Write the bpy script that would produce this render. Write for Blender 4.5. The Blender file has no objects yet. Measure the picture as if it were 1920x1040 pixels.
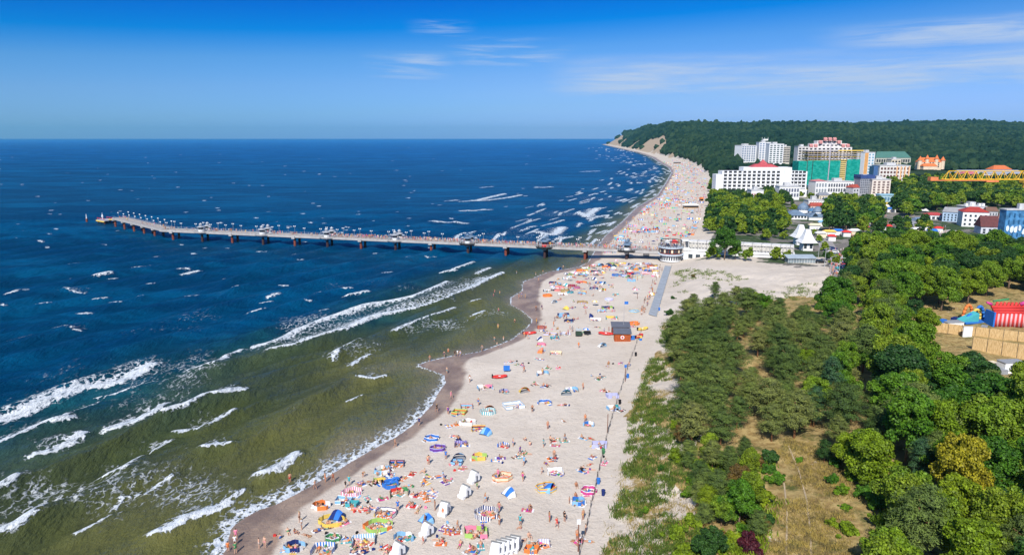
import bpy, bmesh, math, random
import numpy as np
from mathutils import Vector, Matrix
from math import radians as R, sin, cos, pi
random.seed(7); RNG = np.random.default_rng(7)
C = bpy.context.scene.collection
sc = bpy.context.scene

# ------------------------------------------------------------------ camera, sky, sun, exposure
H = 55.0; F = 1297.0; PT = math.atan(264.2 / F)     # the sea sheet ends 16 km out, which puts its edge on the horizon row
cd = bpy.data.cameras.new('camera'); cam = bpy.data.objects.new('camera', cd); C.objects.link(cam)
cam.location = (0, 0, H); cam.rotation_euler = (pi / 2 - PT, 0, 0)
cd.sensor_width = 36; cd.lens = F / 1920 * 36; cd.clip_start = 0.5; cd.clip_end = 120000
sc.camera = cam
SUN_EL, SUN_AZ = 43.0, 14.0          # elevation; the sun stands behind the camera, 14 degrees to its left
sun_dir = Vector((-sin(R(SUN_AZ)) * cos(R(SUN_EL)), -cos(R(SUN_AZ)) * cos(R(SUN_EL)), sin(R(SUN_EL))))
sl = bpy.data.lights.new('sun', 'SUN'); sl.energy = 4.6; sl.angle = R(0.5); sl.color = (1.0, 0.955, 0.89)
so = bpy.data.objects.new('sun', sl); C.objects.link(so)
so.rotation_euler = sun_dir.to_track_quat('Z', 'Y').to_euler()
sc.view_settings.view_transform = 'Standard'; sc.view_settings.look = 'None'
sc.view_settings.exposure = 0.32; sc.view_settings.gamma = 1.0
sc.cycles.max_bounces = 5; sc.cycles.diffuse_bounces = 2; sc.cycles.glossy_bounces = 2
sc.cycles.transmission_bounces = 2; sc.cycles.volume_bounces = 0; sc.cycles.transparent_max_bounces = 4
sc.cycles.caustics_reflective = False; sc.cycles.caustics_refractive = False

def make_world():
    w = bpy.data.worlds.new("World"); sc.world = w; w.use_nodes = True
    nt = w.node_tree; N = nt.nodes; L = nt.links; N.clear()
    out = N.new('ShaderNodeOutputWorld'); bg = N.new('ShaderNodeBackground'); bg.inputs[1].default_value = 0.10
    sky = N.new('ShaderNodeTexSky'); sky.sky_type = 'NISHITA'; sky.sun_disc = False
    sky.sun_elevation = R(SUN_EL); sky.sun_rotation = R(180 + SUN_AZ)
    sky.altitude = 50; sky.air_density = 1.0; sky.dust_density = 0.4; sky.ozone_density = 2.5
    tc = N.new('ShaderNodeTexCoord'); sep = N.new('ShaderNodeSeparateXYZ'); L.new(tc.outputs['Generated'], sep.inputs[0])
    # the clear-air blue over a paler haze layer: tint by elevation only
    ns = N.new('ShaderNodeTexNoise'); ns.inputs['Scale'].default_value = 1.6; ns.inputs['Detail'].default_value = 2
    L.new(tc.outputs['Generated'], ns.inputs[0])
    tl = N.new('ShaderNodeMath'); tl.operation = 'MULTIPLY_ADD'; L.new(sep.outputs[0], tl.inputs[0]); tl.inputs[1].default_value = -0.045
    L.new(sep.outputs[2], tl.inputs[2])
    wob = N.new('ShaderNodeMath'); wob.operation = 'MULTIPLY_ADD'; L.new(ns.outputs[0], wob.inputs[0]); wob.inputs[1].default_value = 0.02
    L.new(tl.outputs[0], wob.inputs[2])
    rp = N.new('ShaderNodeValToRGB'); cr = rp.color_ramp
    L.new(wob.outputs[0], rp.inputs[0])
    stops = SKY_STOPS
    while len(cr.elements) < len(stops): cr.elements.new(0.5)
    for e, (p, c) in zip(cr.elements, stops): e.position = p; e.color = (*c, 1)
    mul = N.new('ShaderNodeMix'); mul.data_type = 'RGBA'; mul.blend_type = 'MULTIPLY'; mul.inputs[0].default_value = 1
    L.new(sky.outputs[0], mul.inputs[6]); L.new(rp.outputs[0], mul.inputs[7])
    # thin cirrus
    def stretched(sx, sz, scale, detail, seed):
        m = N.new('ShaderNodeMapping'); m.inputs['Scale'].default_value = (sx, sx, sz); m.inputs['Location'].default_value = (seed, seed * .7, 0)
        m.inputs['Rotation'].default_value = (0, R(2.5), 0)
        L.new(tc.outputs['Generated'], m.inputs[0])
        n = N.new('ShaderNodeTexNoise'); n.inputs['Scale'].default_value = scale; n.inputs['Detail'].default_value = detail
        n.inputs['Roughness'].default_value = 0.6; n.inputs['Distortion'].default_value = 0.4
        L.new(m.outputs[0], n.inputs[0]); return n.outputs[0]
    def ramp(src, a, b):
        r = N.new('ShaderNodeMapRange'); r.interpolation_type = 'SMOOTHSTEP'
        r.inputs[1].default_value = a; r.inputs[2].default_value = b; L.new(src, r.inputs[0]); return r.outputs[0]
    def mth(op, a, b):
        m = N.new('ShaderNodeMath'); m.operation = op
        for i, v in enumerate((a, b)):
            if isinstance(v, (int, float)): m.inputs[i].default_value = v
            else: L.new(v, m.inputs[i])
        return m.outputs[0]
    X = sep.outputs[0]; Z = sep.outputs[2]
    def band(zc, zw, x0, x1, x2, x3):      # soft window of elevation and azimuth
        d = mth('ABSOLUTE', mth('SUBTRACT', Z, zc), 0)
        zz = mth('SUBTRACT', 1.0, ramp(d, zw * .2, zw))
        return mth('MULTIPLY', zz, mth('MULTIPLY', ramp(X, x0, x1), mth('SUBTRACT', 1.0, ramp(X, x2, x3))))
    n1 = stretched(1, 9, 3.5, 8, 3.1); n2 = stretched(1, 14, 7, 9, 8.4)
    big = mth('MULTIPLY', mth('MULTIPLY', mth('ADD', mth('MULTIPLY', ramp(n2, .36, .62), .5), .5), band(0.076, 0.040, 0.0, 0.16, 2, 3)), mth('ADD', mth('MULTIPLY', ramp(n1, 0.28, 0.62), .72), .24))
    upr = mth('MULTIPLY', band(0.118, 0.022, 0.36, 0.50, 2, 3), mth('ADD', mth('MULTIPLY', ramp(n2, 0.34, 0.62), .62), .16))
    sm = mth('MULTIPLY', band(0.094, 0.024, -0.22, -0.13, -0.13, -0.06), ramp(n2, 0.40, 0.72))
    sm2 = mth('MULTIPLY', band(0.113, 0.026, -0.10, -0.03, 0.02, 0.10), ramp(n2, 0.42, 0.75))
    sm3 = mth('MULTIPLY', band(0.143, 0.014, -0.15, -0.10, -0.09, -0.04), ramp(n2, 0.40, 0.75))
    tot = mth('MAXIMUM', mth('MAXIMUM', big, upr), mth('MULTIPLY', mth('MAXIMUM', mth('MAXIMUM', sm, sm2), sm3), .75))
    tot = mth('MAXIMUM', tot, mth('MULTIPLY', mth('MULTIPLY', ramp(X, -0.35, 0.45), mth('SUBTRACT', 1.0, ramp(Z, 0.02, 0.13))), mth('ADD', mth('MULTIPLY', n1, .5), .18)))
    mx = N.new('ShaderNodeMix'); mx.data_type = 'RGBA'; L.new(mth('MINIMUM', tot, 0.8), mx.inputs[0])
    L.new(mul.outputs[2], mx.inputs[6]); mx.inputs[7].default_value = CLOUD
    L.new(mx.outputs[2], bg.inputs[0]); L.new(bg.outputs[0], out.inputs[0])
SKY_STOPS = [(0.0, (.26, .545, 1.62)), (0.05, (.27, .52, 1.1)), (0.09, (.27, .50, .97)), (0.126, (.20, .475, .90)), (0.160, (.0, .36, .87)), (0.21, (.0, .215, .80)), (0.35, (.30, .52, .95)), (0.7, (.8, .9, 1.0))]
CLOUD = (4.3, 5.2, 6.7, 1)
make_world()

# ------------------------------------------------------------------ picture -> ground, terrain
def P(px, py, z=0.0):
    px = np.asarray(px, float); py = np.asarray(py, float)
    a = (px - 960) / F; b = (520 - py) / F
    dz = -sin(PT) + b * cos(PT); dy = cos(PT) + b * sin(PT)
    t = (z - H) / dz
    return a * t, dy * t
def proj(x, y, z):
    x = np.asarray(x, float); y = np.asarray(y, float); zz = np.asarray(z, float) - H
    d = y * cos(PT) - zz * sin(PT); u = y * sin(PT) + zz * cos(PT)
    return 960 + F * x / d, 520 - F * u / d
def zat(py, D):                      # height seen at row py at camera depth D
    return H + D * (-sin(PT) + (520 - py) / F * cos(PT))
def line(pts, z=0.0):
    a = np.array(pts, float); x, y = P(a[:, 0], a[:, 1], z); return np.stack([x, y], 1)
SHORE = line([(392,1120),(400,1080),(415,1045),(425,1030),(434,991),(447,979),(478,960),(525,943),(575,916),(619,891),(659,866),(697,844),(744,819),(775,797),(812,758),(825,733),(837,717),(834,702),(806,692),(786,684),(806,677),(853,667),(900,660),(931,649),(962,636),(987,617),(998,605),(999,598),(981,582),(959,571),(960,558),(981,545),(983,528),(1005,520),(1029,510),(1061,505),(1088,500),(1105,491),(1122,462),(1137,442),(1169,415),(1182,402),(1196,388),(1234,367),(1250,343),(1261,324),(1255,314),(1238,305),(1223,295),(1196,286),(1164,279),(1142,274),(1128,270.5)])
WET = line([(500,1120),(515,1040),(525,1000),(540,975),(580,948),(640,905),(700,868),(760,830),(815,790),(850,760),(868,725),(873,700),(868,690),(885,675),(935,657),(975,640),(1005,622),(1016,600),(1012,575),(1010,550),(1018,530),(1045,515),(1090,505),(1125,488),(1140,462),(1155,442),(1183,415),(1197,402),(1208,388),(1240,367),(1254,343),(1264,324),(1259,314),(1243,305),(1228,295),(1200,286),(1168,279),(1145,274),(1130,270.5)])
DUNE = line([(1062,1120),(1085,1040),(1115,920),(1150,780),(1190,660),(1215,600),(1240,510),(1262,490),(1300,446),(1312,429),(1320,388),(1331,361),(1328,335),(1315,317),(1290,303),(1250,294),(1223,287),(1196,281.5),(1170,276),(1152,272.5),(1138,269.8)], 1.4)
def ext(L_):   # lengthen towards the camera
    a, b = L_[0], L_[1]; d = (a - b) / np.linalg.norm(a - b)
    return np.vstack([a + d * 70, L_])
SHORE, WET, DUNE = ext(SHORE), ext(WET), ext(DUNE)
def xof(L_, y): return np.interp(y, L_[:, 1], L_[:, 0])
def pdist(L_, x, y):
    best = np.full(x.shape, 1e9)
    for (ax, ay), (bx, by) in zip(L_[:-1], L_[1:]):
        dx, dy = bx - ax, by - ay; l2 = dx * dx + dy * dy
        t = np.clip(((x - ax) * dx + (y - ay) * dy) / l2, 0, 1)
        best = np.minimum(best, (x - ax - t * dx) ** 2 + (y - ay - t * dy) ** 2)
    return np.sqrt(best)
def sdist(L_, x, y):
    m = np.where(y > L_[-1, 1], -1.0, np.sign(x - xof(L_, y)))
    return pdist(L_, x, y) * m
def sstep(a, b, v):
    t = np.clip((v - a) / (b - a), 0, 1); return t * t * (3 - 2 * t)
# value noise, numpy
_T = RNG.random((256, 256))
def vn(x, y):
    xi = np.floor(x).astype(int); yi = np.floor(y).astype(int); fx = x - xi; fy = y - yi
    fx = fx * fx * (3 - 2 * fx); fy = fy * fy * (3 - 2 * fy)
    a = _T[xi & 255, yi & 255]; b = _T[(xi + 1) & 255, yi & 255]; c = _T[xi & 255, (yi + 1) & 255]; d = _T[(xi + 1) & 255, (yi + 1) & 255]
    return (a * (1 - fx) + b * fx) * (1 - fy) + (c * (1 - fx) + d * fx) * fy
def fbm(x, y, o=4):
    s = 0; a = .5
    for k in range(o): s = s + a * vn(x * 2 ** k + 17 * k, y * 2 ** k + 9 * k); a *= .5
    return s
def terr(x, y):
    x = np.asarray(x, float); y = np.asarray(y, float); sh = x.shape; x = x.ravel(); y = y.ravel()
    s = sdist(SHORE, x, y); e = sdist(DUNE, x, y)
    z = np.where(s < 0, np.maximum(s * 0.035, -4), 1.45 * (1 - np.exp(-np.maximum(s, 0) / 14)))
    z += np.where((s > 12) & (e < 0), (vn(x * .35, y * .35) - .5) * .12 * sstep(12, 25, s), 0)
    ee = np.maximum(e, 0)
    near = 1 - sstep(235, 290, y)
    z = z + sstep(0, 20, ee) * (3.0 + 2.2 * near * (fbm(x * .07, y * .07) - .3)) + near * sstep(18, 75, ee) * 2.5
    z = z + near * sstep(0, 8, ee) * (fbm(x * .25, y * .25) - .45) * 1.0
    hb = np.interp(y, [880, 1150, 1600, 2200, 2700, 3200, 3900, 5000, 5800, 6800, 9000], [0, 6, 28, 62, 84, 96, 98, 64, 38, 28, 18])
    hb = hb * (0.80 + .42 * fbm(x * .0021 + 3, y * .0016, 3)) + 34 * (fbm(x * .004, y * .003) - .47) * sstep(1100, 2200, y)
    z = z + np.minimum(np.maximum(hb, 0), ee * .62 + 0.0)
    return z.reshape(sh)
def G(px, py, it=8):                     # ground point seen at a pixel
    px = np.asarray(px, float); py = np.asarray(py, float); z = np.full(px.shape, 2.0)
    for _ in range(it):
        x, y = P(px, py, z); z = .35 * z + .65 * np.maximum(terr(x, y), -.02)
    x, y = P(px, py, z); return x, y, np.maximum(terr(x, y), -.02)
def g1(px, py):
    x, y, z = G(np.array([px]), np.array([py])); return Vector((float(x[0]), float(y[0]), float(z[0])))
def inpoly(px, py, poly):
    px = np.asarray(px, float); py = np.asarray(py, float); r = np.zeros(px.shape, bool); n = len(poly)
    for i in range(n):
        x0, y0 = poly[i]; x1, y1 = poly[(i + 1) % n]
        c = ((y0 > py) != (y1 > py)) & (px < (x1 - x0) * (py - y0) / ((y1 - y0) or 1e-9) + x0); r ^= c
    return r

# ------------------------------------------------------------------ object helpers
def tagit(o, label=None, cat=None, group=None, kind=None):
    if label: o['label'] = label
    if cat: o['category'] = cat
    if group: o['group'] = group
    if kind: o['kind'] = kind
    return o
def thing(name, label, cat, loc=(0, 0, 0), rz=0, group=None):
    o = bpy.data.objects.new(name, None); C.objects.link(o); o.empty_display_size = .3
    o.location = loc; o.rotation_euler = (0, 0, rz); return tagit(o, label, cat, group)
def link(name, me, parent=None, loc=(0, 0, 0), rz=0, sc_=1, mats=None):
    o = bpy.data.objects.new(name, me); C.objects.link(o); o.parent = parent
    o.location = loc; o.rotation_euler = (0, 0, rz)
    o.scale = (sc_,) * 3 if isinstance(sc_, (int, float)) else sc_
    if mats:
        for i, m in enumerate(mats): o.material_slots[i].link = 'OBJECT'; o.material_slots[i].material = m
    return o
def npmesh(name, V, Fq, mats=(), smooth=False, attrs=None, midx=None):
    """V (n,3); Fq (m,k) equal sized faces"""
    V = np.asarray(V, np.float32); Fq = np.asarray(Fq, np.int32); m, k = Fq.shape
    me = bpy.data.meshes.new(name); me.vertices.add(len(V)); me.vertices.foreach_set('co', V.ravel())
    me.loops.add(m * k); me.loops.foreach_set('vertex_index', Fq.ravel())
    me.polygons.add(m); me.polygons.foreach_set('loop_start', np.arange(0, m * k, k, dtype=np.int32))
    try: me.polygons.foreach_set('loop_total', np.full(m, k, np.int32))
    except Exception: pass
    if midx is not None: me.polygons.foreach_set('material_index', np.asarray(midx, np.int32))
    me.polygons.foreach_set('use_smooth', np.full(m, smooth, bool))
    for mm in mats: me.materials.append(mm)
    for kx, v in (attrs or {}).items():
        a = me.attributes.new(kx, 'FLOAT', 'POINT'); a.data.foreach_set('value', np.asarray(v, np.float32))
    me.update(calc_edges=True); me.validate(); return me
class MB:
    def __init__(s): s.v = []; s.f = []; s.m = []
    def add(s, vs, fs, mi=0, M=None):
        b = len(s.v)
        s.v += [tuple(M @ Vector(p)) if M else tuple(p) for p in vs]
        s.f += [tuple(b + i for i in f) for f in fs]; s.m += [mi] * len(fs); return s
    def box(s, x0, x1, y0, y1, z0, z1, mi=0, M=None):
        return s.add([(x0,y0,z0),(x1,y0,z0),(x1,y1,z0),(x0,y1,z0),(x0,y0,z1),(x1,y0,z1),(x1,y1,z1),(x0,y1,z1)],
                     [(0,3,2,1),(4,5,6,7),(0,1,5,4),(1,2,6,5),(2,3,7,6),(3,0,4,7)], mi, M)
    def tube(s, a, b, r0, r1=None, n=6, mi=0, cap=True):
        a = Vector(a); b = Vector(b); r1 = r0 if r1 is None else r1; q = (b - a).to_track_quat('Z', 'Y'); vs = []
        for p, r in ((a, r0), (b, r1)):
            for k in range(n): vs.append(p + q @ Vector((r * cos(2 * pi * k / n), r * sin(2 * pi * k / n), 0)))
        fs = [(k, (k + 1) % n, n + (k + 1) % n, n + k) for k in range(n)]
        if cap: fs += [tuple(range(n))[::-1], tuple(range(n, 2 * n))]
        return s.add(vs, fs, mi)
    def lathe(s, prof, n=16, mi=0, c=(0, 0), cap=True):     # prof [(r,z)...] bottom to top
        vs = []
        for r, z in prof:
            for k in range(n): vs.append((c[0] + r * cos(2 * pi * k / n), c[1] + r * sin(2 * pi * k / n), z))
        fs = []
        for j in range(len(prof) - 1):
            for k in range(n): fs.append((j*n+k, j*n+(k+1)%n, (j+1)*n+(k+1)%n, (j+1)*n+k))
        if cap: fs += [tuple(range(n))[::-1], tuple(range((len(prof)-1)*n, len(prof)*n))]
        return s.add(vs, fs, mi)
    def prism(s, poly, z0, z1, mi=0, M=None):
        n = len(poly); vs = [(x, y, z0) for x, y in poly] + [(x, y, z1) for x, y in poly]
        return s.add(vs, [tuple(range(n))[::-1], tuple(range(n, 2*n))] + [(k, (k+1)%n, n+(k+1)%n, n+k) for k in range(n)], mi, M)
    def gable(s, x0, x1, y0, y1, z0, h, mi=0, hip=0.0, o=.4):   # ridge along x
        x0 -= o; x1 += o; y0 -= o; y1 += o; ym = (y0 + y1) / 2; d = hip * (y1 - y0) / 2
        v = [(x0,y0,z0),(x1,y0,z0),(x1,y1,z0),(x0,y1,z0),(x0+d,ym,z0+h),(x1-d,ym,z0+h)]
        return s.add(v, [(0,3,2,1),(0,1,5,4),(1,2,5),(2,3,4,5),(3,0,4)], mi)
    def mesh(s, name, mats, smooth=False):
        me = bpy.data.meshes.new(name); me.from_pydata(s.v, [], s.f)
        for m in (mats if isinstance(mats, (list, tuple)) else [mats]): me.materials.append(m)
        me.polygons.foreach_set('material_index', np.array(s.m, np.int32))
        if smooth: me.polygons.foreach_set('use_smooth', np.ones(len(s.f), bool))
        me.update(); return me
    def build(s, name, mats, parent=None, loc=(0, 0, 0), rz=0, smooth=False):
        return link(name, s.mesh(name, mats, smooth), parent, loc, rz)

# ------------------------------------------------------------------ materials
class NT:
    def __init__(s, name):
        s.m = bpy.data.materials.new(name); s.m.use_nodes = True; s.t = s.m.node_tree; s.t.nodes.clear()
        s.out = s.t.nodes.new('ShaderNodeOutputMaterial')
    def n(s, typ, **kw):
        nd = s.t.nodes.new('ShaderNode' + typ)
        for k, v in kw.items(): setattr(nd, k, v)
        return nd
    def L(s, a, b): s.t.links.new(a, b)
    def val(s, sock, v):
        if isinstance(v, (int, float)): sock.default_value = v
        elif isinstance(v, (tuple, list)): sock.default_value = (*v, 1) if len(v) == 3 and sock.type == 'RGBA' else v
        else: s.L(v, sock)
    def math(s, op, a, b=0.0, c=None):
        m = s.n('Math', operation=op); s.val(m.inputs[0], a); s.val(m.inputs[1], b)
        if c is not None: s.val(m.inputs[2], c)
        return m.outputs[0]
    def mix(s, f, a, b, bt='MIX'):
        m = s.n('Mix', data_type='RGBA', blend_type=bt); s.val(m.inputs[0], f); s.val(m.inputs[6], a); s.val(m.inputs[7], b); return m.outputs[2]
    def noise(s, scale, detail=3, rough=.5, vec=None, dist=0.0):
        m = s.n('TexNoise'); m.inputs['Scale'].default_value = scale; m.inputs['Detail'].default_value = detail
        m.inputs['Roughness'].default_value = rough; m.inputs['Distortion'].default_value = dist
        if vec is not None: s.L(vec, m.inputs[0])
        return m.outputs[0]
    def rng(s, v, a, b, c=0.0, d=1.0):
        m = s.n('MapRange', interpolation_type='SMOOTHSTEP'); s.val(m.inputs[0], v)
        for i, q in enumerate((a, b, c, d)): s.val(m.inputs[i + 1], q)
        return m.outputs[0]
    def attr(s, name): a = s.n('Attribute'); a.attribute_name = name; return a.outputs['Fac']
    def pos(s): return s.n('NewGeometry').outputs['Position']
    def map(s, vec, sc3=(1, 1, 1), rot=(0, 0, 0), loc=(0, 0, 0)):
        m = s.n('Mapping'); m.inputs['Scale'].default_value = sc3; m.inputs['Rotation'].default_value = rot; m.inputs['Location'].default_value = loc
        s.L(vec, m.inputs[0]); return m.outputs[0]
    def bsdf(s, col, rough=.7, spec=.3, bump=None, bs=.3, bd=.1, metal=0.0, normal=None):
        p = s.n('BsdfPrincipled'); s.val(p.inputs['Base Color'], col); s.val(p.inputs['Roughness'], rough)
        p.inputs['Specular IOR Level'].default_value = spec; p.inputs['Metallic'].default_value = metal
        if bump is not None:
            b = s.n('Bump'); b.inputs['Strength'].default_value = bs; b.inputs['Distance'].default_value = bd; s.L(bump, b.inputs['Height']); s.L(b.outputs[0], p.inputs['Normal'])
        s.L(p.outputs[0], s.out.inputs[0]); return p
_mc = {}
def M(col, rough=.7, spec=.3, var=.18, scale=.6, metal=0.0, name=None):
    key = (tuple(col), rough, spec, var, scale, metal)
    if key in _mc: return _mc[key]
    t = NT(name or 'paint'); v = t.noise(scale, 4, .6, t.pos())
    v2 = t.noise(scale * 9, 2, .6, t.pos())
    k = t.math('ADD', t.math('MULTIPLY', v, .7), t.math('MULTIPLY', v2, .3))
    c = t.mix(t.rng(k, .3, .7), tuple(x * (1 - var) for x in col), tuple(min(1, x * (1 + var)) for x in col))
    t.bsdf(c, rough, spec, metal=metal); _mc[key] = t.m; return t.m
COL = dict(white=(.76,.76,.75), red=(.58,.045,.04), orange=(.72,.20,.05), yellow=(.72,.50,.10), lime=(.33,.52,.13), green=(.06,.26,.10),
           teal=(.06,.36,.40), sky=(.22,.44,.66), blue=(.03,.16,.52), navy=(.015,.03,.14), purple=(.13,.05,.30), pink=(.75,.22,.34),
           magenta=(.55,.06,.25), black=(.015,.015,.018), grey=(.28,.29,.31), lavender=(.42,.44,.68), cream=(.72,.62,.44), brown=(.18,.07,.035), salmon=(.75,.25,.18))
def K(c): return M(COL[c] if isinstance(c, str) else c, .75, .2, .10, 2.0)
# ------------------------------------------------------------------ the setting: sea
def sea_foam_field(x, y):
    foam = np.zeros(x.shape); lift = np.zeros(x.shape)
    crests = [ # (points, strength, trail metres, front width)
     ([(-60,812),(0,792),(38,780),(77,761),(119,744),(154,732),(200,721),(246,709),(288,686)],1.0,7,1.5),
     ([(-60,850),(0,834),(38,821),(77,805),(125,794)],1.0,5,1.1),([(125,788),(155,776),(185,763)],.8,3,.6),
     ([(185,752),(222,744),(285,719)],.75,4,.6),([(73,852),(115,840),(154,817)],.95,5,1.1),([(212,801),(262,786),(292,771),(313,755)],1.0,4,1.1),
     ([(315,788),(354,773),(385,755),(423,744),(458,736)],.9,5,.7),([(331,809),(369,807),(408,792),(440,773)],.85,5,.7),
     ([(292,842),(319,825)],.85,4,.7),([(206,892),(238,884),(265,859)],1.0,5,1.0),([(385,846),(433,836)],.85,4,.7),
     ([(356,700),(400,690),(421,673)],1.0,5,1.2),([(423,669),(454,655)],.95,2,1.0),([(0,928),(23,915),(44,888)],1.0,6,1.2),
     ([(-40,1035),(0,1016),(38,1000),(62,982),(88,958)],1.0,6,1.0),([(144,1001),(173,988),(200,967),(231,936),(277,923),(319,894)],.72,1.2,.4),
     ([(300,1007),(327,998),(354,978),(388,963),(421,951)],1.0,3.5,.8),([(423,948),(458,926)],.85,3,.5),([(408,1036),(417,1009)],.9,2.5,.5),
     ([(491,896),(525,885),(547,872),(561,857)],1.0,4,1.0),
     ([(475,650),(519,642),(556,621),(600,602),(650,586),(681,574),(728,564),(775,555),(806,542),(837,530)],1.0,1.6,2.0),
     ([(512,659),(550,652),(587,639),(650,621),(697,602),(759,583),(816,567),(837,561),(884,542),(912,527),(944,514)],1.0,9,.9),
     ([(741,624),(769,611),(806,596),(837,586),(852,580)],.85,3,.8),([(650,650),(672,642)],.85,3,.7),([(628,677),(641,655)],.8,4,.8),([(662,685),(694,666)],.85,3,.8),
     ([(675,711),(700,713),(723,708)],.85,5,.7),([(419,746),(459,736)],.85,4,.7),([(655,754),(677,744)],.8,2,.5),([(656,555),(691,547)],1,2.2,1.2),
     ([(508,558),(525,553)],.9,2,1.0),([(472,588),(494,583)],.9,2,1.0),([(834,513),(853,510)],1,2.5,1.3),([(856,505),(886,494)],1,3,1.5),([(897,513),(919,502)],.85,3,.9),
     ([(887,567),(901,564)],.8,2,.7),([(887,592),(908,585)],.8,2,.7),([(185,520),(205,516)],.9,2,1.2),([(352,512),(372,508)],1,2,1.4),([(180,562),(200,560)],.8,2,.9),
     ([(110,545),(155,549)],.7,5,.7),([(15,552),(30,548)],.7,2,.8),([(100,616),(150,620)],.6,4,.7),([(20,640),(60,628)],.5,3,.6),
     ([(900,375),(946,364)],1,5,2.5),([(868,378),(916,376),(954,371),(978,366)],1,5,2.2),([(1000,437),(1040,440),(1059,427)],1,8,2.5),([(1083,399),(1099,407),(1121,392)],1,9,2.5),
     ([(1115,425),(1150,418)],.9,5,1.6),([(1045,450),(1075,444)],.8,6,1.5),([(1105,412),(1140,404)],.85,5,1.5),([(840,377),(860,376)],.9,4,2),([(870,396),(915,394)],1,4,2.4),
     ([(812,416),(872,419)],.95,5,2.0),([(905,352),(925,350)],.8,4,2),([(1010,352),(1035,351)],.9,6,3),([(1095,322),(1122,321)],.9,6,4)]
    r = random.Random(5)
    for k in range(270):              # surf along the far beach
        yy = 345 * math.exp(r.random() * 2.35); sx = float(xof(SHORE, yy)); off = 3 + 85 * r.random() ** 1.3 * (1 if yy < 1500 else 1.7)
        ln = r.uniform(5, 22) * (1 + yy / 1800); s2 = float(xof(SHORE, yy + ln)); 
        p0 = (sx - off, yy); p1 = (s2 - off - r.uniform(-4, 3), yy + ln)
        crests.append(([p0, p1], r.uniform(.7, .95), r.uniform(.8, 2.6) * (1 + yy / 1500), .45 + yy / 1100, 1))
    for k in range(300):              # scattered whitecaps out at sea
        yy = 210 * math.exp(r.random() ** 1.1 * 2.9); xx = r.uniform(-.78 * yy, float(xof(SHORE, yy)) - 60)
        if r.random() < .5 and yy < 330: continue
        ln = r.uniform(.8, 3.4) * (1 + yy / 700)
        crests.append(([(xx, yy), (xx + ln * .75, yy + ln * .5)], r.uniform(.55, .95), 1.0 + yy / 900, .45 + yy / 1300, 1))
    for c in crests:
        pts = np.array(c[0], float) if len(c) == 5 else line(c[0]); st, tr, fw = c[1:4]
        if len(c) == 4:                 # jitter a hand-read crest into a natural line
            q = [pts[0]]
            for a, b in zip(pts[:-1], pts[1:]):
                n = max(1, int(np.linalg.norm(b - a) / 4))
                for j in range(1, n + 1): q.append(a + (b - a) * j / n + np.array([r.uniform(-.35, .35), r.uniform(-.35, .35)]))
            pts = np.array(q)
        mg = tr * 3.2 + fw * 3 + 2
        sel = np.where((x > pts[:, 0].min() - mg) & (x < pts[:, 0].max() + mg) & (y > pts[:, 1].min() - mg) & (y < pts[:, 1].max() + mg))[0]
        if not len(sel): continue
        X = x[sel]; Y = y[sel]; best = np.full(X.shape, 1e9); sg = np.zeros(X.shape); tt = np.zeros(X.shape)
        seg = np.linalg.norm(np.diff(pts, axis=0), axis=1); tot = seg.sum(); cum = 0
        for (a, b, l) in zip(pts[:-1], pts[1:], seg):
            d = b - a; t = np.clip(((X - a[0]) * d[0] + (Y - a[1]) * d[1]) / (l * l), 0, 1)
            ex = X - a[0] - t * d[0]; ey = Y - a[1] - t * d[1]; dd = ex * ex + ey * ey
            m = dd < best; best[m] = dd[m]; sg[m] = (d[0] * ey - d[1] * ex)[m]; tt[m] = (cum + t[m] * l) / tot; cum += l
        dist = np.sqrt(best); fw_ = fw * .72
        taper = np.clip(np.minimum(tt, 1 - tt) * 7 + .35, 0, 1)
        tail = .66 * np.exp(-(dist / (tr * 1.25)) ** 1.5) * taper
        front = np.exp(-(dist / fw_) ** 2 * .5)
        crest = np.exp(-((dist - fw_) / (fw_ * 1.3)) ** 2 * .5)
        v = np.where(sg > 0, np.maximum(np.maximum(tail, crest), front), front) * st
        if tr <= 1.6 and len(c) == 4 and fw >= 2: v = np.where(sg > 0, np.exp(-(dist / 1.2) ** 2), np.maximum(front, .62 * np.exp(-dist / 6))) * st
        foam[sel] = np.maximum(foam[sel], v); lift[sel] = np.maximum(lift[sel], np.exp(-(dist / 1.6) ** 2) * st * (.9 if len(c) == 4 else .3))
    return foam, lift
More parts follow.
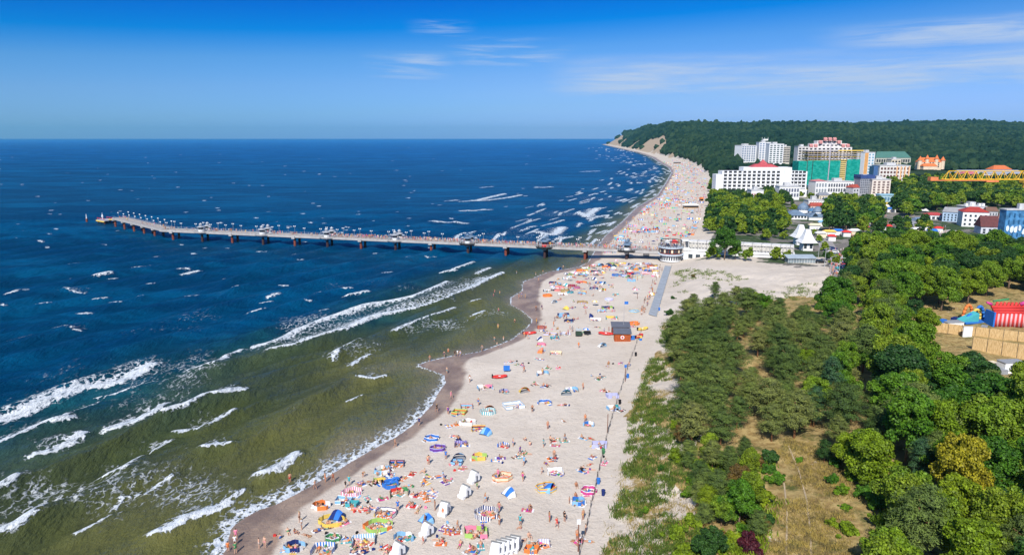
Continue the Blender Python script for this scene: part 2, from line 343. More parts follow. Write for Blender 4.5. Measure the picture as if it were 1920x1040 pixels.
def build_sea():
    ys = [55.0]
    while ys[-1] < 300: ys.append(ys[-1] * 1.0040)
    while ys[-1] < 2200: ys.append(ys[-1] * 1.0085)
    while ys[-1] < 15400: ys.append(ys[-1] * 1.04)
    ys.append(16000.0)
    ys = np.array(ys); cs = np.concatenate([np.linspace(-.86, .30, 560), np.linspace(.33, .8, 10)])
    Y, Cc = np.meshgrid(ys, cs, indexing='ij'); X = Cc * Y
    nr, nc = Y.shape; x = X.ravel(); y = Y.ravel()
    s = -sdist(SHORE, x, y)          # metres out from the water's edge
    foam, lift = sea_foam_field(x, y)
    # swash band on the beach edge
    wid = np.interp(y, [60, 84, 100, 125, 150, 170, 200, 260, 400, 900], [2.5, 2.5, 5.5, 4.5, 1.6, 1.0, .9, .8, 1.5, 3])
    nz = fbm(x * .25, y * .25, 3)
    sw = np.where(s > 0, np.exp(-(s / (wid * (0.55 + .9 * nz))) ** 1.5) * .78, 0)
    sw = np.maximum(sw, np.where(s > -1, np.exp(-(s / np.interp(y, [60, 150, 400, 1500], [.28, .32, .7, 3])) ** 2) * 1.0, 0))
    foam = np.maximum(foam, sw)
    # drifting lace between the breakers
    lace = sstep(.38, .62, fbm(x * .05 + 4, y * .05, 3)) * .42 * sstep(0, 10, s) * (1 - sstep(70, 120, s)) * (1 - sstep(215, 300, y))
    lace = np.maximum(lace, .30 * sstep(.40, .6, fbm(x * .03, y * .02, 3)) * (1 - sstep(50, 110, s)) * sstep(340, 380, y))
    foam = np.maximum(foam, lace)
    a = R(27); nx, ny = cos(a), -sin(a); u = x * nx + y * ny; v = x * sin(a) + y * cos(a)
    amp = sstep(0, 25, s) * (1 - sstep(1200, 2600, y))
    wv = 0
    for wl, am, da, sd in ((17, .72, 0, 0), (11.5, .40, .16, 2), (7.3, .22, -.2, 1), (4.4, .09, .35, 4), (2.7, .03, -.4, 3)):
        uu = u * cos(da) + v * sin(da) + 6 * vn(u * .03 + sd, v * .02 + sd)
        ph = 2 * pi * uu / wl
        g = (.35 + 1.1 * vn(u * .05 + 5 * sd, v * .03 + sd))
        lim = wl / .0255 if wl > 7.6 else 290; fade = 1 - sstep(.42 * lim, lim, y)
        wv = wv + fade * am * g * (np.exp(np.sin(ph) * 1.2) - 1.3) * .6
    z = wv * amp + lift * sstep(1, 10, s)
    z = np.where(s < 0, -.05 + s * .02, z)
    rng_ = np.interp(y, [60, 150, 200, 260, 330, 420, 2000], [88, 80, 62, 50, 34, 20, 20])
    depth = np.clip(s / rng_, 0, 1.5)
    idx = np.arange(nr * nc).reshape(nr, nc)
    q = np.stack([idx[:-1, :-1], idx[:-1, 1:], idx[1:, 1:], idx[1:, :-1]], -1).reshape(-1, 4)
    sm = s[q].max(1); q = q[sm > -6 - y[q].max(1) * .01]
    used = np.unique(q); remap = -np.ones(nr * nc, int); remap[used] = np.arange(len(used)); q = remap[q]
    V = np.stack([x, y, z], 1)[used]
    t = NT('sea_water'); pos = t.pos()
    rp = t.map(pos, (1, 1, 1), (0, 0, R(27)))          # u across the waves
    st = t.map(pos, (1, .28, 1), (0, 0, R(27)))
    st2 = t.map(pos, (1, .5, 1), (0, 0, R(12)))
    dep = t.attr('depth'); fm = t.attr('foam')
    dn = t.math('ADD', dep, t.math('MULTIPLY', t.math('SUBTRACT', t.noise(.05, 3, .5, st), .5), .5))
    c = t.mix(t.rng(dn, .0, .13), (.34, .25, .14), (.205, .175, .045))
    c = t.mix(t.rng(dn, .10, .45), c, (.098, .105, .030))
    c = t.mix(t.rng(dn, .42, .82), c, (.010, .062, .066))
    c = t.mix(t.rng(dn, .68, 1.15), c, (.0004, .052, .120))
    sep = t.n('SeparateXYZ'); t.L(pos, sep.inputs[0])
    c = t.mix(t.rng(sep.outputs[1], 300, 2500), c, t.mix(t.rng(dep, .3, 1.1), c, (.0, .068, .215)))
    c = t.mix(t.rng(sep.outputs[1], 1800, 9000), c, (.0, .125, .40))  # both distance mixes paint the brighter sky reflection into the far water
    patch = t.noise(.012, 4, .6, t.map(pos, (1, 2.2, 1)))
    c = t.mix(t.math('MULTIPLY', t.rng(patch, .35, .7), .30), c, (.0, .018, .055), 'MIX')
    fine = t.noise(.55, 5, .7, t.map(pos, (1, .45, 1), (0, 0, R(22))))
    c = t.mix(t.math('MULTIPLY', t.rng(fine, .52, .85), .45), c, t.mix(1, c, (1.7, 1.8, 1.9), 'MULTIPLY'))
    sw1 = t.noise(.055, 6, .68, t.map(pos, (.32, 1.0, 1), (0, 0, R(-14)))); sw2 = t.noise(.016, 5, .7, t.map(pos, (.3, 1.0, 1), (0, 0, R(-8))))
    swell_shade = t.math('ADD', t.math('MULTIPLY', sw1, .5), t.math('MULTIPLY', sw2, .5))
    c = t.mix(t.math('MULTIPLY', t.rng(swell_shade, .44, .60), t.rng(dep, .4, .9)), t.mix(1, c, (.60, .70, .76), 'MULTIPLY'), t.mix(1, c, (1.35, 1.45, 1.4), 'MULTIPLY'))  # painted swell shading: stretched noise darkens wave faces, lightens the water between
    # foam: dense on crests, torn lace behind
    vo = t.n('TexVoronoi', feature='DISTANCE_TO_EDGE'); vo.inputs['Scale'].default_value = .8
    dw = t.n('VectorMath', operation='ADD'); t.L(t.map(pos, (1, .55, 1), (0, 0, R(27))), dw.inputs[0])
    nc_ = t.n('TexNoise'); nc_.inputs['Scale'].default_value = .9; nc_.inputs['Detail'].default_value = 4; t.L(pos, nc_.inputs[0])
    sc3 = t.n('VectorMath', operation='SCALE'); sc3.inputs['Scale'].default_value = 1.8; t.L(nc_.outputs['Color'], sc3.inputs[0]); t.L(sc3.outputs[0], dw.inputs[1])
    t.L(dw.outputs[0], vo.inputs['Vector'])
    lacev = t.rng(vo.outputs['Distance'], .0, .30, 1.0, 0.0)
    n1 = t.noise(1.1, 6, .68, st2)
    tex = t.math('ADD', t.math('MULTIPLY', n1, .75), t.math('MULTIPLY', lacev, .25))
    thr = t.math('SUBTRACT', .79, t.math('MULTIPLY', fm, .53))
    mask = t.rng(t.math('SUBTRACT', tex, thr), -.05, .12)
    mask = t.math('MULTIPLY', mask, t.math('ADD', t.math('MULTIPLY', t.rng(fm, .15, .6), .65), t.math('MULTIPLY', t.rng(fm, .03, .12), .35)))
    fc = t.mix(t.rng(n1, .3, .75), (.50, .53, .55), (.80, .82, .82))
    col = t.mix(mask, c, fc)
    bh = t.math('ADD', t.math('MULTIPLY', t.noise(.28, 6, .62, st), .9), t.math('MULTIPLY', t.noise(1.4, 5, .65, st2), .22))
    bh = t.math('ADD', bh, t.math('MULTIPLY', mask, .12))
    rough = t.mix(mask, (.22,) * 3, (.9,) * 3)
    b = t.n('Bump'); b.inputs['Strength'].default_value = 1.0; b.inputs['Distance'].default_value = 1.9; t.L(bh, b.inputs['Height'])
    df = t.n('BsdfDiffuse'); t.L(col, df.inputs[0]); t.L(b.outputs[0], df.inputs['Normal'])
    gl = t.n('BsdfGlossy'); gl.inputs['Color'].default_value = (.38, .72, 1, 1); t.val(gl.inputs['Roughness'], t.math('ADD', .14, t.math('MULTIPLY', mask, .6))); t.L(b.outputs[0], gl.inputs['Normal'])
    fr = t.n('Fresnel'); fr.inputs[0].default_value = 1.33; t.L(b.outputs[0], fr.inputs['Normal'])
    ms = t.n('MixShader'); t.L(t.math('MULTIPLY', fr.outputs[0], .42), ms.inputs[0]); t.L(df.outputs[0], ms.inputs[1]); t.L(gl.outputs[0], ms.inputs[2]); t.L(ms.outputs[0], t.out.inputs[0])
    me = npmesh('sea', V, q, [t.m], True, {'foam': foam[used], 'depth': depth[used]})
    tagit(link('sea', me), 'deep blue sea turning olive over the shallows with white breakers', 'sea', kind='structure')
build_sea()

# ------------------------------------------------------------------ land
GREENS = [[(1126,1040),(1150,940),(1175,850),(1190,760),(1215,690),(1240,640),(1262,600),(1330,590),(1300,760),(1290,850),(1300,1000),(1290,1200),(1100,1200)]]
def terrain_attrs(x, y, z):
    s = sdist(SHORE, x, y); e = sdist(DUNE, x, y); w = sdist(WET, x, y)
    px, py = proj(x, y, z); px = px + (fbm(x * .11, y * .11 + 7) - .47) * 130; py = py + (fbm(x * .09 + 5, y * .09) - .47) * 60
    wet = np.clip(1 - sstep(-.8, .6, w + (fbm(x * .3, y * .3) - .5) * 2.0), 0, 1)
    veg = np.zeros(x.shape)
    f = [(1258,640),(1290,600),(1400,575),(1560,565),(1600,530),(1570,470),(1960,470),(2300,1400),(1290,1400),(1290,1040),(1275,900),(1300,800),(1285,700)]
    inn = inpoly(px, py, f)
    veg = np.where(inn & (y < 330), 1, veg)
    dn = inpoly(px, py, [(1126,1060),(1150,940),(1175,850),(1190,760),(1215,690),(1240,640),(1262,600),(1330,590),(1300,760),(1290,850),(1300,1000),(1290,1200),(1100,1200)])
    veg = np.where(dn & ~inn, .50, veg)
    veg = veg + (fbm(x * .12, y * .12) - .47) * np.where(veg > 0, 1.5, 0)
    farveg = sstep(6, 16, e) * sstep(560, 640, y)
    veg = np.where(y > 440, np.maximum(veg, farveg), veg)
    lot = inpoly(px, py, [(1262,560),(1278,486),(1400,492),(1545,490),(1575,520),(1590,548),(1560,580),(1300,600)])
    town = ((e > 14) & (y >= 262) & (y < 1000) & (x > .36 * y)) | ((e > 10) & (y > 292) & (y < 1000))
    gravel = town.astype(float) * (1 - farveg) * (1 - lot)
    cliff = np.zeros(x.shape)
    px, py = proj(x, y, z)
    for (a, b, wd) in (((1205,284),(1232,262),2.2),((1212,285),(1246,258),2.6),((1196,281),(1222,262),1.2),((1152,272),(1168,256),2.0),((1146,271),(1152,261),2.0),((1236,285),(1250,272),1.6),((1256,294),(1272,282),1.5),((1180,279),(1202,264),1.3),((1224,287),(1252,264),1.4),((1160,275),(1176,262),1.4)):
        d = pdist(np.array([a, b], float), px, py * 1.0)
        cliff = np.maximum(cliff, (d < wd * 2.1) * 1.0)
    cliff = cliff * ((y > 1500) & (e > -5))
    return s, e, wet, np.clip(veg, 0, 1), gravel, cliff
def build_land():
    ys = [50.0]
    while ys[-1] < 330: ys.append(ys[-1] * 1.0055)
    while ys[-1] < 1400: ys.append(ys[-1] * 1.009)
    while ys[-1] < 9500: ys.append(ys[-1] * 1.0125)
    ys = np.array(ys); cs = np.linspace(-.52, .90, 520)
    Y, Cc = np.meshgrid(ys, cs, indexing='ij'); X = Cc * Y; nr, nc = Y.shape; x = X.ravel(); y = Y.ravel()
    z = terr(x, y); s, e, wet, veg, gravel, cliff = terrain_attrs(x, y, z)
    idx = np.arange(nr * nc).reshape(nr, nc)
    q = np.stack([idx[:-1, :-1], idx[:-1, 1:], idx[1:, 1:], idx[1:, :-1]], -1).reshape(-1, 4)
    q = q[s[q].max(1) > -25 - y[q].max(1) * .02]
    t = NT('ground'); pos = t.pos(); st = t.map(pos, (1, .6, 1), (0, 0, R(25)))
    n0 = t.noise(.06, 5, .6, pos); n1 = t.noise(.7, 6, .65, pos); n2 = t.noise(3.2, 4, .7, pos)
    sand = t.mix(t.rng(n0, .3, .7), (.55, .476, .400), (.63, .555, .475))
    foot = t.math('ADD', t.math('MULTIPLY', n1, .5), t.math('MULTIPLY', n2, .5))
    sand = t.mix(t.math('MULTIPLY', t.rng(foot, .50, .36), .55), sand, (.44, .37, .30))
    sand = t.mix(t.math('MULTIPLY', t.rng(t.noise(.35, 6, .75, st), .52, .66), .22), sand, (.40, .33, .26))
    wetc = t.mix(t.rng(t.noise(.22, 4, .6, st), .35, .65), (.20, .14, .108), (.34, .245, .18))
    wetc = t.mix(t.math('MULTIPLY', t.rng(t.noise(.5, 5, .7, t.map(pos, (1, .3, 1), (0, 0, R(25)))), .58, .70), .5), wetc, (.10, .07, .06))
    c = t.mix(t.attr('wet'), sand, wetc)
    dry = t.mix(t.rng(n1, .35, .62), (.25, .165, .060), (.42, .31, .13))
    dry = t.mix(t.rng(t.noise(.25, 5, .7, pos), .5, .68), dry, (.085, .095, .022))
    dry = t.mix(t.math('MULTIPLY', t.rng(n2, .45, .3), .5), dry, (.12, .09, .03))
    vg = t.math('ADD', t.attr('veg'), t.math('MULTIPLY', t.math('SUBTRACT', t.noise(.5, 5, .7, pos), .5), 1.0))
    c = t.mix(t.rng(vg, .42, .58), c, dry)
    c = t.mix(t.rng(t.attr('far'), .3, .8), c, (.020, .042, .012))
    pave = t.mix(t.rng(t.noise(.09, 5, .6, pos), .35, .65), (.15, .135, .12), (.32, .29, .26))
    pave = t.mix(t.rng(t.noise(.045, 5, .65, pos), .47, .53), pave, (.035, .065, .018))
    c = t.mix(t.attr('town'), c, pave)
    c = t.mix(t.rng(t.attr('cliff'), .2, .7), c, (.44, .33, .22))
    bump = t.math('ADD', t.math('MULTIPLY', n1, .7), t.math('MULTIPLY', n2, .35))
    rg = t.mix(t.attr('wet'), (.92,) * 3, (.38,) * 3)
    t.bsdf(c, rg, .3, bump, .9, .4)
    far = sstep(5, 15, e) * sstep(330, 620, y) * (1 - gravel * (y < 620))
    A = {'wet': wet, 'veg': veg, 'town': gravel * (1 - far), 'far': far, 'cliff': cliff}
    V = np.stack([x, y, z], 1)
    fe = e[q].mean(1); fy = y[q].mean(1)
    cls = np.where(fe < 0, 0, np.where(fy < 262, 1, np.where(fy < 900, 2, 3)))
    for k, (nm, lb, ct) in enumerate((('beach', 'pale sand beach with darker wet sand along the water', 'beach'), ('dunes', 'grassy sand dunes and dry clearing behind the beach', 'dunes'),
                                      ('town_ground', 'sandy lot and paved ground under the resort town', 'ground'), ('hills', 'wooded hills and sandy sea cliff behind the town', 'hills'))):
        qq = q[cls == k]; used = np.unique(qq); rm = -np.ones(len(x), int); rm[used] = np.arange(len(used))
        me = npmesh(nm, V[used], rm[qq], [t.m], True, {a: v[used] for a, v in A.items()})
        tagit(link(nm, me), lb, ct, kind='structure')
build_land()
# ------------------------------------------------------------------ vegetation
def leafmat(name, stops, rough=.55, trans=.26):
    t = NT(name); oi = t.n('ObjectInfo'); pos = t.pos()
    v = t.math('ADD', t.math('MULTIPLY', oi.outputs['Random'], .55), t.math('MULTIPLY', t.noise(.09, 4, .65, pos), .45))
    rp = t.n('ValToRGB'); t.L(v, rp.inputs[0]); cr = rp.color_ramp
    while len(cr.elements) < len(stops): cr.elements.new(.5)
    for i, (e, c) in enumerate(zip(cr.elements, stops)): e.position = .18 + .62 * i / max(1, len(stops) - 1); e.color = (*c, 1)
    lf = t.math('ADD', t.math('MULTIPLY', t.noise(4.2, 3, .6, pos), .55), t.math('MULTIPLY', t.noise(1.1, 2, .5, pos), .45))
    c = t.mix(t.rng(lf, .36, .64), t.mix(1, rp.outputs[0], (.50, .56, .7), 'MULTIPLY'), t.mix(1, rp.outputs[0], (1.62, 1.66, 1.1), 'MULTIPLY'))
    p = t.n('BsdfPrincipled'); t.L(c, p.inputs['Base Color']); p.inputs['Roughness'].default_value = rough; p.inputs['Specular IOR Level'].default_value = .25
    tr = t.n('BsdfTranslucent'); t.L(t.mix(1, c, (1.3, 1.5, .7), 'MULTIPLY'), tr.inputs[0])
    ms = t.n('MixShader'); ms.inputs[0].default_value = trans; t.L(p.outputs[0], ms.inputs[1]); t.L(tr.outputs[0], ms.inputs[2]); t.L(ms.outputs[0], t.out.inputs[0])
    return t.m
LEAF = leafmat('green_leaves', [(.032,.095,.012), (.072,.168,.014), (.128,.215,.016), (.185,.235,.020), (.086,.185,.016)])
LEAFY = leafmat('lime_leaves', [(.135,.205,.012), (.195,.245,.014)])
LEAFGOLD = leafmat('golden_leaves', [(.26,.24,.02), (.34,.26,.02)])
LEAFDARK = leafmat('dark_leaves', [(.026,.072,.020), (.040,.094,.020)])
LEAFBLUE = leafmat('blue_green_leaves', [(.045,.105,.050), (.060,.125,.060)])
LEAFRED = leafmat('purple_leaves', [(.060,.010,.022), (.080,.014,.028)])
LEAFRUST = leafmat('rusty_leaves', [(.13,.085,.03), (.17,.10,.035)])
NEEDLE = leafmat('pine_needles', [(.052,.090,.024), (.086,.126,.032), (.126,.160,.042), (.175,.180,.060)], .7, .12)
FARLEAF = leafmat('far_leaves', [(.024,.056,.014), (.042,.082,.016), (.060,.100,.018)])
BARK = M((.16,.11,.075), .9, .1, .3, 3)
PBARK = M((.26,.13,.065), .9, .1, .3, 3)
def leaves(pts, nrm, size, rng, asp=1.0):
    n = len(pts); nrm = nrm / np.linalg.norm(nrm, axis=1, keepdims=True)
    a = rng.normal(size=(n, 3)); t1 = np.cross(nrm, a); t1 /= np.linalg.norm(t1, axis=1, keepdims=True); t2 = np.cross(nrm, t1)
    s = size[:, None] * .5
    c = [pts + (-t1 * asp - t2) * s, pts + (t1 * asp * .7 - t2 * 1.1) * s, pts + (t1 * asp + t2) * s, pts + (-t1 * asp * .8 + t2 * .9) * s]
    V = np.stack(c, 1).reshape(-1, 3); return V, np.arange(4 * n).reshape(n, 4)
def crown_broad(seed, R_=3.6, Hc=6.5, z0=2.2, n=14000, lf=.235, lumps=46, flat=.8):
    r = np.random.default_rng(seed); L_ = []
    L_.append((0, 0, z0 + Hc * .42, R_ * .55)); ax, ay = 1 + r.uniform(-.12, .18), 1 + r.uniform(-.15, .12)
    for k in range(lumps):
        a = r.random() * 2 * pi; h = r.random() ** .8; rr = R_ * (1 - .55 * h ** 2) * (.35 + .55 * r.random() ** .5) * (r.uniform(1.1, 1.35) if k % 5 == 0 else 1)
        L_.append((rr * cos(a) * ax, rr * sin(a) * ay, z0 + Hc * (.08 + .82 * h) , R_ * r.uniform(.15, .33)))
    L_ = np.array(L_); w = L_[:, 3] ** 2; which = r.choice(len(L_), n, p=w / w.sum())
    d = r.normal(size=(n, 3)); d[:, 2] = d[:, 2] * .9 + .25; d /= np.linalg.norm(d, axis=1, keepdims=True)
    rad = L_[which, 3] * (1.12 - .62 * r.random(n) ** 1.6); p = L_[which, :3] + d * rad[:, None] * np.array([1, 1, flat])
    dist = np.linalg.norm((p[:, None, :] - L_[None, :, :3]) / np.array([1, 1, flat]), axis=2) / L_[None, :, 3]
    dist[np.arange(n), which] = 9
    keep = dist.min(1) > .62; p = p[keep]; d = d[keep]
    nn = d + r.normal(size=p.shape) * .8 + np.array([0, 0, .3])
    return leaves(p, nn, r.uniform(.6, 1.25, len(p)) * lf, r)
def crown_pine(seed, R_=3.5, Hc=5.2, z0=2.4, n=12500, lf=.24):
    r = np.random.default_rng(seed); V = []; Nn = []; S = []
    nb = 54
    for k in range(nb):
        h = ((k + .5) / nb) ** .8; a = k * 2.4 + r.uniform(-.4, .4); rr = R_ * (1 - h ** 2.6 * .8) * (.55 + .45 * min(1, h * 3)) * r.uniform(.55, 1.08); z = z0 + Hc * h + r.uniform(-.35, .35)
        for q in range(3):
            f = (q + 1) / 3; c = np.array([rr * f * cos(a + .18 * (q - 1)), rr * f * sin(a + .18 * (q - 1)), z + .25 * f * R_ * .3 + r.uniform(-.2, .2)])
            m = int(n / nb / 3); g = r.normal(size=(m, 3)) * np.array([.36, .36, .17]) * (1.15 - .35 * h); V.append(c + g)
            Nn.append(g * .6 + np.array([cos(a) * .5, sin(a) * .5, .75]) + r.normal(size=(m, 3)) * .5); S.append(r.uniform(.6, 1.2, m) * lf)
    return leaves(np.vstack(V), np.vstack(Nn), np.concatenate(S), r, .34)
def trunk_mesh(name, h, r0, mat, seed, spread=2.0, z1=None):
    m = MB(); r = random.Random(seed); bend = r.uniform(-.4, .4); top = (bend, r.uniform(-.4, .4), h)
    mid = (bend * .3, 0, h * .45); m.tube((0, 0, -.6), mid, r0, r0 * .75, 7); m.tube(mid, top, r0 * .75, r0 * .25, 6)
    for k in range(7):
        f = .38 + .08 * k; a = k * 2.4 + r.random(); b = (bend * f, 0, h * f)
        m.tube(b, (b[0] + spread * cos(a) * (1.1 - f * .5), b[1] + spread * sin(a) * (1.1 - f * .5), b[2] + spread * .55), r0 * .35, r0 * .08, 5)
    return m.mesh(name, mat, True)
KINDS = {}
def make_kind(kind, seeds, crown, trunk, mat):
    L_ = []
    for s in seeds:
        V, Fq = crown(s); L_.append((npmesh(kind + '_crown', V, Fq, [mat], False), trunk(s)))
    KINDS[kind] = L_
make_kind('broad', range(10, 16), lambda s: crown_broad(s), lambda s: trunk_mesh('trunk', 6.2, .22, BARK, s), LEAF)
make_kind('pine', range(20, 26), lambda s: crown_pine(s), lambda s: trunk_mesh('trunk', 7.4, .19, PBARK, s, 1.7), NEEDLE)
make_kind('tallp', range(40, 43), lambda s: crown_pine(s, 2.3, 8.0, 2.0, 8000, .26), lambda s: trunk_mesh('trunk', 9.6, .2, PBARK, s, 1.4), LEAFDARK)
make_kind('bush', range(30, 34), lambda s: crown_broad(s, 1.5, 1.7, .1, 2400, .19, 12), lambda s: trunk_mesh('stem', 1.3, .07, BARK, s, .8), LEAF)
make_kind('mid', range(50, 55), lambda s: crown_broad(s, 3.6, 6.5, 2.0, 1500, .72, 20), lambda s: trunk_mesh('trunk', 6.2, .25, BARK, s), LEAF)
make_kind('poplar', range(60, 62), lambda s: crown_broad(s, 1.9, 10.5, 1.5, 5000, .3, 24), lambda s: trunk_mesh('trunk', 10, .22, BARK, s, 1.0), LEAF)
tree_log = []; tree_plan = []
def put_tree(*a, **k): tree_plan.append((a, k))
def real_tree(x, y, kind, s=1.0, mat=None, nm='broadleaf_tree', seed=None, label=None, cat='tree', group=None, zs=1.0):
    r = random.Random(int(x * 31 + y * 17) if seed is None else seed)
    z = float(terr(np.array([x]), np.array([y]))[0])
    cm, tm = r.choice(KINDS[kind])
    o = thing(nm, label, cat, (x, y, z - .15), r.uniform(0, 2 * pi), group)
    u1, u2, u3 = r.uniform(.82, 1.22), r.uniform(.82, 1.18), r.uniform(.85, 1.3); link('crown' if cat != 'bush' else 'foliage', cm, o, sc_=(s * u1, s * u2, s * zs * (u3 if kind == 'broad' else 1)), mats=[mat] if mat else None)
    link('trunk' if cat != 'bush' else 'stem', tm, o, sc_=(s, s, s * zs)); tree_log.append((o, x, y, s, kind, mat)); return o
def hexgrid(poly, step, seed, exclude=()):
    px = np.array([p[0] for p in poly], float); py = np.array([p[1] for p in poly], float)
    x, y, _ = G(px, py); r = random.Random(seed); out = []
    yy = y.min(); row = 0
    while yy < y.max():
        st = step(yy) if callable(step) else step; xx = x.min() + (row % 2) * st / 2
        while xx < x.max():
            out.append((xx + r.uniform(-.28, .28) * st, yy + r.uniform(-.28, .28) * st)); xx += st
        yy += st * .87; row += 1
    a = np.array(out); z = terr(a[:, 0], a[:, 1]); qx, qy = proj(a[:, 0], a[:, 1], z)
    k = inpoly(qx, qy, poly)
    for e in exclude: k &= ~inpoly(qx, qy, e)
    return [(float(a[i, 0]), float(a[i, 1]), float(qx[i]), float(qy[i])) for i in np.where(k)[0]]
# landmark phrases used by labels, found by nearness in the picture
LM = [(1165,630,'lifeguard hut'), (1237,550,'grey boardwalk'), (1400,690,'bare brown gap'), (1500,1000,'dry grass clearing'), (1480,850,'top of the clearing'), (1450,515,'open sand lot'),
      (1880,590,'inflatable slides'), (1840,650,'reed fence'), (1560,520,'parked cars'), (1400,470,'long white colonnade'), (1640,430,'town street'),
      (1720,970,'wood corner'), (1290,960,'dune grass'), (1600,900,'clearing edge'), (1880,850,'wood right edge'), (1300,650,'wood beach edge'),
      (1510,440,'twin white towers'), (1510,400,'domed hall'), (1610,400,'market street'), (1430,350,'white balcony hotel'), (1560,330,'green netted building'), (1800,400,'grey roofed blue house'), (1900,430,'bright blue block'),
      (1680,350,'cream office blocks'), (1830,330,'crane jib'), (1350,400,'far beach edge'), (1700,760,'mid wood'), (1580,680,'upper wood')]
def near_lm(px, py):
    best = sorted(LM, key=lambda l: (l[0] - px) ** 2 + ((l[1] - py) * 1.6) ** 2)[0]
    side = 'left of' if px < best[0] - 25 else 'right of' if px > best[0] + 25 else ('beyond' if py < best[1] - 8 else 'below' if py > best[1] + 8 else 'beside')
    return side + ' the ' + best[2]
CLEAR = [(1425,1300),(1432,1040),(1440,990),(1478,905),(1440,870),(1448,838),(1478,826),(1540,850),(1600,880),(1650,930),(1655,990),(1640,1040),(1640,1300)]
GAP = [(1375,640),(1420,690),(1465,735),(1440,745),(1390,700),(1365,660)]
PARK = [(1730,575),(1925,520),(2040,560),(2040,800),(1900,775),(1830,738),(1790,738),(1755,730),(1728,690),(1738,630)]
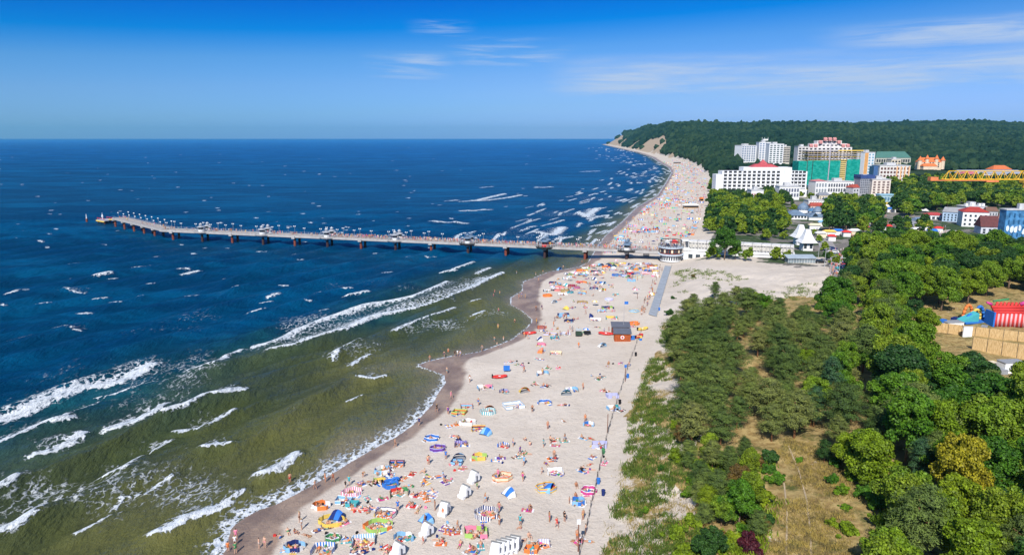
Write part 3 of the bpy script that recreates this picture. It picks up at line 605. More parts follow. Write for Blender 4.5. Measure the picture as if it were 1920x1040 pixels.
def build_wood():
    pine = [(1262,655),(1285,610),(1330,592),(1500,598),(1590,640),(1640,760),(1690,900),(1600,880),(1540,840),(1478,820),(1440,835),(1340,835),(1262,840),(1285,760),(1262,700)]
    for x, y, px, py in hexgrid(pine, 6.1, 1, [GAP, CLEAR]):
        r = random.Random(int(x * 100)); s = r.uniform(.62, 1.12)
        if px > 1500 and r.random() < .35: put_tree(x, y, 'broad', s * .9)
        else: put_tree(x, y, 'pine', s, nm='pine_tree')
    broad = [(1500,590),(1560,572),(1600,535),(1640,545),(1740,590),(1790,650),(1880,700),(1990,740),(2150,1330),(1640,1330),(1665,1010),(1700,905),(1640,760),(1590,640)]
    for x, y, px, py in hexgrid(broad, lambda yy: 6.6 if yy < 120 else 7.6, 2, [CLEAR, PARK]):
        r = random.Random(int(x * 100)); s = (r.uniform(.62, .9) if r.random() < .3 else r.uniform(1.0, 1.45)) if y > 95 else r.uniform(.7, 1.05); u = r.random()
        if px > 1990 and py < 800: continue
        if u < .10: put_tree(x, y, 'pine', s * 1.05, nm='pine_tree')
        elif u < .22: put_tree(x, y, 'broad', s, LEAFY)
        elif u < .34: put_tree(x, y, 'broad', s, LEAFDARK)
        else: put_tree(x, y, 'broad', s)
    for px, py, kind, s, mt, nm in [(1790,960,'broad',1.0,LEAFGOLD,'broadleaf_tree'),(1845,945,'broad',.7,LEAFGOLD,'broadleaf_tree'),(1625,905,'broad',1.05,LEAFY,'broadleaf_tree'),(1590,880,'broad',.6,LEAFY,'broadleaf_tree'),
        (1860,860,'broad',.75,LEAFRUST,'broadleaf_tree'),(1555,760,'tallp',.95,LEAFBLUE,'spruce_tree'),(1525,800,'tallp',.75,LEAFBLUE,'spruce_tree'),(1720,905,'tallp',.7,LEAFBLUE,'spruce_tree'),(1715,1060,'pine',1.25,None,'pine_tree'),(1650,1110,'bush',1.9,LEAFY,'bush'),
        (1405,1030,'bush',1.25,LEAFRED,'bush'),(1385,985,'broad',.62,None,'broadleaf_tree'),(1345,945,'pine',.66,None,'pine_tree'),(1310,910,'pine',.52,None,'pine_tree'),(1320,985,'pine',.42,None,'pine_tree'),
        (1270,862,'bush',1.1,LEAFY,'bush'),(1365,890,'pine',.6,None,'pine_tree'),(1345,905,'bush',1.0,LEAFY,'bush'),(1425,925,'bush',.9,LEAFDARK,'bush'),(1455,905,'bush',1.0,None,'bush'),(1440,885,'bush',.8,None,'bush'),
        (1290,880,'pine',.4,None,'pine_tree'),(1440,980,'bush',.7,LEAFDARK,'bush'),(1355,1030,'bush',1.0,None,'bush'),(1395,1000,'bush',.9,None,'bush'),(1270,1010,'bush',1.0,None,'bush'),(1285,1050,'bush',1.1,LEAFY,'bush'),
        (1310,950,'pine',.5,None,'pine_tree'),(1385,930,'broad',.5,LEAFRUST,'broadleaf_tree'),(1405,950,'broad',.55,None,'broadleaf_tree'),(1335,880,'pine',.6,None,'pine_tree'),(1400,880,'bush',1.1,LEAFDARK,'bush'),(1290,930,'bush',.8,None,'bush'),(1340,1010,'bush',.9,LEAFRUST,'bush'),(1375,1020,'bush',.9,LEAFY,'bush'),(1240,880,'bush',.5,None,'bush'),(1210,960,'bush',.5,None,'bush'),(1225,790,'bush',.5,None,'bush'),*[(q[0], q[1], 'pine' if i % 5 == 0 else 'broad' if i % 5 == 2 else 'bush', (.5, 1.0, .48, 1.2, .8)[i % 5], (None, LEAFY, None, None, LEAFDARK, None, LEAFRUST)[i % 7], 'pine_tree' if i % 5 == 0 else 'broadleaf_tree' if i % 5 == 2 else 'bush') for i, q in enumerate([(1290,868),(1312,880),(1330,862),(1352,872),(1372,862),(1395,862),(1418,872),(1405,900),(1425,945),(1300,905),(1320,925),(1360,925),(1378,950),(1415,985),(1395,968),(1325,960),(1300,985),(1352,985),(1440,868),(1565,872),(1590,862),(1612,880),(1628,915),(1640,950),(1580,925),(1545,868),(1650,985),(1280,830),(1300,815),(1270,800),(1420,1010),(1310,1030),(1330,1050)])],
        (1590,1000,'bush',.9,LEAFY,'bush'),(1560,985,'bush',.6,LEAFY,'bush'),(1585,955,'bush',.5,None,'bush'),(1600,900,'bush',1.1,None,'bush'),(1560,905,'bush',.8,None,'bush'),(1500,865,'bush',.5,None,'bush'),(1620,930,'bush',1.0,None,'bush'),
        (1255,590,'bush',1.0,LEAFDARK,'bush'),(1262,560,'bush',.6,LEAFDARK,'bush'),(1300,600,'bush',1.2,None,'bush'),(1290,640,'bush',1.2,None,'bush'),(1300,520,'bush',.7,LEAFRUST,'bush'),(1255,640,'bush',.9,None,'bush'),(1510,700,'broad',.7,LEAFY,'broadleaf_tree'),
        (1340,560,'pine',.7,None,'pine_tree'),(1380,575,'pine',.8,None,'pine_tree'),(1420,575,'pine',.55,None,'pine_tree'),(1300,585,'pine',.7,None,'pine_tree'),(1410,590,'broad',.7,LEAFY,'broadleaf_tree'),(1430,596,'broad',.7,None,'broadleaf_tree')]:
        v = g1(px, py); put_tree(v.x, v.y, kind, s, mt, nm, cat='bush' if nm == 'bush' else 'tree')
build_wood()
def build_town_trees():
    # beyond the inflatables and round the parked cars
    for poly, step, kind, s0, s1, seed in [
        ([(1600,545),(1592,508),(1612,482),(1700,474),(1760,480),(1850,488),(1990,505),(1990,555),(1900,548),(1750,590),(1700,575),(1640,552)], 7.6, 'broad', .95, 1.35, 4),
        ([(1322,440),(1330,395),(1334,345),(1360,362),(1420,392),(1470,408),(1478,440)], lambda yy: 7 if yy < 480 else 9, 'mid', .8, 1.25, 5),
        ([(1700,436),(1690,420),(1720,412),(1745,424),(1740,436)], 9, 'mid', .6, .9, 12),
        ([(1615,440),(1640,420),(1680,425),(1690,440)], 9, 'mid', .6, 1.0, 13),
        ([(1400,452),(1410,436),(1478,440),(1482,452)], 9, 'mid', .5, .8, 14),
        ([(1552,436),(1550,400),(1562,380),(1648,385),(1652,410),(1625,432)], 8.5, 'mid', .9, 1.35, 6),
        ([(1680,408),(1682,375),(1700,356),(1960,350),(1990,396),(1885,392),(1820,384),(1750,398)], 9, 'mid', 1.1, 1.5, 7),
        ([(1650,350),(1700,345),(1920,345),(2000,340),(2000,365),(1700,372)], 15, 'mid', 1.2, 1.7, 8),
        ([(1420,390),(1425,362),(1440,356),(1470,362),(1478,392)], 9, 'mid', .9, 1.2, 9),
        ([(1640,470),(1650,455),(1700,455),(1740,470),(1700,480)], 10, 'mid', .7, 1.1, 10)]:
        for x, y, px, py in hexgrid(poly, step, seed):
            r = random.Random(int(x * 50)); u = r.random()
            if seed == 4 and 1558 < px < 1600 and py < 530: continue
            put_tree(x, y, kind, r.uniform(s0, s1), LEAFY if u < .09 else LEAFDARK if u < .52 else LEAFRUST if (u < .40 and seed == 5) else None)
    for px, py, kind, s, mt in [(1358,487,'broad',1.35,None),(1335,485,'broad',.7,None),(1378,487,'broad',.8,None),(1402,489,'broad',.75,None),(1455,487,'broad',.7,None),(1475,489,'broad',.6,None),(1440,470,'broad',.5,LEAFDARK),(1320,470,'broad',.6,LEAFDARK),
        (1630,520,'broad',1.7,LEAFY),(1600,520,'poplar',1.25,None),(1665,500,'poplar',1.25,LEAFDARK),(1720,470,'poplar',1.1,LEAFDARK),(1740,460,'poplar',.9,None),
        (1545,470,'broad',.55,None),(1556,486,'broad',.45,None),(1535,455,'broad',.5,None),(1526,442,'broad',.45,None),(1548,488,'broad',.5,LEAFDARK),(1565,497,'broad',.55,None),(1488,398,'mid',.7,None),(1520,378,'mid',.9,None),(1500,372,'mid',.8,None)]:
        v = g1(px, py); put_tree(v.x, v.y, kind, s, mt)
build_town_trees()
def flush_trees():
    r = random.Random(9); inst = []; cnt = {}
    def apparent(p):
        (x, y, kind, *rest), k = p[0], p[1]; s = rest[0] if rest else 1.0; return -s / y
    for a, k in sorted(tree_plan, key=apparent):
        nm = k.get('nm', a[5] if len(a) > 5 else 'broadleaf_tree'); cnt[nm] = cnt.get(nm, 0) + 1
        if cnt[nm] <= 298: real_tree(*a, **k)
        else: inst.append((a, k))
    print('trees', cnt, 'merged', len(inst))
    bufs = {}
    mats = [LEAF, LEAFY, LEAFDARK, LEAFRUST, NEEDLE, BARK]; ix = {m.name: i for i, m in enumerate(mats)}; V = []; Fq = []; MI = []; base = 0; rg = np.random.default_rng(44)
    tpl = [crown_broad(70 + i, 3.6, 6.5, 1.2, 1150, .82, 18) for i in range(4)]
    for a, k in inst:
        x, y, kind = a[:3]; s = a[3] if len(a) > 3 else 1.0; mt = a[4] if len(a) > 4 and a[4] else (NEEDLE if kind == 'pine' else LEAF)
        v, f = tpl[r.randrange(4)]; an = r.uniform(0, 6.3); c, sn = cos(an), sin(an); z = float(terr(np.array([x]), np.array([y]))[0])
        if kind == 'poplar': sx, sz = s * .55, s * 1.5
        else: sx, sz = s, s
        V.append(np.stack([(v[:, 0] * c - v[:, 1] * sn) * sx + x, (v[:, 0] * sn + v[:, 1] * c) * sx + y, v[:, 2] * sz + z], 1)); Fq.append(f + base); base += len(v); MI.append(np.full(len(f), ix[mt.name]))
    if V: me = npmesh('background_trees', np.vstack(V), np.vstack(Fq), mats, False, midx=np.concatenate(MI)); tagit(link('background_trees', me), 'mass of farther broadleaf trees between and behind the town buildings', 'trees', kind='stuff')
flush_trees()
def label_trees():
    mname = {LEAFY.name: 'lime green', LEAFGOLD.name: 'golden yellow', LEAFDARK.name: 'dark green', LEAFBLUE.name: 'blue green', LEAFRED.name: 'deep purple', LEAFRUST.name: 'rusty brown'}
    seen = {}
    for o, x, y, s, kind, mt in tree_log:
        px, py = proj(x, y, 6.0); px = float(px); py = float(py)
        size = 'tall' if s > 1.08 else 'small' if s < .72 else 'mid sized'
        sp = {'pine': 'pine', 'tallp': 'spruce', 'bush': 'bush', 'poplar': 'poplar'}.get(kind, 'leafy tree')
        colr = mname.get(mt.name, '') if mt else ('grey green' if kind == 'pine' else 'mid green')
        b2 = sorted(LM, key=lambda l: (l[0] - px) ** 2 + ((l[1] - py) * 1.6) ** 2)[1][2]
        base = f'{size} {colr} {sp} {near_lm(px, py)}'; seen.setdefault(base, []).append((px, py, o)); o['label'] = b2
    for b, L_ in seen.items():
        sp = L_[0][2].name.split('.')[0].replace('_', ' ')
        L_.sort(key=lambda q: q[0])
        for i, (px, py, o) in enumerate(L_):
            nr = 'near the picture bottom' if py > 900 else 'in the lower third' if py > 740 else 'halfway up' if py > 600 else 'high up' if py > 470 else 'far off'
            o['label'] = b if len(L_) == 1 else ' '.join((b + ' towards the ' + o['label']).split()[:16])
            o['group'] = ('bushes' if o['category'] == 'bush' else sp + 's') + ' of the coastal wood and town'
# far wood: crowns merged into one mass
_ico = None
def ico():
    bm = bmesh.new(); bmesh.ops.create_icosphere(bm, subdivisions=2, radius=1); bm.verts.ensure_lookup_table()
    v = np.array([p.co[:] for p in bm.verts]); f = np.array([[q.index for q in p.verts] for p in bm.faces]); bm.free()
    k = v[:, 2] > -.9; rm = -np.ones(len(v), int); rm[k] = np.arange(k.sum()); f = f[k[f].all(1)]; return v[k], rm[f]
def build_far_wood():
    V0, F0 = ico(); r = np.random.default_rng(3); pts = []
    yy = 560.0
    while yy < 6600:
        st = 7.5 * (yy / 700) ** .62; n = int((1.02 * yy - .04 * yy) / st)
        xs = .05 * yy + (np.arange(n) + r.random(n) * .9) * st
        pts.append(np.stack([xs, yy + r.uniform(-.45, .45, n) * st, np.full(n, st)], 1)); yy += st * .8
    pts = np.vstack(pts); x, y, st = pts.T
    e = sdist(DUNE, x, y); keep = e > 7
    px, py = proj(x, y, terr(x, y))
    keep &= (px > 1130) & (px < 2050)
    keep &= ~((y < 1000) & (px > 1345) & inpoly(px, py, [(1345,372),(1345,330),(1380,300),(1480,298),(1600,288),(1640,284),(1715,282),(1720,300),(1790,300),(1790,312),(1960,306),(1960,340),(1730,345),(1700,372),(1560,380)]))
    keep &= ~((y < 640) & (px > 1480))
    keep &= ~((y < 1400) & inpoly(px, py, [(1388,318),(1388,296),(1490,296),(1600,290),(1660,290),(1660,318)]))
    s_, e_, w_, v_, g_, cl = terrain_attrs(x, y, terr(x, y)); keep &= cl < .5; keep &= ~((y > 2000) & (r.random(len(x)) < .0))
    x, y, st, px, py = x[keep], y[keep], st[keep], px[keep], py[keep]; z = terr(x, y); n = len(x)
    a = r.random(n) * 2 * pi; ca, sa = np.cos(a), np.sin(a)
    V = np.repeat(V0[None], n, 0) * (1 + (r.random((n, len(V0), 1)) - .5) * .42)
    w = st * r.uniform(.50, .74, n); h = np.minimum(st, 16) * r.uniform(.42, .78, n) * (1 + .5 * (r.random(n) > .9))
    X = (V[..., 0] * ca[:, None] - V[..., 1] * sa[:, None]) * w[:, None] + x[:, None]
    Y = (V[..., 0] * sa[:, None] + V[..., 1] * ca[:, None]) * w[:, None] + y[:, None]
    Z = V[..., 2] * h[:, None] + (z + np.minimum(3.6, e[keep] * .3) )[:, None]
    Vv = np.stack([X, Y, Z], -1).reshape(-1, 3); Fq = (F0[None] + (np.arange(n) * len(V0))[:, None, None]).reshape(-1, 3)
    t = NT('far_canopy'); pos = t.pos()
    at = t.attr('tint'); c = t.mix(t.rng(at, 0, 1), (.008, .029, .015), (.032, .062, .026))
    c = t.mix(t.rng(t.noise(.004, 4, .6, pos), .42, .62), c, t.mix(1, c, (.50, .70, .85), 'MULTIPLY'))
    t.bsdf(c, .8, .1, t.noise(.5, 4, .7, pos), 1.0, 1.2)
    tint = np.repeat(r.random(n), len(V0))
    me = npmesh('far_wood', Vv, Fq, [t.m], False, {'tint': tint})
    tagit(link('far_wood', me), 'dense dark green woods covering the hills behind the town', 'woods', kind='stuff'); print('crowns', n, len(Fq))
build_far_wood()
def blades(name, pts, per, h, w, spread, mat, label, cat, seed):
    r = np.random.default_rng(seed); n = len(pts); m = n * per
    b = np.repeat(pts, per, 0); off = r.normal(size=(m, 2)) * spread; x = b[:, 0] + off[:, 0]; y = b[:, 1] + off[:, 1]; z = terr(x, y)
    a = r.random(m) * 2 * pi; hh = h * r.uniform(.5, 1.3, m); ln = r.uniform(.25, .8, m) * hh; la = r.random(m) * 2 * pi
    dx = np.cos(a) * w; dy = np.sin(a) * w
    A = np.stack([x - dx, y - dy, z - .03], 1); B = np.stack([x + dx, y + dy, z - .03], 1)
    Cc = np.stack([x + dx * .5 + np.cos(la) * ln, y + dy * .5 + np.sin(la) * ln, z + hh], 1); D = np.stack([x - dx * .5 + np.cos(la) * ln, y - dy * .5 + np.sin(la) * ln, z + hh], 1)
    V = np.stack([A, B, Cc, D], 1).reshape(-1, 3); me = npmesh(name, V, np.arange(4 * m).reshape(m, 4), [mat]); return tagit(link(name, me), label, cat, kind='stuff')
def build_grass():
    r = np.random.default_rng(12)
    G1 = leafmat('dune_grass', [(.075,.125,.022), (.13,.165,.035), (.24,.22,.075)], .7, .2); G2 = leafmat('dry_grass', [(.24,.17,.06), (.36,.27,.11)], .8, .1)
    dune = [(1130,1200),(1128,1040),(1150,950),(1172,850),(1190,760),(1212,690),(1236,640),(1262,590),(1290,600),(1320,700),(1300,850),(1330,1000),(1330,1200)]
    def scat(poly, n, dens=None, thr=.5, k=.1):
        xs, ys, _ = G(np.array([p[0] for p in poly], float), np.array([p[1] for p in poly], float))
        x = r.uniform(xs.min(), xs.max(), n); y = r.uniform(ys.min(), ys.max(), n); z = terr(x, y); px, py = proj(x, y, z)
        kk = inpoly(px, py, poly) & (fbm(x * k + 9, y * k) > thr); return np.stack([x[kk], y[kk]], 1)
    p = scat(dune, 8000, thr=.41, k=.16); print('dune tufts', len(p))
    blades('dune_grass', p, 26, .55, .05, .38, G1, 'tufts of green dune grass on pale sand between beach and wood', 'dune grass', 1)
    p = scat([(1420,1200),(1436,1040),(1445,980),(1480,905),(1440,860),(1478,822),(1560,850),(1640,900),(1665,960),(1640,1200)], 3000, thr=.40, k=.2)
    p2 = scat(dune, 3000, thr=.44, k=.22)
    blades('dry_grass', np.vstack([p, p2]), 30, .38, .03, .45, G2, 'short straw coloured dry grass in the clearing and on the dune', 'dry grass', 2)
    p = scat([(1290,600),(1262,560),(1262,520),(1275,498),(1330,500),(1420,530),(1560,530),(1570,570),(1400,580)], 1300, thr=.53, k=.12)
    blades('lot_grass', p, 14, .5, .07, .5, G1, 'sparse grass patches on the dune slope by the open sand lot', 'grass', 3)
    p = scat([(1275,1200),(1275,860),(1300,800),(1440,850),(1560,860),(1700,900),(1700,1200)], 1800, thr=.5, k=.15)
    p = p[~inpoly(*proj(p[:, 0], p[:, 1], terr(p[:, 0], p[:, 1])), CLEAR)]
    blades('undergrowth', p, 20, .6, .09, .6, LEAF, 'green undergrowth round the bushes at the clearing', 'undergrowth', 4)
build_grass()
# ------------------------------------------------------------------ pier
CONC = M((.40,.385,.37), .8, .2, .15, .5); CONCD = M((.30,.28,.27), .85, .2, .2, .5); STEEL = M((.42,.44,.46), .45, .4, .1, 1)
RUST = M((.20,.055,.035), .8, .2, .35, 1.2); RUSTD = M((.055,.030,.030), .8, .2, .3, 1.2); WHITE = M(COL['white'], .6, .3, .06, .8); GLASS = M((.03,.045,.06), .12, .6, .1, .5)
ROOFB = M((.13,.19,.27), .5, .3, .12, .6); DARK = M((.03,.032,.036), .6, .3, .1, 1); DECK = M((.36,.32,.29), .85, .2, .15, 1.5)
def vec2(px, py, z=0): x, y = P(px, py, z); return Vector((float(x), float(y)))
PZ = 5.2
PA = vec2(1252, 487, 1.2); PB = vec2(318, 447.5, 0); PC = vec2(226, 424, 0)
pierdir = (PB - PA).normalized(); pierlen = (PB - PA).length; pieraz = math.atan2(pierdir.y, pierdir.x)
dir2 = (PC - PB).normalized(); len2 = (PC - PB).length + 3; az2 = math.atan2(dir2.y, dir2.x)
lamp_pts = []; crowd_pts = []
def build_pier():
    root = thing('pier', 'long white concrete pier on rusty piles with a bent seaward end', 'pier', (PA.x, PA.y, 0), pieraz)
    def span(u0, u1, az=0, org=(0, 0), tail=''):
        g = (Matrix.Translation((org[0], org[1], 0)) @ Matrix.Rotation(az, 4, 'Z'))
        W = 3.2
        m = MB(); m.box(u0, u1, -W, W, PZ - .55, PZ, 0, g); m.build('deck', [DECK], root)
        m = MB(); m.box(u0, u1, -W - .12, -W + .12, PZ - .95, PZ + .18, 0, g); m.box(u0, u1, W - .12, W + .12, PZ - .95, PZ + .18, 0, g); m.build('edge_beam', [CONC], root)
        m = MB()
        for sy in (-W + .25, W - .25):
            for hh in (.55, 1.08): m.box(u0, u1, sy - .02, sy + .02, PZ + hh - .02, PZ + hh + .02, 0, g)
            u = u0
            while u < u1: m.box(u - .05, u + .05, sy - .05, sy + .05, PZ + .02, PZ + 1.15, 0, g); u += 2.2
        m.build('railing', [STEEL], root)
        m = MB(); m.box(u0, u1, -W * .6, -W * .6 + .5, PZ - 1.35, PZ - .56, 0, g); m.box(u0, u1, W * .6 - .5, W * .6, PZ - 1.35, PZ - .56, 0, g); m.build('girder', [CONC], root)
        return g
    g0 = span(0, pierlen + 3.2)
    c2 = Vector((pierlen, 0)); g2 = span(1.5, len2, az2 - pieraz, (pierlen, 0))
    k = 0; u = 18.0
    while u < pierlen + 2:
        for sy in (-2.2, 2.2):
            mt = RUST if k % 2 == 0 or sy > 0 else RUSTD
            m = MB(); m.tube((u, sy, -3), (u, sy, PZ - 1.35), .62, .62, 10); m.build('pile', [RUST if k % 2 else RUSTD], root, smooth=False)
        m = MB(); m.box(u - .9, u + .9, -3.75, 3.75, PZ - 1.6, PZ - .2, 0); m.build('pile_cap', [CONC], root)
        u += 18.85; k += 1
    n2 = 5
    for j in range(1, n2 + 1):
        u = len2 * j / n2 - 1.5
        for sy in (-2.3, 2.3):
            m = MB(); p = g2 @ Vector((u, sy, 0)); m.tube((p.x, p.y, -3), (p.x, p.y, PZ - 1.35), .6, .6, 10); m.build('pile', [RUST], root)
        m = MB(); m.box(u - .9, u + .9, -3.75, 3.75, PZ - 1.6, PZ - .2, 0, g2); m.build('pile_cap', [CONC], root)
    m = MB()                             # stairs to the sand
    for j in range(14): m.box(9.0, 11.4, -4 - j * .42 - .42, -4 - j * .42, PZ - .35 - j * .33, PZ - .35 - j * .33 + .12)
    m.box(8.9, 9.05, -9.9, -3.2, 1.2, 1.5); m.box(8.9, 11.5, -4.0, -3.2, PZ - .5, PZ - .1)
    for sx in (8.92, 11.48):
        m.tube((sx, -4, PZ - .3), (sx, -9.9, .9), .12, n=4); m.tube((sx, -4, PZ + .8), (sx, -9.9, 2.0), .05, n=4)
        for j in range(5): m.tube((sx, -4.2 - j * 1.35, PZ - .4 - j * 1.05), (sx, -4.2 - j * 1.35, PZ + .75 - j * 1.05), .04, n=4)
    m.build('stairs', [CONCD], root)
    W2 = Matrix.Translation((PA.x, PA.y, 0)) @ Matrix.Rotation(pieraz, 4, 'Z')
    # lamps
    lm = MB(); lm.tube((0, 0, 0), (0, 0, 3.9), .05, .04, 6); lm.box(-.5, .5, -.035, .035, 3.7, 3.78); post = lm.mesh('lamp_post', [STEEL])
    gl = MB()
    gl.lathe([(.05, -.27), (.2, -.18), (.28, 0), (.2, .2), (.05, .27)], 8); globe = gl.mesh('lamp_globe', [M((.86,.86,.84), .3, .5, .02)], True)
    def lamp(p, rz, lab):
        o = thing('pier_lamp', lab, 'lamp post', p, rz, 'white globe lamps along the pier railing'); link('post', post, o); link('globe', globe, o, (-.45, 0, 4.0)); link('globe', globe, o, (.45, 0, 4.0))
    for i in range(int(pierlen / 9.4)):
        for sy, sd in ((-2.9, 'near'), (2.9, 'far')):
            if i % 2 == 0 and sy < 0 and i % 4: continue
            q = W2 @ Vector((12 + i * 9.4, sy, PZ)); f = i / int(pierlen / 9.4)
            where = 'shore end' if f < .25 else 'surf zone' if f < .5 else 'middle' if f < .75 else 'part before the bend'
            lamp(q, pieraz, f'white double globe lamp on the {sd} railing of the pier, {where}')
    for i in range(8):
        for sy, sd in ((-2.9, 'near'), (2.9, 'far')):
            q = W2 @ (g2 @ Vector((3 + i * (len2 - 4) / 8, sy, PZ))); lamp(q, az2, f'white double globe lamp on the {sd} railing beyond the pier bend')
    # pavilions: pairs of open kiosks with pyramid roofs on widened bays
    kg = 'roofed kiosks standing along the pier'
    names = ['dark roofed kiosk nearest the shore, over the sand', 'second kiosk from shore, with red stalls under its roof', 'kiosk in the crowd above the white surf', 'pale kiosk in the middle of the pier',
             'white roofed kiosk with glazed sides, left of the pier middle', 'grey roofed kiosk third from the seaward bend', 'first kiosk after the pier bend, farthest out']
    us = [18 + 18.85 * k for k in (0, 2, 4, 6, 8, 10, 12)]
    for j, u in enumerate(us):
        dk = j < 3; o = thing('pier_kiosk', names[j], 'kiosk', W2 @ Vector((u, 0, PZ)), pieraz, kg)
        m = MB(); m.lathe([(4.9, -.9), (5.3, -.5), (5.3, .02)], 10); m.build('platform', [DARK if dk else CONC], o)
        m = MB(); m.lathe([(5.15, 1.0), (5.25, 1.0), (5.25, 1.12), (5.15, 1.12)], 20, cap=False)
        for a in range(20): m.box(5.2*cos(a*pi/10)-.05, 5.2*cos(a*pi/10)+.05, 5.2*sin(a*pi/10)-.05, 5.2*sin(a*pi/10)+.05, .03, 1.1)
        m.build('railing', [STEEL], o)
        rm = ROOFB if dk else M((.30,.32,.35), .5, .3, .1, .8)
        for sy in (-2.6, 2.6):
            m = MB(); m.lathe([(1.35, .02), (1.35, 1.15)], 8, c=(0, sy)); m.build('counter', [K('red') if j == 1 else WHITE], o)
            m = MB(); m.lathe([(1.2, 1.16), (1.2, 2.45)], 8, c=(0, sy)); m.build('glazing', [GLASS], o)
            m = MB(); m.lathe([(2.0, 2.35), (1.95, 2.55), (.8, 3.1), (.7, 3.15)], 8, c=(0, sy)); r_ = m.build('roof', [rm], o)
            m = MB(); m.lathe([(.7, 3.3), (.7, 3.8), (1.0, 3.82), (.08, 4.6)], 8, c=(0, sy)); m.build('roof_lantern', [STEEL if not dk else rm], r_)
        for sx in (-3.4, 3.4):
            m = MB(); m.box(sx - .9, sx + .9, -1.0, 1.0, .35, .5); m.tube((sx, 0, 0), (sx, 0, .4), .15); m.tube((sx, 0, .5), (sx, 0, 2.3), .05); m.lathe([(1.0, 2.1), (.1, 2.5)], 8, c=(sx, 0)); m.build('parasol_table', [STEEL], o)
    # landing stage off the tip
    tip = W2 @ (g2 @ Vector((len2, 0, 0)))
    q0 = vec2(214, 420); q1 = vec2(178, 414); o = thing('landing_stage', 'rust red landing stage with yellow fenders off the seaward pier tip', 'landing stage', (q0.x, q0.y, 0), math.atan2(q1.y - q0.y, q1.x - q0.x))
    m = MB(); m.box(6, 17, -3.2, 3.2, 1.6, 2.1); m.build('deck', [M((.35,.36,.42), .7)], o)
    m = MB(); [m.box(5.8, 17.2, s * 3.5 - .25, s * 3.5 + .25, 1.0, 1.7) for s in (-1, 1)]; m.box(17.21, 17.7, -3.4, 3.4, 1.0, 1.7); m.build('fender', [K('yellow')], o)
    m = MB(); [m.tube((x, s * 2.9, 2.15), (x, s * 2.9, 3.3), .12) for x in (7, 10, 13, 16.5) for s in (-1, 1)]; m.box(6, 17, -3, -2.85, 3.1, 3.3); m.box(6, 17, 2.85, 3, 3.1, 3.3); m.build('railing', [K('red')], o)
    for x, s in ((7, -1), (7, 1), (12, -1), (12, 1), (16.5, -1), (16.5, 1)): m = MB(); m.tube((x, s * 2.6, -3), (x, s * 2.6, 1.58), .55, n=8); m.build('pile', [RUST], o)
    m = MB(); m.box(-1, 5.9, -1.2, 1.2, 2.6, 2.9); m.build('gangway', [K('yellow')], o)
    m = MB(); m.tube((16, 0, 2.1), (16, 0, 6.2), .3, .1, 8); m.lathe([(.5, 3.2), (.6, 4.2), (.1, 5.2)], 8, c=(16, 0)); m.build('beacon', [WHITE], o)
    for px, py, h, lab in ((163, 416, 5.2, 'red and white mooring dolphin standing free left of the landing stage'), ):
        v = vec2(px, py); o = thing('mooring_post', lab, 'mooring post', (v.x, v.y, 0))
        m = MB(); m.tube((0, 0, -3), (0, 0, 2.2), .6, n=10); m.build('pile', [RUST], o); m = MB(); m.tube((0, 0, 2.2), (0, 0, h), .35, .12, 8); m.build('beacon', [WHITE], o)
    r = random.Random(8)
    for i in range(620):
        f = r.random(); u = pierlen * (f if r.random() < .35 else f * .62)
        q = W2 @ Vector((u + 2, r.uniform(-2.7, 2.7), PZ)); crowd_pts.append((q.x, q.y, PZ + .01))
    for i in range(22):
        q = W2 @ (g2 @ Vector((r.uniform(2, len2 - 1), r.uniform(-2.6, 2.6), PZ))); crowd_pts.append((q.x, q.y, PZ + .01))
build_pier()
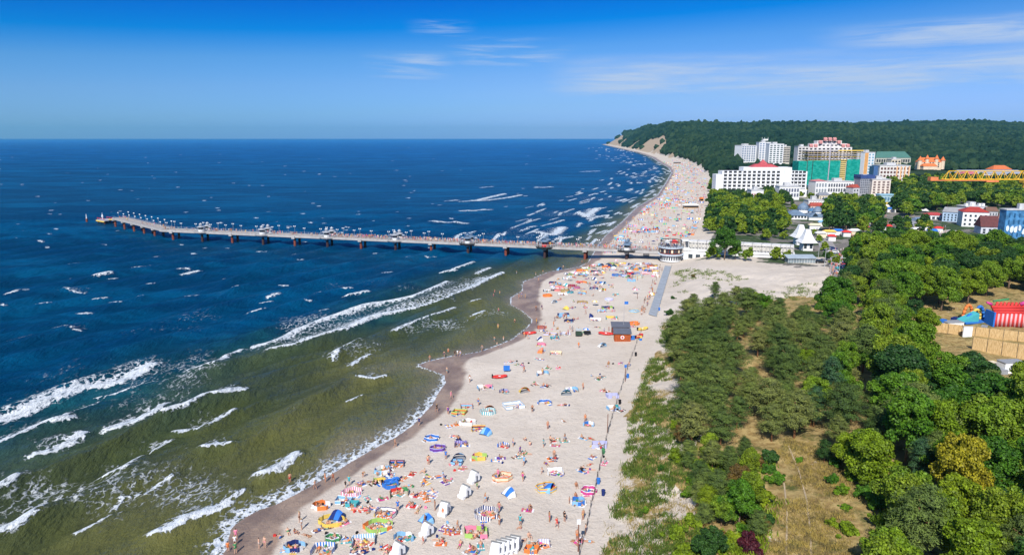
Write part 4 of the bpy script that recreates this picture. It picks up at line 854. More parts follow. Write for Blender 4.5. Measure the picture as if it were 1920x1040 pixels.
def build_station():
    b = g1(1257, 489); o = thing('round_cafe', 'two storey round cafe with dark red upper floor and roof terrace at the pier root', 'cafe building', (b.x, b.y, b.z - .3), 0)
    R0 = 4.9
    def ring(name, prof, mt, n=28, par=None): m = MB(); m.lathe(prof, n); return m.build(name, mt if isinstance(mt, list) else [mt], par or o)
    ring('lower_wall', [(R0 - .4, -1), (R0 - .4, 3.2)], WHITE); ring('plinth', [(R0 - .2, -1), (R0 - .2, .5)], DARK)
    ring('lower_ledge', [(R0 + .5, 3.2), (R0 + .7, 3.35), (R0 + .7, 3.75), (R0 + .5, 3.8)], M((.48,.55,.62), .5))
    ring('upper_wall', [(R0 - .1, 3.8), (R0 - .1, 6.3)], M((.16,.035,.03), .5, .4, .3, 1.5))
    ring('upper_ledge', [(R0 + .3, 6.3), (R0 + .6, 6.4), (R0 + .6, 6.75), (R0 + .1, 6.8)], M((.48,.55,.62), .5))
    for k in range(14):
        a = -pi + pi * (k + .5) / 14
        m = MB(); m.box(-.28, .28, -.09, .09, 0, 1.5); m.build('window', [GLASS], o, ((R0 - .38) * cos(a), (R0 - .38) * sin(a), 1.2), a + pi / 2)
        m = MB(); m.box(-.38, .38, -.06, .06, 0, 1.35); m.build('window', [GLASS if k % 3 else K('cream')], o, ((R0 - .08) * cos(a), (R0 - .08) * sin(a), 4.4), a + pi / 2)
    m = MB(); m.lathe([(R0 + .4, 7.75), (R0 + .5, 7.75), (R0 + .5, 7.87), (R0 + .4, 7.87)], 28, cap=False)
    for k in range(28): a = k * 2 * pi / 28; m.box((R0+.45)*cos(a)-.05, (R0+.45)*cos(a)+.05, (R0+.45)*sin(a)-.05, (R0+.45)*sin(a)+.05, 6.75, 7.8)
    m.build('terrace_railing', [DARK], o)
    m = MB(); m.lathe([(R0 - .4, 9.3), (R0 - .25, 9.3), (R0 - .25, 9.6), (R0 - .4, 9.6)], 28, cap=False)
    for k in range(10): a = k * 2 * pi / 10; m.tube(((R0-.32)*cos(a), (R0-.32)*sin(a), 6.8), ((R0-.32)*cos(a), (R0-.32)*sin(a), 9.4), .09, n=5)
    m.build('pergola_ring', [DARK], o)
    for cx, cy, c in ((1.2, -1.8, 'red'), (-1.5, 1.2, 'white'), (2.0, 1.6, 'red'), (-2.2, -1.6, 'white')):
        t = thing('parasol', f'{c} parasol on the roof terrace of the round cafe' + (', front' if cy < 0 else ', rear'), 'parasol', (b.x + cx, b.y + cy, b.z + 6.5), 0, 'parasols on the cafe roof terrace')
        m = MB(); m.tube((0, 0, 0), (0, 0, 2.1), .05); m.build('pole', [STEEL], t); m = MB(); m.lathe([(1.5, 1.9), (.9, 2.3), (.05, 2.6)], 8); m.build('canopy', [K(c)], t)
    # long colonnaded hall running inland
    a0 = g1(1283, 487); a1 = g1(1492, 487); L_ = (a1 - a0).length; rz = math.atan2(a1.y - a0.y, a1.x - a0.x)
    h = thing('promenade_hall', 'long white low hall with a colonnade terrace running inland from the pier', 'hall', (a0.x, a0.y + 2, min(a0.z, a1.z) - 1), rz)
    m = MB(); m.box(0, L_, 0, 9, 0, 4.9); m.build('wall', [WHITE], h)
    m = MB(); m.box(-.3, L_ + .3, -.35, 9.3, 4.9, 5.4); m.build('roof_slab', [WHITE], h)
    m = MB(); m.box(.5, L_ - .5, 4, 8.6, 5.4, 8.3); m.build('upper_wall', [M((.52,.50,.46), .7)], h)
    m = MB()
    u = .6
    while u < L_: m.tube((u, 1.0, 5.4), (u, 1.0, 8.3), .13, n=6); m.tube((u, 3.2, 5.4), (u, 3.2, 8.3), .11, n=6); u += 1.35
    m.box(.3, L_ - .3, .85, 1.15, 8.3, 8.55); m.box(.3, L_ - .3, 3.05, 3.35, 8.3, 8.55)
    m.build('colonnade', [M((.60,.58,.54), .7)], h)
    m = MB(); m.box(.2, L_ - .2, 3.9, 8.8, 8.35, 8.7); m.build('flat_roof', [M((.62,.61,.59), .8)], h)
    m = MB(); m.box(0, 2.6, -.32, 0, 5.42, 6.3); m.build('parapet', [WHITE], h)
    for k in range(13):
        m = MB(); m.box(-1.0, 1.0, -.05, .05, 1.6, 3.4); m.build('window', [GLASS], h, (3 + k * (L_ - 6) / 12, -.03, 0))
    for k in range(12):
        m = MB(); m.tube((0, 0, 0), (0, 0, 4.3), .06, n=5); m.tube((0, 0, 4.2), (.7, 0, 4.4), .05, n=4); m.build('flag_mast', [DARK], h, (2 + k * L_ / 12, .4, 5.4))
    g_ = thing('entrance_canopy', 'small white entrance canopy on posts between round cafe and white hall', 'canopy', (a0.x + .5, a0.y + 1.2, a0.z))
    m = MB(); [m.tube((x, y, 0), (x, y, 8.2), .12) for x in (-1.4, 1.4) for y in (0, 3)]; m.build('post', [WHITE], g_); m = MB(); m.box(-1.9, 1.9, -.5, 3.5, 8.2, 8.5); m.build('roof', [WHITE], g_)
build_station()
# ------------------------------------------------------------------ buildings
_wm = {}
def wmesh(w, h, mat, d=.16):
    k = (round(w, 2), round(h, 2), mat.name, d)
    if k not in _wm: m = MB(); m.box(-w/2, w/2, -d, d, 0, h); _wm[k] = m.mesh('window', [mat])
    return _wm[k]
def place(pxL, pxR, ytop, D, zb=None):
    xl = (pxL - 960) / F * D; xr = (pxR - 960) / F * D; zt = zat(ytop, D); u = (520 - ytop) / F
    y = D * (cos(PT) + u * sin(PT)); xm = (xl + xr) / 2
    z0 = float(terr(np.array([xm]), np.array([y]))[0]) if zb is None else zb
    return xl, xr, y, z0, zt
def block(o, w, d, z0, z1, mat, x0=0, y0=0, nm='wall'):
    m = MB(); m.box(x0, x0 + w, y0, y0 + d, z0, z1); return m.build(nm, [mat], o)
def grid(o, x0, x1, z0, z1, nx, nz, ww, wh, mat, y=0.0, side=None, nm='window', d=.16, skip=None, balcony=None):
    me = wmesh(ww, wh, mat, d)
    for i in range(nx):
        for j in range(nz):
            if skip and skip(i, j): continue
            u = x0 + (x1 - x0) * (i + .5) / nx; z = z0 + (z1 - z0) * (j + .5) / nz - wh / 2
            p = (u, y, z) if side is None else (side, u, z)
            w_ = link(nm, me, o, p, 0 if side is None else pi / 2)
def build_town():
    # white balcony hotel
    xl, xr, y, z0, zt = place(1352, 1511, 321, 600); w = xr - xl; h = zt - z0
    o = thing('hotel', 'long white hotel with rows of angled balconies and a red pyramid roof', 'hotel', (xl, y, z0), -.05)
    block(o, w * .985, 15, -1, h, WHITE, w * .015); block(o, w * .56, 14.5, h, h + 3.4, WHITE, w * .26, .25, 'upper_storey'); block(o, w * .09, 1.2, 0, h + 1, WHITE, w * .73, -1.2, 'stair_tower'); block(o, w * .1, 14, -1, h - 3, WHITE, -w * .05, 1, 'wing')
    bal = MB(); bal.add([(-1.5,-1.7,0),(1.5,-.2,0),(1.5,0,0),(-1.5,0,0),(-1.5,-1.7,1.1),(1.5,-.2,1.1),(1.5,0,1.1),(-1.5,0,1.1)], [(0,3,2,1),(4,5,6,7),(0,1,5,4),(1,2,6,5),(3,0,4,7)]); bme = bal.mesh('balcony', [WHITE])
    cols = [w * (.055 + .0555 * i) for i in range(12)] + [w * (.83 + .045 * i) for i in range(4)]
    wm_ = wmesh(2.5, 1.9, DARK)
    for j in range(6):
        for i, u in enumerate(cols):
            z = 3.4 + j * (h - 4.2) / 5.6
            link('window', wm_, o, (u, -.02, z + 1.0)); link('balcony', bme, o, (u, -.17, z))
    m = MB(); m.add([(w*.36,2,h+3.4),(w*.68,2,h+3.4),(w*.68,13,h+3.4),(w*.36,13,h+3.4),(w*.42,5,h+6),(w*.60,5,h+6),(w*.60,10,h+6),(w*.42,10,h+6)], [(0,1,5,4),(1,2,6,5),(2,3,7,6),(3,0,4,7),(4,5,6,7)])
    m.add([(w*.46,5,h+6),(w*.56,5,h+6),(w*.56,10,h+6),(w*.46,10,h+6),(w*.51,7.5,h+10)], [(0,1,4),(1,2,4),(2,3,4),(3,0,4)]); m.build('roof', [M((.42,.07,.08), .6)], o)
    block(o, w * .35, 9, 0, 5, WHITE, w * .30, -9.2, 'front_annex'); block(o, w * .30, 8, 0, 6, WHITE, w * .66, -10, 'front_annex'); grid(o, w * .67, w * .95, 1, 5, 8, 1, 1.6, 1.4, GLASS, -10.02)
    # slab tower group at the left
    def tower(nm, lab, cat, L, Rr, yt, D, bays, fl, wall, win, rz=0, dep=16, roof=None, ww=.62, wh=.5, grp=None, strips=False, base=None):
        xl, xr, y, z0, zt = place(L, Rr, yt, D); w = xr - xl; h = zt - z0
        o = thing(nm, lab, cat, (xl, y, z0 - .5), rz, grp); block(o, w, dep, -1, h + .5, wall)
        while bays * fl > 96: fl -= 1
        grid(o, w * .02, w * .98, 2.5 if h > 10 else .8, h - .4, bays, fl, w / bays * ww, h / fl * wh, win)
        if strips: m = MB(); [m.box(w / bays * i - .25, w / bays * i + .25, -1.3, -.18, 1, h) for i in range(0, bays + 1, strips)]; m.build('fin', [wall], o)
        if roof: roof(o, w, dep, h + .5)
        else: m = MB(); m.box(-.3, w + .3, -.3, dep + .3, h + .5, h + 1.0); m.box(w * .3, w * .6, dep * .3, dep * .7, h + 1.0, h + 3.5); m.build('roof', [M((.5,.5,.5), .8)], o)
        return o, w, h
    BLG = M((.10,.16,.28), .3, .5); gw = 'white apartment towers left of the netted building'
    tower('apartment_tower', 'bluish white apartment block, leftmost of the far tower group', 'tower', 1391, 1424, 273, 1150, 6, 9, WHITE, BLG, .35, 18, grp=gw, strips=2)
    o, w, h = tower('apartment_tower', 'tallest narrow white tower with rooftop antennas in the far left group', 'tower', 1424, 1446, 267, 1165, 4, 10, WHITE, BLG, 0, 16, grp=gw)
    m = MB(); [m.tube((w * f, 5, h + 3), (w * f, 5, h + 9), .25) for f in (.3, .5, .8)]; m.box(w * .4, w * .8, 4, 8, h + 3.5, h + 6); m.build('antenna', [WHITE], o)
    tower('apartment_tower', 'white front tower with wide dark loggias in the far left group', 'tower', 1443, 1470, 270, 1120, 4, 9, WHITE, M((.05,.08,.09), .4), -.02, 16, grp=gw)
    tower('apartment_tower', 'cream striped block at the right of the far tower group', 'tower', 1469, 1482, 275, 1130, 2, 9, M((.66,.60,.50), .7), DARK, 0, 14, grp=gw, ww=.9)
    # stepped terrace hotel behind the site
    xl, xr, y, z0, zt = place(1516, 1598, 276, 980); w = xr - xl; h = zt - z0
    o = thing('terrace_hotel', 'stepped white hotel with pink topped gables behind the netted building', 'hotel', (xl, y, z0), 0); block(o, w, 20, -1, h, M((.68,.63,.60), .7)); PK = M((.55,.24,.22), .7)
    block(o, w * .8, 16, h, h + 5, M((.68,.63,.60), .7), w * .1, 2, 'upper_wall'); block(o, w * .56, 12, h + 5, h + 9, M((.68,.63,.60), .7), w * .22, 4, 'upper_wall')
    for k in range(9):
        zz = [h, h, h + 5, h + 9, h + 9, h + 9, h + 5, h, h][k]; m = MB(); m.box(0, w * .07, 0, 4, -2.4, 0); m.gable(0, w * .07, 0, 4, 0, 2.2, 0, 0, .2); m.build('gable', [PK], o, (w * (.03 + .105 * k), -.3, zz + 2.2))
    grid(o, 1, w - 1, h - 24, h - .5, 10, 6, 3.2, 2.0, DARK); grid(o, w * .12, w * .88, h + .6, h + 4.4, 8, 1, 3, 1.8, DARK, 1.98); grid(o, w * .24, w * .76, h + 5.5, h + 8.6, 6, 1, 3, 1.6, DARK, 3.98)
    tower('apartment_tower', 'beige white slab with stacked balconies just left of the terrace hotel', 'tower', 1497, 1517, 275, 960, 3, 9, M((.66,.62,.58), .7), DARK, 0, 14)
    # netted construction site
    xl, xr, y, z0, zt = place(1516, 1614, 283, 735); w = xr - xl; h = zt - z0; hn = h * .72
    o = thing('building_site', 'unfinished tower block wrapped in turquoise scaffold netting with bare upper floors', 'building', (xl, y, z0), 0)
    TQ = NT('scaffold_net'); pos = TQ.pos(); n1 = TQ.noise(.3, 5, .7, TQ.map(pos, (1, 1, 2.2))); c = TQ.mix(TQ.rng(n1, .35, .7), (.0, .22, .17), (.03, .40, .31)); c = TQ.mix(TQ.rng(TQ.noise(.9, 3, .6, TQ.map(pos, (.5, 1, 3))), .62, .75), c, (.35, .50, .42)); TQ.bsdf(c, .85, .1); TQ = TQ.m
    block(o, w * .62, 1.4, 0, hn, TQ, 0, -1.4, 'netting'); block(o, w * .25, 1.4, 0, hn + 1, TQ, w * .75, -1.4, 'netting'); block(o, 9, 16, 0, hn - 1, TQ, -9.05, 1, 'netting'); block(o, w * .012, 1.6, 0, hn, DARK, w * .085, -1.5, 'netting_gap')
    CR = M((.46,.42,.38), .85); block(o, w, 22, -1, hn - 1, CR)
    for j in range(6):
        zz = hn + j * (h - hn) / 5; m = MB(); m.box(-.3, w + (4 if j == 5 else .3), -.6, 22, zz - .25, zz + .25); m.build('floor_slab', [CR if j % 2 else M((.62,.42,.08), .7)], o)
        if j < 5: m = MB(); [m.box(w * i / 16 - .3, w * i / 16 + .3, .5 + q * 7, 1.1 + q * 7, zz + .25, zz + (h - hn) / 5 - .25) for i in range(17) for q in range(3)]; m.box(1, w * .35, 12, 12.4, zz + .3, zz + (h - hn) / 5 - .3); m.build('column_row', [CR if j != 2 else DARK], o)
    m = MB()
    for j in range(12): m.box(w * .635, w * .735, -.9, -.1, 2 + j * hn / 12, 2 + j * hn / 12 + hn / 26)
    m.build('stair_landings', [M((.70,.52,.12), .7)], o); m = MB(); m.box(w * .56, w * 1.04, -1.5, -.7, h - .2, h + .9); m.build('formwork_beam', [K('yellow')], o)
    m = MB(); m.tube((w * .40, -2.6, 0), (w * .40, -2.6, h + 9), .5, .5, 4); m.build('hoist_mast', [M((.5,.45,.5), .6)], o)
    m = MB(); [m.box(w * i / 12 - .08, w * i / 12 + .08, -1.5, -1.3, hn, h) for i in range(13)]; [m.box(0, w, -1.5, -1.34, hn + q, hn + q + .15) for q in (2, 5, 8)]; m.build('scaffold', [M((.55,.50,.55), .6)], o)
    # blocks to the right of it
    o, w, h = tower('apartment_tower', 'white and orange tower block just right of the netted building', 'tower', 1622, 1646, 286, 850, 3, 8, WHITE, M((.20,.40,.50), .4), .3, 12, ww=.5)
    m = MB(); m.box(w * .02, w * .35, -.35, -.17, 0, h); m.build('orange_panel', [M((.72,.36,.12), .7)], o)
    def groof(col, hh=5, hip=.6): return lambda o, w, d, z: (lambda m: (m.gable(0, w, 0, d, z, hh, 0, hip), m.build('roof', [M(col, .7)], o)))(MB())
    tower('green_roof_hotel', 'long low hotel under a dark green roof at the wood edge', 'hotel', 1642, 1708, 296, 1020, 14, 2, M((.45,.44,.36), .7), DARK, 0, 16, groof((.06,.16,.13), 9, .7))
    tower('apartment_house', 'small cream block with stacked balconies below the green roof', 'house', 1672, 1690, 299, 930, 3, 4, M((.70,.62,.48), .7), DARK, 0, 12)
    o, w, h = tower('office_block', 'white and orange gridded block right of the town centre', 'office block', 1650, 1706, 311, 700, 9, 5, M((.70,.66,.60), .7), M((.13,.06,.05), .5), -.05, 18, ww=.6)
    m = MB(); [m.box(w * (.55 + i * .13), w * (.585 + i * .13), -.6, -.17, 0, h) for i in range(4)]; m.build('orange_pier', [M((.75,.42,.20), .7)], o); block(o, w * .14, 10, 0, h, M((.06,.13,.28), .4), -w * .145, 3, 'blue_wing')
    o, w, h = tower('office_block', 'grey slab with dark blue top floor in front of the gridded block', 'office block', 1614, 1640, 334, 600, 7, 6, M((.30,.31,.34), .7), M((.12,.13,.16), .4), 0, 12)
    m = MB(); m.box(-.3, w + .3, -.4, 12.3, h + .1, h + 3.2); m.build('top_storey', [M((.04,.07,.20), .5)], o)
    tower('office_block', 'cream and pink stepped building beside the grey slab', 'office block', 1636, 1669, 337, 596, 4, 5, M((.68,.60,.52), .7), M((.16,.11,.10), .5), -.12, 14, ww=.5)
    # castle villa
    xl, xr, y, z0, zt = place(1728, 1766, 304, 880); z0 = zt - 9; w = xr - xl; h = zt - z0; ORR = M((.62,.17,.05), .7); CRM = M((.70,.56,.40), .7)
    o = thing('castle_villa', 'cream villa with four pointed orange turrets against the dark wood', 'villa', (xl, y, z0), 0); block(o, w, 14, -1, h, CRM); m = MB(); m.gable(0, w, 0, 14, h, 5.5, 0, .3); m.build('roof', [ORR], o)
    m = MB(); m.gable(-2, w * .6, -9, 0, h * .45, 3.5, 0, .4); m.build('front_wing_roof', [ORR], o); m = MB(); m.box(-2, w * .6, -9, -.3, 0, h * .45); m.build('front_wing', [CRM], o)
    for u, r_, hh in ((-1.6, 2.6, 2.4), (w * .28, 2.2, 4), (w * .75, 2.2, 4), (w + 1.6, 2.6, 2)):
        m = MB(); m.lathe([(r_, 0), (r_, h + hh)], 8, c=(u, 1)); tt = m.build('turret', [CRM], o); m = MB(); m.lathe([(r_ + .7, h + hh), (.1, h + hh + 5.2)], 8, c=(u, 1)); m.build('turret_roof', [ORR], tt)
    grid(o, 2, w - 2, 2, h, 6, 3, 1.3, 1.7, DARK)
    tower('villa', 'orange roofed house right of the castle villa above the crane jib', 'villa', 1862, 1898, 318, 860, 7, 2, CRM, DARK, 0, 14, groof((.58,.15,.05), 5, .8))
    tower('grey_roof_hall', 'long grey roofed halls behind the yellow crane jib', 'hall', 1800, 1925, 326, 800, 16, 2, M((.55,.55,.60), .7), DARK, 0, 22, groof((.30,.33,.40), 4, .3))
    tower('pink_roof_hall', 'low pink roofed hall seen through the crane jib', 'hall', 1808, 1836, 327, 790, 4, 1, M((.62,.50,.48), .7), DARK, 0, 16, groof((.50,.14,.18), 3, .4))
    # low white buildings in front
    tower('white_hall', 'low white building with a round gable below the netted building', 'hall', 1552, 1602, 341, 610, 10, 2, WHITE, M((.10,.11,.13), .4), 0, 12)
    tower('restaurant', 'low white restaurant with pink roof between hotel and white hall', 'restaurant', 1530, 1553, 340, 600, 4, 2, WHITE, M((.25,.28,.3), .4), .1, 12, groof((.52,.20,.20), 1.6, .8))
    tower('restaurant', 'white and glass pavilion with red side wall below the balcony hotel', 'restaurant', 1409, 1432, 357, 545, 5, 1, WHITE, M((.35,.07,.09), .5), 0, 10)
    tower('white_house', 'white two storey house with red and white board at the tree edge', 'house', 1462, 1500, 350, 560, 7, 2, WHITE, M((.14,.15,.2), .4), 0, 10)
    tower('pool_hall', 'light blue flat roofed hall between dark trees', 'hall', 1652, 1680, 366, 545, 5, 1, M((.38,.55,.62), .6), M((.1,.2,.3), .4), -.1, 10, lambda o, w, d, z: (lambda m: (m.box(-.5, w + .5, -.5, d + .5, z, z + .5), m.build('roof', [M((.30,.52,.62), .5)], o)))(MB()))
    # domed promenade hall
    xl, xr, y, z0, zt = place(1476, 1513, 404, 430); w = xr - xl; h = zt - z0
    o = thing('domed_hall', 'white pavilion hall with two blue grey domes and slate blue roofs', 'hall', (xl, y, z0), -.12); block(o, w, 13, -1, h, WHITE); SL = M((.14,.20,.28), .45, .4)
    m = MB(); m.gable(0, w, 0, 13, h, 3.0, 0, .8); m.build('roof', [SL], o); block(o, 3.5, 12, 0, h - .4, M((.05,.22,.27), .5), -3.6, .5, 'glazed_wing')
    m = MB(); m.lathe([(3.1, h + 1), (3.1, h + 3.2)], 12, c=(w * .95, 9)); m.build('drum', [WHITE], o); m = MB(); m.lathe([(3.5, h + 3.2), (3.3, h + 4.4), (2.5, h + 5.8), (1.2, h + 6.8), (.3, h + 7.3), (.05, h + 8.4)], 14, c=(w * .95, 9)); m.build('dome', [SL], o, smooth=False)
    m = MB(); m.box(w, w + 13, -3, 10, 0, h - .5); m.build('hall_wing', [WHITE], o); m = MB(); m.gable(w, w + 13, -3, 10, h - .5, 3.4, 0, .9); m.build('wing_roof', [SL], o)
    m = MB(); m.lathe([(2.6, h + 1.2), (2.6, h + 2.6)], 12, c=(w + 6.5, 3)); m.build('drum', [WHITE], o); m = MB(); m.lathe([(3.1, h + 2.6), (2.4, h + 4), (1.3, h + 5.2), (.1, h + 5.7)], 14, c=(w + 6.5, 3)); m.build('dome', [SL], o)
    for i in range(2): m = MB(); m.add([(-1.7,-.1,0),(1.7,-.1,0),(0,-.1,1.9),(-1.7,.1,0),(1.7,.1,0),(0,.1,1.9)], [(0,1,2),(5,4,3),(0,3,4,1),(1,4,5,2),(2,5,3,0)]); m.build('gable_window', [GLASS], o, (w + 3.6 + i * 5.6, -3.05, 2.6))
    grid(o, .5, w - .5, .5, 3, 6, 1, 1.2, 1.4, GLASS)
    tower('blue_roof_hall', 'flat hall with bright slate blue roof behind the domes', 'hall', 1518, 1550, 396, 445, 8, 1, WHITE, DARK, 0, 12, groof((.09,.20,.34), 1.6, .8))
    tower('white_frame_house', 'white framed structure with tall posts behind the domed hall', 'pavilion', 1516, 1545, 376, 505, 6, 2, WHITE, M((.25,.30,.2), .5), 0, 8, strips=1)
    # twin towers with pointed white roofs
    for px, d_, lab in ((1500, 330, 'left one of two white pavilion towers with flared pointed roofs'), (1513, 313, 'right and nearer of two white pavilion towers with flared pointed roofs')):
        xl, xr, y, z0, zt = place(px - 1, px + 1, 445, d_); o = thing('pavilion_tower', lab, 'tower', ((xl + xr) / 2, y, z0 - .5), 0, 'twin white pavilion towers'); h = zt - z0 + .5
        m = MB(); m.box(-2.2, 2.2, -2.2, 2.2, 0, 4.6); m.build('wall', [WHITE], o); m = MB(); m.lathe([(5.2, 4.2), (3.6, 5.6), (2.2, 7.8), (1.3, 10.0), (1.3, h - .6)], 4); mo = m.build('flared_roof', [WHITE], o, rz=pi / 4)
        m = MB(); m.lathe([(1.0, h - .6), (1.0, h + .5)], 8); m.build('lantern', [GLASS], o); m = MB(); m.lathe([(2.1, h + .5), (1.7, h + .8), (.5, h + 1.6), (.08, h + 2.6)], 8); m.build('cap', [ROOFB], o)
        for sx in (-1.3, 1.3): m = MB(); m.box(-.6, .6, -.08, .08, 0, 2.0); m.build('window', [GLASS], o, (sx, -2.23, 1.6))
    b = g1(1503, 493); o = thing('glass_pavilion', 'low glass roofed pavilion at the head of the open sand lot', 'pavilion', (b.x - 5.5, b.y, b.z), 0)
    block(o, 11, 3.5, 0, 2.0, M((.22,.27,.30), .2, .6)); m = MB(); m.add([(-.4,-.6,2.0),(11.4,-.6,2.0),(11.4,4,2.9),(-.4,4,2.9),(-.4,-.6,1.85),(11.4,-.6,1.85),(11.4,4,2.75),(-.4,4,2.75)], [(0,1,2,3),(7,6,5,4),(0,4,5,1),(2,6,7,3),(0,3,7,4),(1,5,6,2)]); m.build('glass_roof', [M((.38,.44,.48), .15, .7)], o)
    m = MB(); [m.box(i * 1.1 - .04, i * 1.1 + .04, -.08, -.01, 0, 2) for i in range(11)]; m.build('mullions', [WHITE], o)
    # houses at the right edge
    GB = M((.60,.66,.72), .7); 
    o, w, h = tower('guest_house', 'large pale blue guest house under a grey metal roof', 'guest house', 1768, 1822, 397, 420, 9, 3, M((.36,.48,.62), .7), GLASS, -.55, 11, groof((.30,.30,.31), 2.6, .2), ww=.4, wh=.45)
    o, w, h = tower('guest_house', 'white guest house with a wide dark red hipped roof', 'guest house', 1806, 1848, 397, 395, 5, 3, WHITE, GLASS, -.35, 11, groof((.36,.045,.035), 2.6, .8), ww=.4, wh=.4)
    o, w, h = tower('cottage', 'small blue white cottage with steep burgundy roof and brick chimney', 'cottage', 1840, 1880, 425, 365, 4, 2, M((.58,.60,.66), .7), GLASS, -.2, 8, groof((.115,.035,.035), 5.5, .15), ww=.4)
    m = MB(); m.box(w * .78, w * .86, 3, 4, h + 2, h + 7.2); m.build('chimney', [M((.40,.24,.18), .8)], o); m = MB(); m.box(w * .62, w * .92, -.3, -.17, .5, h * .55); m.build('garage_door', [DARK], o)
    m = MB(); m.box(w * .45, w * .56, -.3, -.17, .5, h * .6); m.build('orange_panel', [K('orange')], o)
    o, w, h = tower('blue_block', 'bright blue building with white painted shapes at the right picture edge', 'building', 1888, 1975, 394, 335, 9, 4, M((.06,.20,.38), .6, .3, .45, .5), M((.02,.09,.20), .4), -.04, 5, ww=.25, wh=.5)
    r = random.Random(4)
    for k in range(7):
        n = 7; pts = [(1.0 * r.uniform(.5, 1) * cos(2 * pi * i / n), 2.2 * r.uniform(.5, 1.1) * sin(2 * pi * i / n)) for i in range(n)]
        m = MB(); m.add([(a, 0, b) for a, b in pts] + [(a, .1, b) for a, b in pts], [tuple(range(n)), tuple(range(n, 2*n))[::-1]] + [(i, (i+1)%n, n+(i+1)%n, n+i) for i in range(n)]); m.build('painted_shape', [M((.62,.70,.78), .7)], o, (1.5 + k * 1.9, -.29, h * (.35 + .5 * r.random())))
    o, w, h = tower('small_house', 'small house with low red roof left of the pale blue guest house', 'house', 1738, 1768, 403, 430, 4, 2, M((.70,.70,.70), .7), GLASS, -.3, 9, groof((.42,.06,.06), 1.4, .7))
    o, w, h = tower('white_roof_house', 'white house with cluttered rooftop behind the grey metal roof', 'house', 1812, 1850, 388, 460, 5, 2, M((.66,.63,.66), .7), GLASS, 0, 10)
    m = MB(); [m.box(w * f, w * f + 1.6, 2, 4, h + 1, h + 2.6) for f in (.05, .35, .7, .88)]; m.build('roof_units', [WHITE], o)
    b = g1(1885, 474); o = thing('market_canopy', 'flat turquoise canopy with a glass strip below the blue block', 'canopy', (b.x - 1, b.y, b.z), -.35); m = MB(); m.box(0, 17, 0, 6.5, 3.4, 3.7); m.build('roof', [M((.10,.42,.36), .6)], o); m = MB(); m.box(2, 11, 2.2, 4.2, 3.7, 3.85); m.build('glass_strip', [M((.25,.33,.33), .2)], o); block(o, 16, 5.5, 0, 3.3, WHITE, .5, .5)
    rh = random.Random(19); wc = [('white', WHITE), ('cream', M((.66,.58,.44), .7)), ('pale grey', M((.48,.48,.50), .7)), ('pinkish', M((.62,.46,.40), .7))]
    rc = [('grey', (.22,.23,.26)), ('red', (.36,.07,.05)), ('brown', (.18,.10,.07)), ('slate blue', (.14,.20,.30)), ('flat white', (.60,.60,.60))]
    for i, (L, yt, D) in enumerate([(1552,428,400),(1580,424,408),(1608,426,395),(1640,418,425),(1662,424,410),(1700,424,395),(1722,418,420),(1690,404,470),(1610,398,480),(1655,396,490),(1575,404,470),(1530,412,440),(1740,408,450),(1716,398,480),(1850,396,450),(1700,334,740),(1724,338,720),(1756,336,730),(1840,338,720),(1870,336,735),(1900,338,725),(1780,338,722),(1600,352,600),(1622,372,545),(1688,366,560),(1536,366,560),(1556,374,540),(1520,386,500)]):
        (wn, wmt), (rn, rcol) = wc[i % 4], rc[(i * 3) % 5]; wd = rh.uniform(17, 30)
        tower('town_house', f'small {wn} house with {rn} roof ' + near_lm(L, yt + 12), 'house', L, L + wd, yt, D, 4, 2, wmt, GLASS, rh.uniform(-.4, .3), rh.uniform(7, 10), groof(rcol, rh.uniform(1.6, 3), rh.uniform(.1, .9)), ww=.35, wh=.4, grp='small town houses among the trees')
    # market stalls and kiosks in the street
    r = random.Random(11); cols = ['white', 'white', 'cream', 'red', 'sky', 'blue', 'white', 'yellow', 'grey']
    lmk = 'market stalls along the town street'
    for i, (px, py) in enumerate([(1540,446),(1556,443),(1572,441),(1588,444),(1604,441),(1655,447),(1672,452),(1690,449),(1708,447),(1722,438),(1736,432),(1748,441),(1760,436),(1655,428),(1640,400),(1648,410),(1520,352),(1508,361),(1521,364),(1534,358),(1607,360),(1664,432),(1700,458),(1622,420),(1614,408),(1540,424),(1528,430),(1690,420),(1664,388),(1672,398),(1560,452)]):
        v = g1(px, py); c = cols[(i * 7) % 9]; w = r.uniform(3, 6)
        o = thing('market_stall', f'low stall with {c} pitched awning ' + near_lm(px, py) + (', rear' if i % 2 else ''), 'stall', v, r.uniform(-.5, .2), lmk)
        block(o, w, 3, 0, 2.3, WHITE if c != 'white' else K('cream'), -w / 2, 0); m = MB(); m.gable(-w/2, w/2, 0, 3, 2.35, .9, 0, .6, .5); m.build('awning', [K(c)], o)
build_town()
